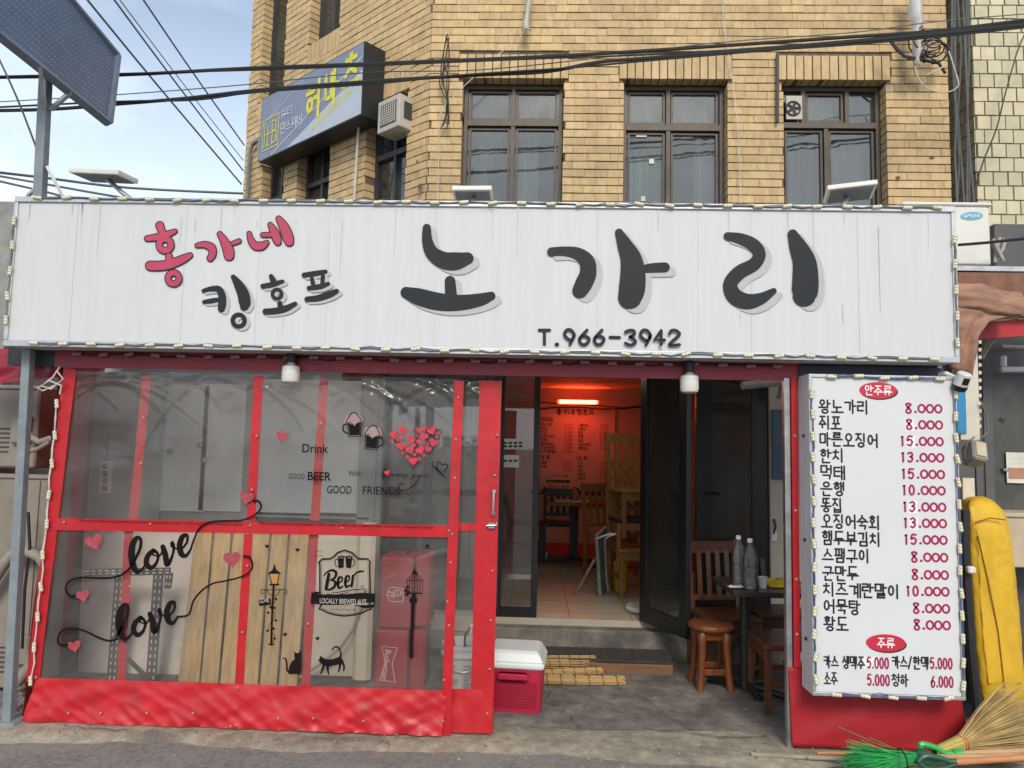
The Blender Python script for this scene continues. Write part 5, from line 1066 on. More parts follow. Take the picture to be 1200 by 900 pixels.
for lab, py0, py1, nm in (('upper red chest with pale crest turned on its side, stacked on another', 652, 735, 'u'), ('lower red chest with bow tie emblem turned on its side, under another', 738, 818, 'l')):
    Yc = 4.98; a, b = P(446 if nm == 'u' else 440, py0, Yc), P(482 if nm == 'u' else 476, py1, Yc)
    if nm == 'l': zsplit = a.z
    o = thing('red_chest', lab, 'cooler box', (a.x, Yc, max(0, b.z) if nm == 'u' else 0), group='red chests stacked on end')
    z0_ = P(470, 737, Yc).z if nm == 'u' else 0; z1_ = a.z if nm == 'u' else P(470, 738.5, Yc).z
    f = MB(); f.rbox(a.x, b.x, Yc, Yc + .30, z0_, z1_, .012); f.build('body', 'chest_red', o, bevel=.003)
    f = MB(); f.rbox(b.x + .004, b.x + .11, Yc + .02, Yc + .31, z0_ + .004, z1_ + (.015 if nm == 'u' else -.004), .02); f.build('lid', 'chest_red', o)
    f = MB(); f.box(a.x - .002, b.x + .002, Yc - .004, Yc, z1_ - .055, z1_ - .045); f.box(a.x - .002, b.x + .002, Yc - .004, Yc, z0_ + .045, z0_ + .055); f.build('rib', 'chest_red', o)
    ef = px_fn(Yc - .006); e = MB(); q = lambda pts: [(430 + x / 4.2875, 610 + y / 4.2875, 1.0) for x, y in pts]
    if nm == 'u':
        ribbon(e, q([(100, 372), (112, 340), (128, 336), (180, 340), (182, 408), (128, 408), (112, 402)]), ef, 0, closed=True)
        # two characters 白花 lying on their side
        def side(strokes, x, y, w, h, dn):   # unit strokes, rotated a quarter turn clockwise
            for k, s in enumerate(strokes): ribbon(e, [(x + w - b * w / 9, y + a * h / 9, .9) for a, b in s], ef, dn + k * .0003)
        side([[(5, 0), (3, 2)], [(1, 2), (1, 9), (8, 9), (8, 2), (1, 2)], [(1, 5.5), (8, 5.5)]], 463, 690.5, 8, 8.5, .0004)
        side([[(0, 2), (9, 2)], [(3, 0), (3, 3)], [(6, 0), (6, 3)], [(3, 3.5), (0, 6.5)], [(1.6, 5), (1.6, 9)], [(8, 4), (5, 6)], [(5, 3.4), (5, 8.6), (9, 8.6), (9, 7.6)]], 454.5, 692.5, 8, 9, .003)
        e.build('crest', 'logo_pink', o)
    else:
        ribbon(e, q([(74, 632), (152, 640), (126, 722), (142, 812), (64, 802), (92, 712)]), ef, 0, closed=True); e.build('emblem', 'logo_pink', o)
        p = P(452, 760.5, Yc - .007); type_text('Budweiser', 'emblem_word', 'logo_pink', o, p.x, p.z, Yc - .007, M(7.2, Yc), M(36, Yc), .012, .2, R(-96))
bk = thing('paint_bucket', 'white plastic bucket with printed label and wire handle behind the curtain door', 'bucket', G(545, 812, 0))
c = G(543, 806, 0); f = MB(); f.lathe([(.125, 0), (.145, .28), (.152, .28), (.152, .305), (.145, .305), (.142, .27), (.12, .02)], c, 28); f.build('tub', 'bucket_white', bk, smooth=True)
f = MB(); f.lathe([(.149, .225), (.156, .228), (.156, .24), (.149, .243)], c, 28); f.build('rim_band', 'bucket_white', bk, smooth=True)
f = MB(); f.tube([c + Vector((.155 * math.cos(t), .155 * math.sin(t), .235 - .09 * math.sin((t + math.pi) * 1.0))) for t in [-math.pi + k * math.pi / 12 for k in range(13)]], .004); f.build('handle', 'steel', bk)
f = MB()
for k in range(7):
    for u in (-1.9, -1.35): f.box(c.x - .1 + (0 if u < -1.5 else .11), c.x - .1 + (0 if u < -1.5 else .11) + random.uniform(.03, .08), c.y - .148, c.y - .1465, .05 + k * .022, .056 + k * .022)
f.build('label_print', 'frame_grey', bk)
def bottle(name, label, c, r, h, m, cap, cat='bottle', group=None):
    o = thing(name, label, cat, c, group=group)
    f = MB(); f.lathe([(r * .75, 0), (r, h * .03), (r, h * .2), (r * .96, h * .22), (r, h * .24), (r, h * .42), (r * .95, h * .44), (r, h * .46), (r, h * .62), (r * .85, h * .74), (r * .4, h * .88), (r * .32, h * .93)], c, 22); f.build('body', m, o, smooth=True)
    f = MB(); f.lathe([(r * .38, h * .93), (r * .38, h), (r * .3, h * 1.005)], c, 14); f.build('cap', cap, o, smooth=True)
    if m == 'pet':
        f = MB(); f.lathe([(r * .72, .004), (r * .96, h * .035), (r * .96, h * .40)], c, 22); f.build('water', 'water_fill', o, smooth=True)
clear('water_fill', (.93, .96, .97), .02, .05, (.8, .85, .88), 1.33)
bc = c + Vector((.045, -.02, .0)); bottle('plastic_bottle', 'clear plastic bottle with white cap poking out of the white bucket', Vector((bc.x, bc.y, .17)), .05, .26, 'pet', 'cap_white')
bc = c + Vector((-.09, -.03, .0)); bottle('brown_bottle', 'slim dark bottle with orange cap standing in the white bucket', Vector((bc.x, bc.y, .14)), .028, .26, 'bottle_dark', 'cap_orange')

# ================================================================ DOORWAY: cooler, blinds, step, stool, tables
ck_ = G(600, 838, 0); cl = thing('cooler_box', 'raspberry red cooler box with white lid on the ground by the entrance', 'cooler', (ck_.x, ck_.y, 0), R(-4))
f = MB(); w, d, h = .36, .34, .275
vs = []
for z, k in ((0, .92), (.015, .94), (h, 1.0)): vs += [Vector((x * k, y * k + d / 2 * (1), z)) for x, y in ((-w / 2 + .02, -d / 2), (w / 2 - .02, -d / 2), (w / 2, -d / 2 + .02), (w / 2, d / 2 - .02), (w / 2 - .02, d / 2), (-w / 2 + .02, d / 2), (-w / 2, d / 2 - .02), (-w / 2, -d / 2 + .02))]
f.add(vs, [tuple(range(7, -1, -1)), tuple(range(16, 24))] + [(r * 8 + i, r * 8 + (i + 1) % 8, r * 8 + 8 + (i + 1) % 8, r * 8 + 8 + i) for r in (0, 1) for i in range(8)]); f.build('tub', 'cooler_red', cl, local=True, bevel=.006)
f = MB()
for k in range(13): f.box(-w / 2 + .03, w / 2 - .03, -.006 + .006 * (13 - k) / 13, .01, .045 + k * .0125, .050 + k * .0125); f.box(w / 2 - .012, w / 2 + .001 - .012 * (13 - k) / 13, .03, d - .04, .045 + k * .0125, .050 + k * .0125)
f.build('rib', 'cooler_red', cl, local=True)
f = MB(); f.rbox(-.10, .10, -.032, .0, .205, .255, .014); f.build('grip', 'cooler_red', cl, local=True)
f = MB(); f.rbox(-w / 2 - .012, w / 2 + .012, -.014, d + .012, h - .006, h + .04, .012); vs = []
for z, i in ((h + .04, .004), (h + .085, .03), (h + .10, .05)): vs += [Vector((x, y, z)) for x, y in ((-w / 2 - .008 + i, -.01 + i), (w / 2 + .008 - i, -.01 + i), (w / 2 + .008 - i, d + .008 - i), (-w / 2 - .008 + i, d + .008 - i))]
f.add(vs, [(8, 9, 10, 11)] + [(r * 4 + i, r * 4 + (i + 1) % 4, r * 4 + 4 + (i + 1) % 4, r * 4 + 4 + i) for r in (0, 1) for i in range(4)]); f.build('lid', 'cooler_lid', cl, local=True, bevel=.006)
def blind(label, a, b, rz_, ry_, turns):
    """bundle of bamboo slats rolled flat, tied with dark threads"""
    a, b = Vector(a), Vector(b); o = thing('bamboo_blind', label, 'blind', (a + b) / 2, group='rolled blinds on the ground'); f = MB(); ax = (b - a).normalized(); sd_ = ax.cross(Vector((0, 0, 1))); L = (b - a).length
    t = 0; n = 0
    for k in range(90):
        th = k * .36; rr_ = .25 + .75 * k / 90
        c_ = a + sd_ * (math.cos(th) * rz_ * rr_) + Vector((0, 0, ry_ + math.sin(th) * ry_ * rr_)); e0 = random.uniform(-.008, .008); e1 = random.uniform(-.012, .012)
        f.tube([c_ + ax * e0, c_ + ax * (L + e1)], .0042, 5)
    f.build('slats', 'bamboo', o); f = MB()
    for q in [.06 + .125 * k for k in range(8)]: f.tube([a + ax * (L * q + .006 * math.sin(k_ * 2)) + sd_ * (math.cos(k_ * .3142) * (rz_ * 1.06 + .003)) + Vector((0, 0, ry_ + math.sin(k_ * .3142) * (ry_ * 1.06 + .003))) for k_ in range(21)], .0022, 4)
    f.build('thread', 'thread', o)
a = G(600, 803, 0); b = G(731, 805, 0); blind('longer rolled bamboo blind lying nearest on the porch ground', (a.x, a.y + .03, .006), (b.x, b.y + .03, .006), .06, .027, 2)
a = G(600, 790, 0); b = G(697, 790, 0); blind('thick rolled bamboo blind leaning against the low wooden step', (a.x, a.y + .09, .008), (b.x, b.y + .09, .008), .075, .05, 2)
a = G(600, 797, 0); b = G(705, 794, 0); blind('small rolled bamboo blind squeezed between two bigger ones', (a.x, a.y + .03, .008), (b.x, b.y + .05, .008), .03, .024, 2)
stp = thing('wooden_step', 'low plank step with a black ribbed mat below the doorway', 'step', (.45, 5.72, 0))
sa, sb = G(645, 788, 0), G(786, 788, 0)
f = MB(); f.box(sa.x, sb.x, sa.y, sa.y + .03, .002, .075); f.box(sa.x, sb.x, sa.y + .03, 5.895, .045, .075); f.build('board', 'step_wood', stp, bevel=.003)
f = MB(); f.rbox(sa.x - .05, sb.x - .01, sa.y + .015, 5.89, .078, .094, .004); f.build('mat', 'mat_black', stp)
f = MB()
for k in range(7): x = sa.x + .02 + k * .12; f.box(x, x + .006, sa.y + .02, 5.88, .094, .0975)
f.build('mat_rib', 'mat_black', stp)
# stool
sc_ = G(833, 806, 0); sl2 = thing('wooden_stool', 'round varnished brown wooden stool by the entrance table', 'stool', (sc_.x, sc_.y, 0), R(20))
f = MB(); f.lathe([(.05, .395), (.135, .395), (.150, .405), (.155, .42), (.15, .436), (.135, .442), (.02, .444)], (0, 0, 0), 28); f.build('seat', 'wood_stool', sl2, local=True, smooth=True)
for k in range(4):
    an = k * math.pi / 2 + .5; f = MB(); pr = [(.10, .41), (.122, .36), (.118, .30), (.128, .15), (.150, 0)]; f.tube([(r * math.cos(an), r * math.sin(an), z) for r, z in pr], [.02, .031, .026, .023, .026], 10); f.build('leg', 'wood_stool', sl2, local=True, smooth=True)
for k in range(4):
    a0_, a1_ = k * math.pi / 2 + .5, (k + 1) * math.pi / 2 + .5; z = .13; f = MB(); f.bar((.127 * math.cos(a0_), .127 * math.sin(a0_), z), (.127 * math.cos(a1_), .127 * math.sin(a1_), z), .018, .04); f.build('stretcher', 'wood_stool', sl2, local=True, bevel=.003)
    f = MB(); f.bar((.115 * math.cos(a0_), .115 * math.sin(a0_), .365), (.115 * math.cos(a1_), .115 * math.sin(a1_), .365), .018, .05); f.build('apron', 'wood_stool', sl2, local=True)
def chair(name, label, loc, rz, m, w=.42, d=.42, sh=.44, bh=.9, slats=4, group=None, seatm=None):
    o = thing(name, label, 'chair', loc, rz, group)
    f = MB(); f.rbox(-w / 2, w / 2, -d / 2, d / 2, sh - .035, sh, .008); f.build('seat', seatm or m, o, local=True)
    for sx in (-1, 1):
        f = MB(); f.box(sx * (w / 2 - .02) - .019, sx * (w / 2 - .02) + .019, -d / 2 + .004, -d / 2 + .042, 0, sh - .036); f.build('leg', m, o, local=True, bevel=.003)
        f = MB(); f.slab([(sx * (w / 2 - .02) - .019, d / 2 - .04, 0), (sx * (w / 2 - .02) + .019, d / 2 - .04, 0), (sx * (w / 2 - .02) + .019, d / 2, 0), (sx * (w / 2 - .02) - .019, d / 2, 0)], (0, .0, sh - .0355)); f.slab([(sx * (w / 2 - .02) - .019, d / 2 - .039, sh + .001), (sx * (w / 2 - .02) + .019, d / 2 - .039, sh + .001), (sx * (w / 2 - .02) + .019, d / 2 - .001, sh + .001), (sx * (w / 2 - .02) - .019, d / 2 - .001, sh + .001)], (0, .06, bh - sh)); f.build('leg', m, o, local=True)
        f = MB(); f.box(sx * (w / 2 - .02) - .012, sx * (w / 2 - .02) + .012, -d / 2 + .04, d / 2 - .04, .17, .2); f.build('stretcher', m, o, local=True)
    f = MB(); k_ = .06 / (bh - sh); yb = lambda z: d / 2 - .02 + (z - sh) * k_
    f.box(-w / 2 + .04, w / 2 - .04, yb(bh) - .022, yb(bh) + .0, bh - .1, bh - .01)
    for i in range(slats):
        x = -w / 2 + .06 + (w - .12) * (i + .5) / slats; f.slab([(x - .018, yb(sh) - .012, sh + .09), (x + .018, yb(sh) - .012, sh + .09), (x + .018, yb(sh) + .004, sh + .09), (x - .018, yb(sh) + .004, sh + .09)], (0, .05, bh - sh - .17))
    f.box(-w / 2 + .04, w / 2 - .04, yb(sh + .1) - .02, yb(sh + .1), sh + .06, sh + .1); f.build('backrest', m, o, local=True)
    f = MB(); f.box(-w / 2 + .04, w / 2 - .04, -d / 2 + .008, -d / 2 + .028, sh - .10, sh - .037); f.build('seat_rail', m, o, local=True); return o
cx_ = P(847, 700, 5.75); chair('dining_chair', 'brown slat back chair standing between the stool and the dark doors', (cx_.x, 5.72, 0), R(8), 'wood_chair', bh=.93, sh=.42)
cx_ = P(925, 760, 4.85); chair('dining_chair', 'brown wooden chair half hidden behind the price list board', (1.66, 4.98, 0), R(-90), 'wood_chair', sh=.43, bh=.8)
chair('dining_chair', 'dark chair tucked behind the far side of the black table', (P(912, 680, 5.8).x, 5.82, 0), R(2), 'wood_dark', sh=.44, bh=.88)
tb_ = thing('cafe_table', 'square black table on a cast iron foot inside the porch', 'table', (1.62, 5.25, 0))
tt0, tt1 = G(866, 699, .70), G(836, 684, .70); TZ = .72
f = MB(); f.rbox(tt0.x - .02, tt0.x + .58, tt0.y + .05, tt0.y + .63, TZ - .035, TZ, .005); f.build('tabletop', 'table_top', tb_)
px_c = tt0.x + .12; py_c = tt0.y + .30
f = MB(); f.lathe([(.04, .05), (.036, .08), (.036, TZ - .05), (.09, TZ - .036)], (px_c, py_c, 0), 14); f.build('column', 'iron', tb_)
ft = G(889, 822, 0); f = MB()
f.tube([(px_c, py_c, .07), (px_c.real + (ft.x - px_c) * .6, py_c + (ft.y - py_c) * .6, .06), (ft.x, ft.y, .03)], .022, 8); f.tube([(px_c, py_c, .07), (px_c + .24, py_c + .22, .03)], .022, 8); f.tube([(px_c, py_c, .07), (px_c + .26, py_c - .18, .03)], .022, 8); f.tube([(px_c, py_c, .07), (px_c - .2, py_c + .2, .03)], .022, 8); f.lathe([(.03, 0), (.03, .03), (.02, .04)], (ft.x, ft.y, 0), 12); f.build('foot', 'iron', tb_, smooth=True)
b1_, b2_ = G(866, 688, TZ), G(879, 695, TZ)
b1_ = P(865.5, 686, tt0.y + .27); b1_.z = TZ; b2_ = P(879, 696, tt0.y + .15); b2_.z = TZ
bottle('water_bottle', 'taller clear water bottle standing farther back on the black table', b1_, .045, .335, 'pet', 'cap_white', group='water bottles on the black table'); bottle('water_bottle', 'clear water bottle nearest the front edge of the black table', b2_, .046, .33, 'pet', 'cap_white', group='water bottles on the black table')
cp = P(894, 690, tt0.y + .22); cp.z = TZ; o = thing('paper_cup', 'small white paper cup beside the water bottles', 'cup', cp); f = MB(); f.lathe([(.022, 0), (.032, .07), (.035, .072), (.030, .07), (.02, .01)], cp, 18); f.build('cup', 'cup_paper', o, smooth=True)
yc = P(912, 688, tt0.y + .34); f = MB(); f.sheet((yc.x - .09, tt0.y + .22, TZ + .03), (yc.x + .14, tt0.y + .22, TZ + .03), (yc.x + .14, tt0.y + .46, TZ + .03), (yc.x - .09, tt0.y + .46, TZ + .03), 24, 20, lambda u, v: (0, 0, -.024 + .05 * max(0, noise.noise(Vector((u * 4, v * 3, 3))) + .25) * math.sin(math.pi * u) * math.sin(math.pi * v) * 2)); tag(f.build('yellow_cloth', 'yellow_cloth', smooth=True, thick=.004), 'crumpled bright yellow cloth on the black table', 'cloth')
tc_ = P(862, 690, tt0.y + .17); f = MB(); f.sheet((tc_.x - .05, tt0.y + .14, TZ + .012), (tc_.x + .05, tt0.y + .14, TZ + .012), (tc_.x + .05, tt0.y + .2, TZ + .012), (tc_.x - .05, tt0.y + .2, TZ + .012), 12, 8, lambda u, v: (0, 0, .012 * noise.noise(Vector((u * 6, v * 4, 1))))); tag(f.build('paper_napkin', 'paper', smooth=True, thick=.002), 'crumpled pale napkin at the foot of the front water bottle', 'napkin')
bb = P(922, 748, 4.98); f = MB(); f.lathe([(.02, 0), (.06, .02), (.07, .05), (.05, .10), (.02, .13), (.035, .16)], (bb.x + .06, 4.98, .435), 14); ob = f.build('shopping_bag', 'blue_bag', smooth=True); tag(ob, 'blue plastic bag on the chair beside the price list', 'bag')
po = pan(905, 480, 927, 562, DY - .09, .025); tag(po.build('wall_poster', 'poster_blue'), 'dark blue poster on the cream wall right of the doors', 'poster')
hk = thing('hanging_tag', 'small tag hanging from a hook on the cream wall', 'tag', P(909, 625, DY - .07)); f = MB(); f.tube([P(907, 608, DY - .075), P(909, 618, DY - .08), P(906, 626, DY - .075)], .008); f.build('hook', 'wire_black', hk); f = pan(904, 622, 911, 634, DY - .078, .01); f.build('card', 'cup_paper', hk)
pp = thing('ceiling_pipe', 'grey pipes running under the porch roof above the blue poster', 'pipe', (1.95, 5.7, 2.3)); f = MB(); f.tube([(1.55, 5.6, 2.12), (2.3, 5.75, 2.22)], .03); f.tube([(1.55, 5.8, 2.26), (2.3, 5.62, 2.08)], .022); f.tube([(1.9, 5.85, 2.05), (1.92, 5.7, 2.32)], .02); f.build('run', 'pipe_grey', pp)

# ================================================================ INSIDE THE SHOP
lm = thing('ceiling_lamp', 'white tube lamp hanging under the cream ceiling inside the shop', 'lamp', (.45, 6.6, 2.38)); f = MB(); f.tube([(-.1, 6.6, 2.37), (1.0, 6.6, 2.37)], .018, 10); f.build('tube', 'lamp_white', lm, smooth=True); f = MB(); f.box(-.12, 1.02, 6.57, 6.63, 2.392, 2.42); f.box(0, .02, 6.59, 6.61, 2.42, 2.469); f.box(.88, .9, 6.59, 6.61, 2.42, 2.469); f.build('holder', 'white_plastic', lm)
ty = 10.3; ta, tb2 = P(656, 470.5, ty), P(699, 471.5, ty)
nt_ = thing('red_tube_light', 'glowing red tube lamp on the back wall above the menu', 'lamp', (ta + tb2) / 2); f = MB(); f.tube([ta, tb2], .020, 10); f.build('tube', 'neon', nt_, smooth=True)
f = MB(); f.box(ta.x - .03, tb2.x + .03, ty + .03, ty + .07, ta.z - .03, ta.z + .03); f.build('holder', 'white_plastic', nt_)
BY = ry - .05; ia, ib = P(630, 476, BY), P(720, 574, BY)
im = thing('wall_menu', 'pale printed menu board glowing red on the back wall inside', 'menu sign', (ia + ib) / 2)
f = MB(); f.box(ia.x, ib.x, BY, BY + .02, ib.z, ia.z); f.build('board', 'board_menu', im)
wfi = wall_fn(BY - .002); rr = MB(); rb = MB()
def wr(mb, s, px0, px1, py, hpx, pen=.13): a, b = P(px0, py, BY), P(px1, py, BY); h = M(hpx, BY); write(mb, s, a.x, a.z - h / 2, h, wfi, 0, pen=pen, sp=.14, wid=b.x - a.x)
wr(rb, '홍가네 킹호프', 652, 696, 482.5, 6.5); wr(rb, '[안주류]', 634, 648, 491.5, 4.6); wr(rb, '[탕 류]', 633.5, 645, 536, 4.4); wr(rb, '[주 류]', 677, 688.5, 537, 4.4)
for k, (a, b) in enumerate((('왕노가리', '8.000'), ('쥐포', '8.000'), ('한치', '13.000'), ('마른오징어', '15.000'), ('먹태', '15.000'), ('햄두부김치', '15.000'), ('오징어숙회', '13.000'), ('치즈계란말이', '10.000'))): wr(rb, a, 633.5, 633.5 + 2.9 * len(a) + 2, 497.3 + k * 4.5, 3.3); wr(rr, b, 662, 671, 497.6 + k * 4.5, 3.0)
for k, (a, b) in enumerate((('스팸구이', '8.000'), ('군만두', '8.000'), ('황도', '8.000'), ('은행', '10.000'), ('똥집', '13.000'), ('오징어숙회', '13.000'), ('계란말이', '10.000'))): wr(rb, a, 677.5, 677.5 + 2.9 * len(a), 498.3 + k * 4.5, 3.3); wr(rr, b, 703, 713, 498.8 + k * 4.5, 3.0)
for k, (a, b) in enumerate((('어묵탕', '8.000'), ('번데기', '10.000'), ('', '7.000'))): wr(rb, a, 633.5, 641, 542 + k * 4.5, 3.2) if a else None; wr(rr, b, 660, 670, 542.5 + k * 4.5, 3.0)
for k, (a, b) in enumerate((('소주', '5.000'), ('맥주', '5.000'), ('청하', '6.000'), ('생맥주', '5.000'), ('음료수', '2.000'))): wr(rb, a, 677, 677 + 3.1 * len(a), 542.5 + k * 4.5, 3.2); wr(rr, b, 703, 713, 543 + k * 4.5, 3.0)
rb.build('dish_lettering', 'ink', im); rr.build('price_lettering', 'price_red', im)
nb_ = thing('small_notice', 'small handwritten notice with green band below the glowing menu', 'notice', P(655, 575, BY - .03)); f = pan(640, 553, 669, 574, BY - .03, .01); f.build('sheet', 'paper', nb_); f = pan(640, 562, 668, 566, BY - .033, .002); f.build('band', 'green_ink', nb_); f = MB(); wfi = wall_fn(BY - .034); wr(f, '노가리 세트', 641, 666, 557.5, 3.4); wr(f, '맛있는 호프', 642, 667, 570, 3); f.build('handwriting', 'ink', nb_)
nv = thing('wainscot_band', 'dark navy band with yellow dots low on the back wall', 'panel', P(680, 582, BY)); f = pan(622, 574, 770, 582.5, BY - .02, .02); f.build('band', 'navy', nv); f = MB()
for px, py in ((634, 562), (639, 570), (633, 576), (641, 578), (645, 566)): c_ = P(px, py, BY - .05); f.lathe([(.02, 0), (.02, .006)], (0, 0, 0), 10, Matrix.Translation(c_) @ Matrix.Rotation(R(90), 4, 'X'))
f.build('dot', 'yellow_dots', nv)
wi = thing('wall_wire', 'sagging dark wire along the back wall under the red lamp', 'wire', P(690, 478, BY)); f = MB(); f.tube([P(x, y, BY - .06) for x, y in ((625, 480), (650, 477.5), (680, 477), (705, 479.5), (730, 479), (760, 476))], .009, 6); f.tube([P(x, y, BY - .05) for x, y in ((625, 471), (655, 473), (700, 475), (730, 478), (770, 473))], .007, 6); f.build('run', 'wire_black', wi)
it = thing('dining_table', 'brown dining table with condiment jar under the glowing menu', 'table', (P(668, 655, 8.9).x, 8.9, FZ + .03)); itx = P(670, 600, 8.9).x; z0 = FZ + .03
f = MB(); f.rbox(itx - .30, itx + .38, 8.6, 9.2, z0 + .66, z0 + .70, .006); f.build('tabletop', 'step_wood', it)
f = MB(); f.box(itx - .02, itx + .06, 8.88, 8.96, z0 + .04, z0 + .66); f.build('column', 'iron', it); f = MB(); f.box(itx - .28, itx + .32, 8.86, 8.98, z0, z0 + .05); f.box(itx - .03, itx + .07, 8.62, 9.2, z0 + .001, z0 + .049); f.build('foot', 'iron', it)
bottle('condiment_jar', 'amber condiment jar on the dining table inside', Vector((itx + .03, 8.8, z0 + .70)), .045, .17, 'wood_gold', 'bottle_dark', cat='jar')
f = MB(); f.sheet((itx - .2, 8.65, z0 + .705), (itx + .2, 8.65, z0 + .705), (itx + .2, 8.85, z0 + .72), (itx - .2, 8.85, z0 + .72), 6, 4); tag(f.build('paper_sheets', 'paper', thick=.004), 'white papers spread on the dining table inside', 'paper')
chair('dining_chair', 'black chair drawn up to the dining table inside', (itx - .13, 9.05, z0), R(180), 'iron', sh=.46, bh=.86); chair('dining_chair', 'black chair half hidden behind the left door frame inside', (P(625, 640, 8.9).x - .1, 8.9, z0), R(90), 'iron', sh=.46, bh=.75)
for (x, y, rz_, lab, k) in ((P(742, 690, 7.2).x, 7.15, 12, 'lowest golden wood chair of the stack by the door', 0), (P(741, 690, 7.2).x, 7.18, 8, 'middle golden wood chair of the stack by the door', 1), (P(743, 690, 7.2).x, 7.2, 16, 'topmost golden wood chair of the stack by the door', 2), (P(716, 690, 8.1).x, 8.2, 40, 'golden wood chair farther inside behind the folded table', 0)):
    chair('stacking_chair', lab, (x, y, FZ + .27 * k), R(rz_), 'wood_gold', bh=.98, slats=3, group='golden wood chairs inside', seatm='iron' if k == 1 else None)
ft_ = thing('folding_table', 'folded grey green table standing on edge with bent steel legs', 'table', (P(703, 697, 7.1).x, 7.1, FZ)); a, b = P(697, 632, 7.0), P(703, 630, 7.5)
f = MB(); f.slab([(P(701, 697, 7.0).x, 7.0, FZ), (P(714, 690, 7.45).x, 7.45, FZ), (P(712, 628, 7.45).x, 7.45, FZ + .62), (P(697, 632, 7.0).x, 7.0, FZ + .56)], (.03, .0, 0)); f.build('tabletop', 'teal_top', ft_, bevel=.004)
f = MB(); f.tube([P(x, y, 6.98) for x, y in ((713, 692), (711, 680), (709, 632), (714, 628), (727, 624))], .012); f.tube([P(x, y, 6.95) for x, y in ((672, 697), (680, 685), (697, 655))], .013); f.tube([P(698, 632, 6.97), P(716, 625, 6.98), P(726, 626, 7.2)], .012); f.build('leg_frame', 'steel', ft_)
yb_ = G(727, 693, FZ); o = thing('yellow_bucket', 'tall yellow plastic bucket beside the folded table', 'bucket', (yb_.x, yb_.y, FZ)); f = MB(); f.lathe([(.055, 0), (.07, .27), (.076, .27), (.076, .285), (.07, .285), (.066, .26), (.05, .02)], (yb_.x, yb_.y, FZ), 22); f.build('tub', 'bucket_yellow', o, smooth=True)
ds = G(757, 716, FZ); o = thing('stool_seat', 'round white seat of a stool lying just inside the door', 'stool', (ds.x, ds.y, FZ)); f = MB(); f.lathe([(.12, .0), (.17, .01), (.175, .03), (.165, .045), (.02, .05)], (ds.x, ds.y, FZ), 26); f.build('seat', 'disc_white', o, smooth=True)
cu_ = G(638, 658, FZ); o = thing('dropped_cup', 'white paper cup on the red floor inside', 'cup', (cu_.x, cu_.y, FZ + .03)); f = MB(); f.lathe([(.03, 0), (.038, .08), (.034, .078), (.026, .01)], (cu_.x, cu_.y, FZ + .03), 14); f.build('cup', 'cup_paper', o, smooth=True)

# ================================================================ LEFT END: outdoor units
def outdoor(label, px0, px1, py0, py1, Y, d, zfix=None, panel=True, group=None):
    a, b = P(px0, py0, Y), P(px1, py1, Y); z0_ = b.z if zfix is None else zfix
    o = thing('outdoor_unit', label, 'air conditioner', ((a.x + b.x) / 2, Y, z0_), group=group)
    f = MB(); f.rbox(a.x, b.x, Y, Y + d, z0_, a.z, .012); f.build('case', 'ac_beige', o, bevel=.003)
    f = MB(); f.box(a.x + .02, b.x - .02, Y - .006, Y - .0005, a.z - .03, a.z - .024); f.box(b.x - .09, b.x - .086, Y - .004, Y - .0004, z0_ + .03, a.z - .04); f.build('seam', 'ac_dark', o)
    f = MB(); f.rbox(b.x - .15, b.x - .03, Y - .045, Y - .001, z0_ + .16, z0_ + .34, .01); f.build('valve_cover', 'ac_beige', o)
    f = MB()
    for k in range(6): f.box(b.x - .3, b.x - .18, Y - .004, Y - .0006, z0_ + .1 + k * .03, z0_ + .11 + k * .03)
    f.build('side_vent', 'ac_dark', o)
    if panel: f = MB(); f.box(a.x + .42, a.x + .50, Y - .003, Y - .0005, a.z - .25, a.z - .12); f.build('rating_plate', 'pipe_grey', o)
    return o
outdoor('upper beige outdoor unit stacked at the left end behind the post', -90, 40, 449, 549, 4.75, .2, group='stacked outdoor units'); outdoor('lower beige outdoor unit standing on the ground at the left end', -95, 46, 553, 800, 4.72, .2, .03, group='stacked outdoor units')
f = MB(); pts = [P(x, y, 4.62) for x, y in ((-20, 700), (2, 665), (14, 650), (32, 646), (46, 652), (58, 668), (62, 700), (58, 740), (40, 775), (20, 800))]; f.tube(pts, .035, 10); hp = f.build('insulated_pipe', 'hose', smooth=True); tag(hp, 'thick grey insulated pipe looping below the left outdoor units', 'pipe')
f = MB(); f.tube([P(x, y, 4.66) for x, y in ((28, 500), (36, 512), (46, 518), (58, 514), (66, 516))], .02); f.tube([P(x, y, 4.65) for x, y in ((30, 530), (44, 526), (58, 518))], .014); tag(f.build('pipe_elbow', 'hose', smooth=True), 'short pale pipes joining the upper outdoor unit', 'pipe')
f = MB(); f.tube([P(x, y, 4.6) for x, y in ((33, 600), (35, 640), (29, 690), (26, 760))], .009); tag(f.build('black_cable', 'wire_black', smooth=True), 'black cable hanging from the lower outdoor unit', 'cable')
f = MB()
for k in range(26):
    x, y = random.uniform(18, 46), random.uniform(800, 838); c = G(x, y, 0); s = random.uniform(.02, .05); m_ = Matrix.Translation((c.x, c.y, s * .4)) @ Matrix.Rotation(random.random() * 6, 4, 'Z') @ Matrix.Rotation(random.random(), 4, 'X'); f.box(-s, s, -s * .7, s * .7, -s * .3, s * .4, m_)
tag(f.build('rubble', 'tent_floor'), 'loose grey rubble at the foot of the left post', kind='stuff')
f = MB(); a = P(10, 300, 5.4); f.box(a.x - 2.2, a.x + .02, 5.4, 8, 0, P(0, 236, 5.4).z); tag(f.build('neighbour_wall', 'concrete_wall'), 'pale wall of the next house just past the left end of the sign', 'wall')
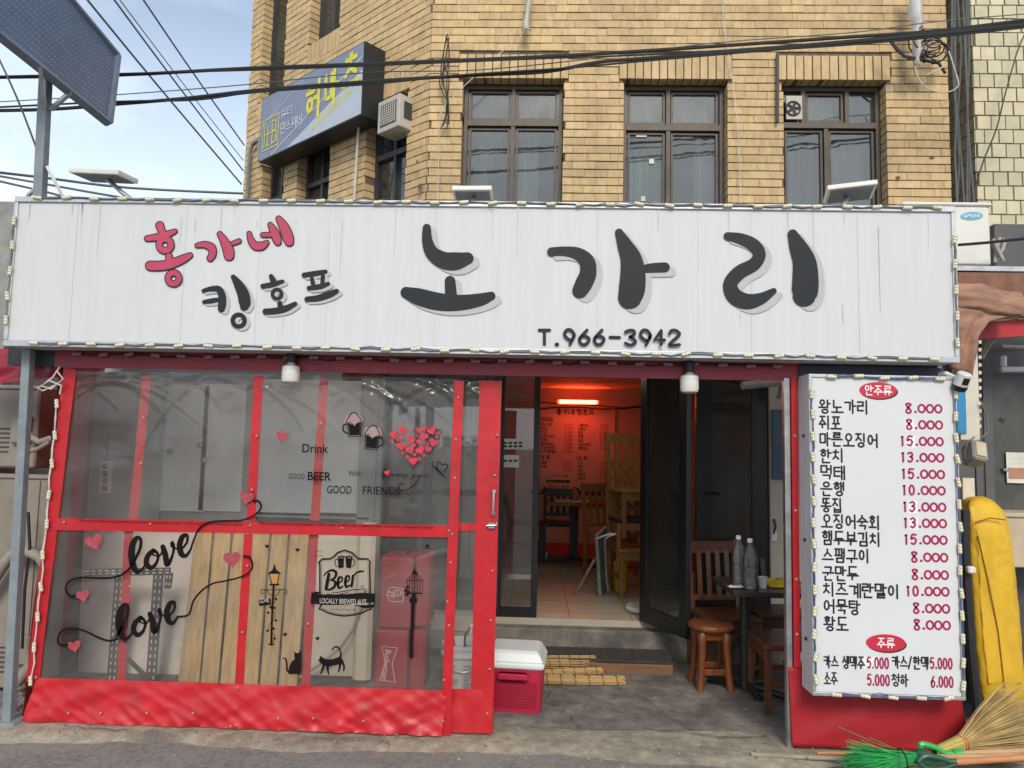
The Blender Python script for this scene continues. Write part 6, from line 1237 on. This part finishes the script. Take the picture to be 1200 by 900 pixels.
f = MB(); f.tube([P(x, y, 4.24) for x, y in ((70, 430), (62, 442), (52, 450), (44, 455), (50, 458), (64, 452), (72, 448))], .005, 6); f.tube([P(x, y, 4.23) for x, y in ((66, 434), (74, 444), (60, 456), (48, 452), (58, 446), (72, 452), (70, 462))], .005, 6); tag(f.build('wire_knot', 'wire_white', smooth=True), 'knotted white wire at the top left of the curtain', 'wire')

# ================================================================ RIGHT END: neighbour tile house, awning, unit, tarp, brooms
nb = thing('tiled_building', 'neighbouring building faced with square cream tiles at the right edge', 'building', (4.6, 6.1, 0))
tx0 = P(1141, 100, 6.1).x; NO = Vector((tx0, 6.1, 0))
f = MB(); bricks(f, NO, DX, 0, 3.0, 2.9, 7.2, [], [], bw=.118, bh=.121, gap=.011, gv=.011, front=.006, depth=.012); f.build('tile_facing', 'cream_tile', nb)
f = MB(); f.box(tx0 + .002, tx0 + 3, 6.1, 12, 0, 7.3); f.build('wall', 'tile_grout', nb)
f = MB(); NS = Vector((tx0 + .0, 12, 0)); bricks(f, Vector((tx0, 6.9, 0)), Vector((0, -1, 0)), 0, .8, 2.9, 7.2, [], [], bw=.118, bh=.121, gap=.011, gv=.011, front=.004, depth=.012); f.build('tile_facing', 'cream_tile', nb)
gpn = thing('gap_wall', 'dark recess wall between the brick and tiled buildings', 'wall', (3.4, 6.6, 0)); f = MB(); f.box(BR - .05, tx0 + .05, 6.55, 6.75, 0, 7.2); f.build('wall', 'grey_box', gpn); f = MB(); f.tube([(BR + .1, 6.4, 2.9), (BR + .1, 6.4, 7.1)], .05, 12); f.build('drain_pipe', 'grey_box', gpn, smooth=True)
f = MB()
for k in range(7):
    x = BR + .02 + k * .022; pts = [(x + random.uniform(-.02, .02), 5.86 + random.uniform(-.02, .02), z) for z in (2.8, 3.2, 3.6, 4.0, 4.4, 4.9, 5.5, 6.2)]; f.tube(pts, .007, 5)
tag(f.build('riser_cables', 'wire_grey', smooth=True), 'bundle of grey cables running up the right edge of the brick building', 'cable')
ac = thing('outdoor_unit', 'white outdoor unit with small blue oval badge at the right end of the sign', 'air conditioner', P(1110, 312, 4.75)); AY = 4.75
a, b = P(1058, 240, AY), P(1163, 312, AY); f = MB(); f.rbox(a.x, b.x, AY, AY + .32, b.z, a.z, .015); f.build('case', 'ac_white', ac, bevel=.004)
f = MB(); f.rbox(a.x - .01, b.x + .01, AY - .01, AY + .33, a.z - .005, a.z + .02, .008); f.build('top_lid', 'ac_white', ac)
c = P(1139, 253, AY - .004); f = MB(); ca_, sa_ = math.cos(.06), math.sin(.06); f.poly([(c.x + M(13, AY) * math.cos(t * .262) * ca_ - M(5, AY) * math.sin(t * .262) * sa_, AY - .003, c.z + M(13, AY) * math.cos(t * .262) * sa_ + M(5, AY) * math.sin(t * .262)) for t in range(24)]); f.build('badge', 'board_blue_pale', ac) if 'board_blue_pale' in MATS else (mat('board_blue_pale', (.12, .42, .62), .4), f.build('badge', 'board_blue_pale', ac))
p = P(1129.5, 255.2, AY - .006); type_text('SAMSUNG', 'badge_word', 'letter_white', ac, p.x, p.z, AY - .006, M(4, AY), M(19, AY), .02, 0, .06)
f = MB(); f.box(a.x, b.x + .35, AY - .02, AY + .36, b.z - .035, b.z - .004); f.build('shelf', 'steel', ac)
f = MB(); f.tube([P(x, y, AY + .05) for x, y in ((1163, 285), (1170, 300), (1175, 292), (1178, 282), (1172, 279), (1168, 290), (1166, 308))], .012); f.tube([P(1163, 280, AY + .02), P(1176, 306, AY + .02)], .012); f.build('pipes', 'pipe_grey', ac)
gb = MB(); a, b = P(1165, 262, 5.2), P(1260, 320, 5.2); gb.box(a.x, b.x, 5.2, 5.5, b.z, a.z); tag(gb.build('metal_box', 'grey_box', bevel=.006), 'dark grey metal box beside the white outdoor unit', 'box')
aw = thing('awning', 'folded brown canvas awning with rusty fascia over the neighbour shopfront', 'awning', P(1165, 360, 4.6))
f = pan(1120, 319, 1290, 372, 4.72, .06); f.build('fascia', 'rust_panel', aw)
f = MB(); q = smooth_path([(1098, 350, 17), (1135, 352, 19.5), (1155, 354, 19.5), (1175, 357, 18), (1193, 359, 16)], 8); qn = len(q)
vs = []; NR = 56
for k, (x, y, w) in enumerate(q):
    c = P(x, y, 4.6); r = M(w, 4.6); t = k / (qn - 1)
    for a_ in range(NR):
        th = 2 * math.pi * a_ / NR; pl_ = .10 * abs(math.sin(3.5 * th + 1.6 * t + .8 * math.sin(5 * t))) ** .5 - .06 * abs(math.sin(5.3 * th - 2.2 * t)) + .10 * noise.noise(Vector((math.cos(th) * 1.6, math.sin(th) * 1.6, t * 5))); vs.append(c + Vector((0, math.cos(th) * r * .8, math.sin(th) * r)) * (.92 + pl_) + Vector((.012 * noise.noise(Vector((th, t * 3, 1))), 0, 0)))
f.add(vs, [(k * NR + a_, k * NR + (a_ + 1) % NR, (k + 1) * NR + (a_ + 1) % NR, (k + 1) * NR + a_) for k in range(qn - 1) for a_ in range(NR)] + [tuple(range(NR)), tuple(range((qn - 1) * NR, qn * NR))])
f.build('canvas_roll', 'canvas_brown', aw, smooth=True)
f = MB(); L_ = [(1116, 358), (1116, 385), (1116, 410), (1114, 432)]; R_ = [(1178, 372), (1158, 376), (1146, 395), (1141, 440)]; vs = []
for j in range(19):
    t = j / 18 * 3; k = min(2, int(t)); w_ = t - k
    la_ = P(L_[k][0] + (L_[k + 1][0] - L_[k][0]) * w_, L_[k][1] + (L_[k + 1][1] - L_[k][1]) * w_, 4.52); ra_ = P(R_[k][0] + (R_[k + 1][0] - R_[k][0]) * w_, R_[k][1] + (R_[k + 1][1] - R_[k][1]) * w_, 4.5)
    vs += [la_.lerp(ra_, i / 12) + Vector((0, .014 * math.sin(i * .9 + j * .12) + .02 * noise.noise(Vector((i * .4, j * .2, 2))), 0)) for i in range(13)]
f.add(vs, [(j * 13 + i, j * 13 + i + 1, j * 13 + 14 + i, j * 13 + 13 + i) for j in range(18) for i in range(12)])
f.build('canvas_flap', 'canvas_brown', aw, smooth=True, thick=.004)
f = MB(); f.slab([P(1143, 378, 4.78), P(1290, 368, 4.78), P(1290, 386, 4.78), P(1143, 398, 4.78)], (0, .02, 0)); f.build('valance', 'red_strip', aw)
pst = thing('corner_post', 'cream painted board post with blue patch under the brown awning', 'post', P(1140, 515, 4.55))
f = pan(1122, 380, 1149, 516, 4.55, .08); f.build('board', 'post_white', pst, bevel=.004); f = pan(1121.5, 455, 1133, 508, 4.54, .008); f.build('blue_patch', 'board_blue', pst)
f = MB()
for k in range(12): z = P(1149, 400 + k * 9, 4.55); f.box(z.x - .004, z.x + .012, 4.56, 4.6, z.z - .012, z.z + .008)
f.build('torn_edge', 'post_white', pst)
lp = thing('wall_lamp', 'grey boxy lamp pointing down under the cream post', 'lamp', P(1142, 532, 4.5)); c = P(1142, 531, 4.5); f = MB(); m_ = Matrix.Translation(c) @ Matrix.Rotation(R(12), 4, 'Y') @ Matrix.Rotation(R(-25), 4, 'X'); f.rbox(-.045, .045, -.06, .06, -.07, .06, .01, m_); f.build('case', 'lamp_grey', lp); f = MB(); f.rbox(-.03, .03, -.068, -.058, -.05, .045, .004, m_); f.build('glass_face', 'cabinet_cream', lp); f = MB(); f.tube([P(x, y, 4.5) for x, y in ((1133, 545), (1130, 532), (1134, 518), (1142, 512))], .005); f.tube([P(x, y, 4.52) for x, y in ((1150, 470), (1157, 490), (1158, 505), (1150, 514))], .005); f.build('cord', 'wire_grey', lp)
sd_ = thing('shopfront_shutter', 'dark grey steel door of the neighbour shopfront at the right edge', 'door', P(1180, 640, 5.3)); f = pan(1146, 384, 1320, 830, 5.3, .06); f.build('leaf', 'door_grey', sd_); f = pan(1160, 392, 1163, 800, 5.29, .012); pan(1146, 384, 1152, 800, 5.285, .02, f); f.build('edge_strip', 'grey_box', sd_)
f = MB(); f.tube([P(1176, 418, 5.2), P(1176, 430, 5.18)], .02); f.tube([P(1173, 433, 5.18), P(1280, 433, 5.1)], .02); f.tube([P(1175, 406, 5.2), P(1280, 408, 5.05)], .012); f.build('closer_arm', 'camera_white', sd_)
f = pan(1179, 530, 1230, 567, 5.28, .006); f.build('notice', 'paper', sd_); f = pan(1182, 548, 1230, 562, 5.277, .004); f.build('notice_block', 'notice_brown', sd_); f = MB()
for k in range(3): pan(1183, 537 + k * 3, 1225, 538 + k * 3, 5.278, .001, f)
f.build('notice_print', 'pipe_grey', sd_); f = MB(); c = P(1174, 490, 5.28); f.tube([c, c + Vector((.03, -.03, .01))], .012); c = P(1178, 552, 5.28); f.lathe([(.02, 0), (.02, .02)], c, 10); f.build('knob', 'steel', sd_)
cb = MB(); cb.tube([P(x, y, 5.15) for x, y in ((1150, 420), (1160, 402), (1175, 390), (1200, 383), (1240, 381))], .018, 8); tag(cb.build('conduit_hose', 'pipe_grey', smooth=True), 'grey hose curving over the neighbour steel door', 'hose')
wp = pan(1128, 560, 1143, 600, 4.9, .03); tag(wp.build('pale_board', 'post_white'), 'small white board behind the yellow tarpaulin bundle', 'board')
dw = MB(); a, b = P(1110, 440, 5.0), P(1152, 860, 5.0); dw.box(a.x, b.x, 5.0, 5.05, 0, a.z); tag(dw.build('dark_panel', 'grey_box'), 'dark upright panel between the price list and the neighbour door', 'panel')
cbx = MB(); a, b = P(1172, 606, 5.0), P(1300, 668, 5.0); cbx.rbox(a.x, b.x, 5.0, 5.3, b.z, a.z, .006); cbx.rbox(a.x - .02, b.x, 4.985, 5.3, a.z + .001, a.z + .03, .006); tag(cbx.build('cream_cabinet', 'cabinet_cream'), 'cream wooden cabinet top behind the yellow tarpaulin', 'cabinet')
# yellow tarpaulin bundle
yt = thing('covered_bundle', 'tall rounded bundle wrapped in yellow tarpaulin leaning at the right edge', 'tarpaulin bundle', G(1175, 838, 0))
YY = 4.62; outl = [(1131, 597), (1134, 590), (1142, 586), (1155, 586), (1168, 591), (1178, 603), (1184, 622), (1190, 660), (1194, 700), (1198, 750), (1201, 800), (1203, 845), (1150, 845), (1142, 790), (1137, 720), (1133, 650)]
f = MB(); rings = []
fr2 = [P(x, y, YY) for x, y in outl]; cen = sum(fr2, Vector()) / len(fr2); bk2 = [p + Vector((.16, .34, 0)) for p in fr2]; bk3 = [p + Vector((.06, .10, 0)) + (p - cen) * .035 for p in fr2]; bk4 = [p + Vector((.12, .26, 0)) + (p - cen) * .03 for p in fr2]
n = len(outl); allv = [cen + Vector((0, -.03, 0))] + [cen + (p - cen) * .72 + Vector((0, -.028, 0)) for p in fr2] + fr2 + bk3 + bk4 + bk2
fs = [(0, i + 1, (i + 1) % n + 1) for i in range(n)] + [(1 + r * n + i, 1 + r * n + (i + 1) % n, 1 + (r + 1) * n + (i + 1) % n, 1 + (r + 1) * n + i) for r in range(4) for i in range(n)]
for v in allv: v += Vector((noise.noise(v * 5), noise.noise(v * 4 + Vector((5, 0, 0))), 0)) * .012; v.z = max(.01, v.z)
f.add(allv, fs); ob = f.build('cover', 'tarp_yellow', yt, smooth=True); s_ = ob.modifiers.new('sub', 'SUBSURF'); s_.levels = 2; s_.render_levels = 2
f = MB(); f.tube([P(x, y, YY - .045) for x, y in ((1143, 612), (1160, 607), (1178, 609))], .004, 5); f.tube([P(x, y, YY - .04) for x, y in ((1146, 628), (1158, 680), (1170, 740), (1180, 830))], .0035, 5); f.build('seam', 'tarp_seam', yt) if 'tarp_seam' in MATS else (mat('tarp_seam', (.25, .13, .01), .8), f.build('seam', 'tarp_seam', yt))
f = MB(); f.tube([P(x, y, YY - .02) for x, y in ((1131, 598), (1131, 640), (1134, 700), (1139, 770), (1147, 845))], .028, 8); f.build('black_lining', 'tarp_black', yt, smooth=True)
ob.modifiers['sub'].levels = 4; ob.modifiers['sub'].render_levels = 4; tx_ = bpy.data.textures.new('creases', 'CLOUDS'); tx_.noise_scale = .16; tx_.noise_type = 'HARD_NOISE'; tx_.noise_depth = 2; dm_ = ob.modifiers.new('creases', 'DISPLACE'); dm_.texture = tx_; dm_.strength = .014; dm_.mid_level = .5
f = MB(); c = P(1138, 668, YY - .08); f.rbox(c.x - .025, c.x + .022, c.y - .02, c.y + .02, c.z - .02, c.z + .022, .008); f.build('tape_tag', 'cup_paper', yt)
# straw broom
sb = thing('straw_broom', 'straw broom with flared golden head lying at the right corner', 'broom', G(1165, 880, 0))
random.seed(5); BYY = 4.02; f = MB(); base = P(1112, 876, BYY - .0); tipc = P(1215, 838, BYY + .22)
ax = (tipc - base).normalized(); sd1 = ax.cross(Vector((0, 1, .2))).normalized(); sd2 = ax.cross(sd1)
for k in range(420):
    a = random.uniform(0, 6.283); r = math.sqrt(random.random()); sp = r * math.cos(a), r * math.sin(a)
    p0 = base + ax * .08 + sd1 * sp[0] * .035 + sd2 * sp[1] * .03; L = random.uniform(.30, .48); p2 = p0 + ax * L + sd1 * sp[0] * .19 + sd2 * sp[1] * .10 + Vector((random.gauss(0, .008), random.gauss(0, .008), random.gauss(0, .01))); p1 = p0.lerp(p2, .45) + sd1 * sp[0] * .02
    p2.z = max(.01, p2.z); p1.z = max(.01, p1.z); p0.z = max(.01, p0.z); f.tube([p0, p1, p2], [.0035, .003, .0015], 4)
f.build('bristles', 'straw', sb)
f = MB()
for k in range(40):
    a = k * .157; f.tube([base - ax * .10 + sd1 * math.cos(a) * .022 + sd2 * math.sin(a) * .02, base + ax * .10 + sd1 * math.cos(a) * .037 + sd2 * math.sin(a) * .033], .0045, 4)
f.build('neck', 'straw_wrap', sb)
f = MB()
for t, r in ((.08, .040), (.095, .042)): f.tube([base + ax * t + sd1 * math.cos(k * .3142) * r + sd2 * math.sin(k * .3142) * r * .9 for k in range(21)], .0035, 5)
f.build('binding', 'straw_tie', sb)
f = MB(); f.tube([base - ax * .09, base - ax * .75], .012, 8); 
# green plastic broom
gbm = thing('green_broom', 'broom with bright green plastic bristles lying on the road edge', 'broom', G(1060, 896, 0))
f = MB(); neck = P(1079, 887, 3.93); 
for k in range(520):
    u, w = random.gauss(0, .42), random.gauss(0, .5); p0 = neck + Vector((random.uniform(-.03, .03), random.uniform(-.02, .02), random.uniform(-.018, .018)))
    d = Vector((-1, -.10 + .30 * w * .6, -.13 + .36 * u)); L = random.uniform(.28, .40); p2 = p0 + d * L; p1 = p0 + Vector((d.x, d.y * .7, d.z * .55)) * L * .5
    for p in (p0, p1, p2): p.z = max(random.uniform(-.014, .0), p.z)
    f.tube([p0, p1, p2], [.0028, .0026, .0016], 4)
f.build('bristles', 'bristle_green', gbm)
f = MB(); f.rbox(neck.x - .03, neck.x + .05, neck.y - .035, neck.y + .035, neck.z - .035, neck.z + .035, .014); f.build('head', 'plastic_green_dark', gbm)
f = MB(); f.tube([neck + Vector((-.12, -.05 + .1 * (1 - math.cos(k * .3142)) / 2 * 0 + .06 * math.cos(k * .3142), .05 * math.sin(k * .3142))) for k in range(21)], .004, 5); f.build('tie', 'wire_black', gbm)
f = MB(); f.tube([neck + Vector((.05, 0, 0)), P(1215, 886, 3.98)], .014, 10); f.build('handle', 'pole_tan', gbm, smooth=True)
dp = thing('dustpan', 'green plastic grip of a long handled dustpan among the brooms', 'dustpan', G(1090, 888, 0))
f = MB(); hy = 3.97; loop = smooth_path([(1078, 874, 1), (1082, 872, 1), (1096, 876, 1), (1106, 882, 1), (1122, 883, 1)], 4); f.tube([P(x, y, hy) for x, y, _ in loop], .014, 8); loop = smooth_path([(1078, 874, 1), (1081, 886, 1), (1092, 892, 1), (1106, 889, 1), (1122, 885, 1)], 4); f.tube([P(x, y, hy) for x, y, _ in loop], .013, 8); f.build('grip', 'plastic_green', dp, smooth=True)
f = MB(); f.tube([P(1118, 884, hy), P(1128, 883, hy)], .024, 10); f.build('socket', 'plastic_green', dp, smooth=True); f = MB(); f.tube([P(1124, 883.4, hy), P(1225, 879, hy + .02)], .015, 10); f.build('handle', 'pole_tan', dp, smooth=True)
dp2 = thing('dustpan', 'dark green lower grip of a second long handled tool at the bottom right corner', 'dustpan', G(1090, 900, 0)); hy = 3.88
f = MB(); loop = smooth_path([(1076, 893, 1), (1084, 886, 1), (1100, 888, 1), (1112, 892, 1), (1122, 892, 1)], 4); f.tube([P(x, y, hy) for x, y, _ in loop], .013, 8); loop = smooth_path([(1076, 893, 1), (1086, 900, 1), (1104, 900, 1), (1122, 894, 1)], 4); f.tube([P(x, y, hy) for x, y, _ in loop], .012, 8); f.build('grip', 'plastic_green_dark', dp2, smooth=True)
f = MB(); f.tube([P(1120, 893, hy), P(1230, 886, hy)], .016, 10); f.build('handle', 'pole_orange', dp2, smooth=True)
def rod(label, a, b, r, m): f = MB(); f.tube([a, a.lerp(b, .5) + Vector((0, 0, .004)), b], r, 10); tag(f.build('broom_handle', m, smooth=True), label, 'pole')
a, b = G(880, 884, .012), G(1020, 892, .012); rod('long weathered grey wooden pole lying on the ground before the red skirt', a, b + (b - a) * .4, .014, 'pole_grey')
a, b = G(957, 882.5, .03), G(1010, 884, .03); rod('thin orange pole lying just behind the grey pole', a, b + (b - a) * .8, .009, 'pole_orange')

# ================================================================ CABLES, RAGS AND BITS ON THE FACADE
def cable(label, pts, Y, r, m='wire_black', Y1=None, sub=4):
    q = smooth_path([(x, y, 0) for x, y in pts], sub); n = len(q) - 1; f = MB(); w = [P(x, y, Y + ((Y1 or Y) - Y) * k / n) for k, (x, y, _) in enumerate(q)]
    if pts[0][0] < 0 or pts[0][1] < 0: w = [w[0] + (w[0] - w[min(3, n)]).normalized() * 7] + w
    if pts[-1][0] > 1220: w = w + [w[-1] + (w[-1] - w[-4]).normalized() * 7]
    f.tube(w, r, 6); tag(f.build('overhead_cable', m, smooth=True), label, 'cable')
cable('upper thick black cable sagging across the brick facade', [(-30, 91), (137, 88), (290, 80), (400, 76), (500, 72), (600, 68), (700, 63), (780, 58), (900, 50), (1000, 43), (1100, 36), (1230, 20)], 5.2, .0125)
cable('lower thick black cable crossing in front of the blue wall sign', [(-30, 130), (60, 128), (137, 122), (220, 115), (300, 106), (440, 95), (560, 88), (640, 84), (700, 73), (760, 68), (900, 57), (1000, 49), (1100, 40), (1230, 26)], 5.1, .0125)
cable('thin dark cable wound round the lower thick cable', [(-30, 127), (137, 119), (230, 117), (300, 108), (440, 98), (540, 88), (660, 80), (760, 71), (900, 59), (1000, 52), (1100, 43), (1230, 29)], 5.08, .007)
cable('thin grey cable between the two thick cables', [(-30, 121), (137, 111), (290, 99), (430, 85), (560, 82), (700, 68), (840, 50), (1000, 38), (1100, 25), (1230, 14)], 5.25, .004, 'wire_grey')
cable('thin cable running along with the upper thick cable', [(-30, 90), (300, 82), (600, 70), (800, 62), (1000, 47), (1230, 24)], 5.18, .006)
for x0, x1, y1, r, lab in ((78, 283, 216, .008, 'leftmost slanting cable in the sky'), (112, 285, 200, .007, 'second slanting cable in the sky'), (118, 285, 188, .004, 'thin slanting cable beside the second one in the sky'), (148, 286, 170, .007, 'rightmost slanting cable in the sky')): cable(lab, [(x0, -30), ((x0 + x1) / 2, (y1 - 30) / 2 + 2), (x1, y1)], 4.6, r, 'wire_grey', 7.6)
cable('low cable sagging behind the sign top at the left', [(-20, 200), (50, 208), (150, 220), (290, 227)], 6.2, .014, 'wire_grey', 7.9); cable('second low cable behind the sign top at the left', [(-20, 203), (60, 217), (110, 226), (170, 236)], 6.2, .010, 'wire_grey'); cable('third low cable ending behind the sign top at the left', [(-20, 208), (50, 224), (80, 232), (110, 240)], 6.0, .010, 'wire_grey')
cable('thin cable slanting down to the solar panel pole', [(-15, 40), (20, 115), (48, 188)], 4.3, .006, 'wire_grey'); cable('black cable leaving the white outdoor unit to the right', [(1123, 287), (1160, 284), (1225, 277)], 4.6, .009)
cable('thin black cable hanging over the cream tiles', [(1215, 20), (1196, 50), (1178, 110), (1168, 150), (1152, 190), (1140, 230)], 5.95, .006)
cable('thin pale wire strung down the left of the brick front', [(617, 36), (575, 72), (530, 115), (516, 135), (514, 190), (512, 245)], 5.80, .0035, 'wire_white'); cable('thin pale wire hanging down between the right windows', [(847, 0), (850, 40), (858, 90), (866, 170), (868, 246)], 5.83, .0035, 'wire_white')
f = MB()
for s in range(5):
    q = smooth_path([(520 + random.uniform(-6, 6) + 3 * s * .3, 42 + i * 26 + random.uniform(-4, 4), 0) for i in range(5)]); f.tube([P(x, y, 5.82 - .01 * s) for x, y, _ in q], .005, 5)
tag(f.build('loose_wires', 'wire_black', smooth=True), 'tangle of dark loose wires beside the left front window', 'wires')
f = MB(); random.seed(9)
for s in range(9):
    cx0, cy0, rr0 = random.uniform(1085, 1104), random.uniform(40, 62), random.uniform(8, 22); q = [(cx0 + rr0 * math.cos(t * .45 + s), cy0 + rr0 * .8 * math.sin(t * .45 + s)) for t in range(random.randint(9, 14))]; f.tube([P(x, y, 5.75 - .012 * s) for x, y in q], .006, 5)
f.tube([P(x, y, 5.7) for x, y in ((1042, 44), (1050, 56), (1060, 66), (1080, 70), (1100, 74), (1108, 86))], .012, 6); f.tube([P(x, y, 5.68) for x, y in ((1040, 44), (1052, 60), (1066, 70), (1090, 62))], .010, 6)
tag(f.build('cable_coil', 'wire_black', smooth=True), 'messy coil of black cable at the right corner of the brick facade', 'cable')
f = MB(); f.tube([P(x, y, 5.6) for x, y, _ in smooth_path([(1072, 78, 0), (1078, 95, 0), (1092, 106, 0), (1110, 108, 0), (1122, 102, 0), (1122, 92, 0), (1112, 60, 0)])], .005, 6); f.tube([P(x, y, 5.6) for x, y in ((1086, 88), (1098, 82), (1110, 76))], .005, 6); tag(f.build('white_wire', 'wire_white', smooth=True), 'looped white wire hanging below the cable coil', 'wire')
def rag(label, pts, Y):
    f = MB(); n = len(pts)
    L = [P(x - w / 2, y, Y) for x, y, w in pts]; C_ = [P(x, y, Y) + Vector((0, -.05, 0)) for x, y, w in pts]; Rr = [P(x + w / 2, y, Y) for x, y, w in pts]
    vs = [v for t in zip(L, C_, Rr) for v in t]; f.add(vs, [(3 * i + j, 3 * i + j + 1, 3 * i + j + 4, 3 * i + j + 3) for i in range(n - 1) for j in (0, 1)]); tag(f.build('torn_banner', 'cloth_rag', smooth=True, thick=.006), label, 'cloth strip')
rag('long torn strip of pale cloth hanging at the right of the facade', [(1072, -30, 17), (1073, 0, 15), (1072, 18, 17), (1075, 26, 15), (1072, 40, 9), (1074, 50, 9), (1075, 62, 12), (1073, 70, 7), (1074, 79, 7)], 5.7)
rag('short pale cloth strip hanging above the left front window', [(622, -40, 7), (620, 0, 7), (618, 18, 6), (616, 30, 8), (617, 37, 11)], 5.78)
vt = MB(); a = P(911, 62, 5.85); b = P(911, 143, 5.85); vt.bar(b, a, .022, .02, (0, 1, 0)); tag(vt.build('cable_duct', 'wire_black'), 'short black duct on the brick pier left of the fan window', 'duct')
dpn = thing('drain_pipe', 'thin grey conduit down the far left corner of the brick building', 'pipe', C3(2.88, 3.2, .05)); f = MB(); f.tube([C3(2.86, 3.0, .06), C3(2.86, 4.75, .06), C3(2.80, 4.83, .06), C3(2.66, 4.84, .06), C3(2.64, 4.6, .06)], .022, 8); f.build('run', 'steel_paint', dpn, smooth=True)
f = MB(); f.tube([C3(.90, 3.0, .08), C3(.90, 4.0, .07), C3(.84, 4.45, .1)], .012, 6); tag(f.build('hanging_hose', 'wire_white', smooth=True), 'pale hose hanging from the window air conditioner', 'hose')
dm = MB()
for px, py, w, h in ((492, 220, 7, 14), (489, 190, 4, 8), (748 + 0, 0, 0, 0), (1092, 184, 6, 5), (1052, 208, 6, 4)):
    if w:
        c = P(px, py, 5.88); dm.poly([(c.x + M(w, 5.88) * .5 * math.cos(t * .7) * random.uniform(.6, 1.1), 5.878, c.z + M(h, 5.88) * .5 * math.sin(t * .7) * random.uniform(.6, 1.1)) for t in range(9)])
dmo = dm.build('broken_patch', 'mortar', bld)
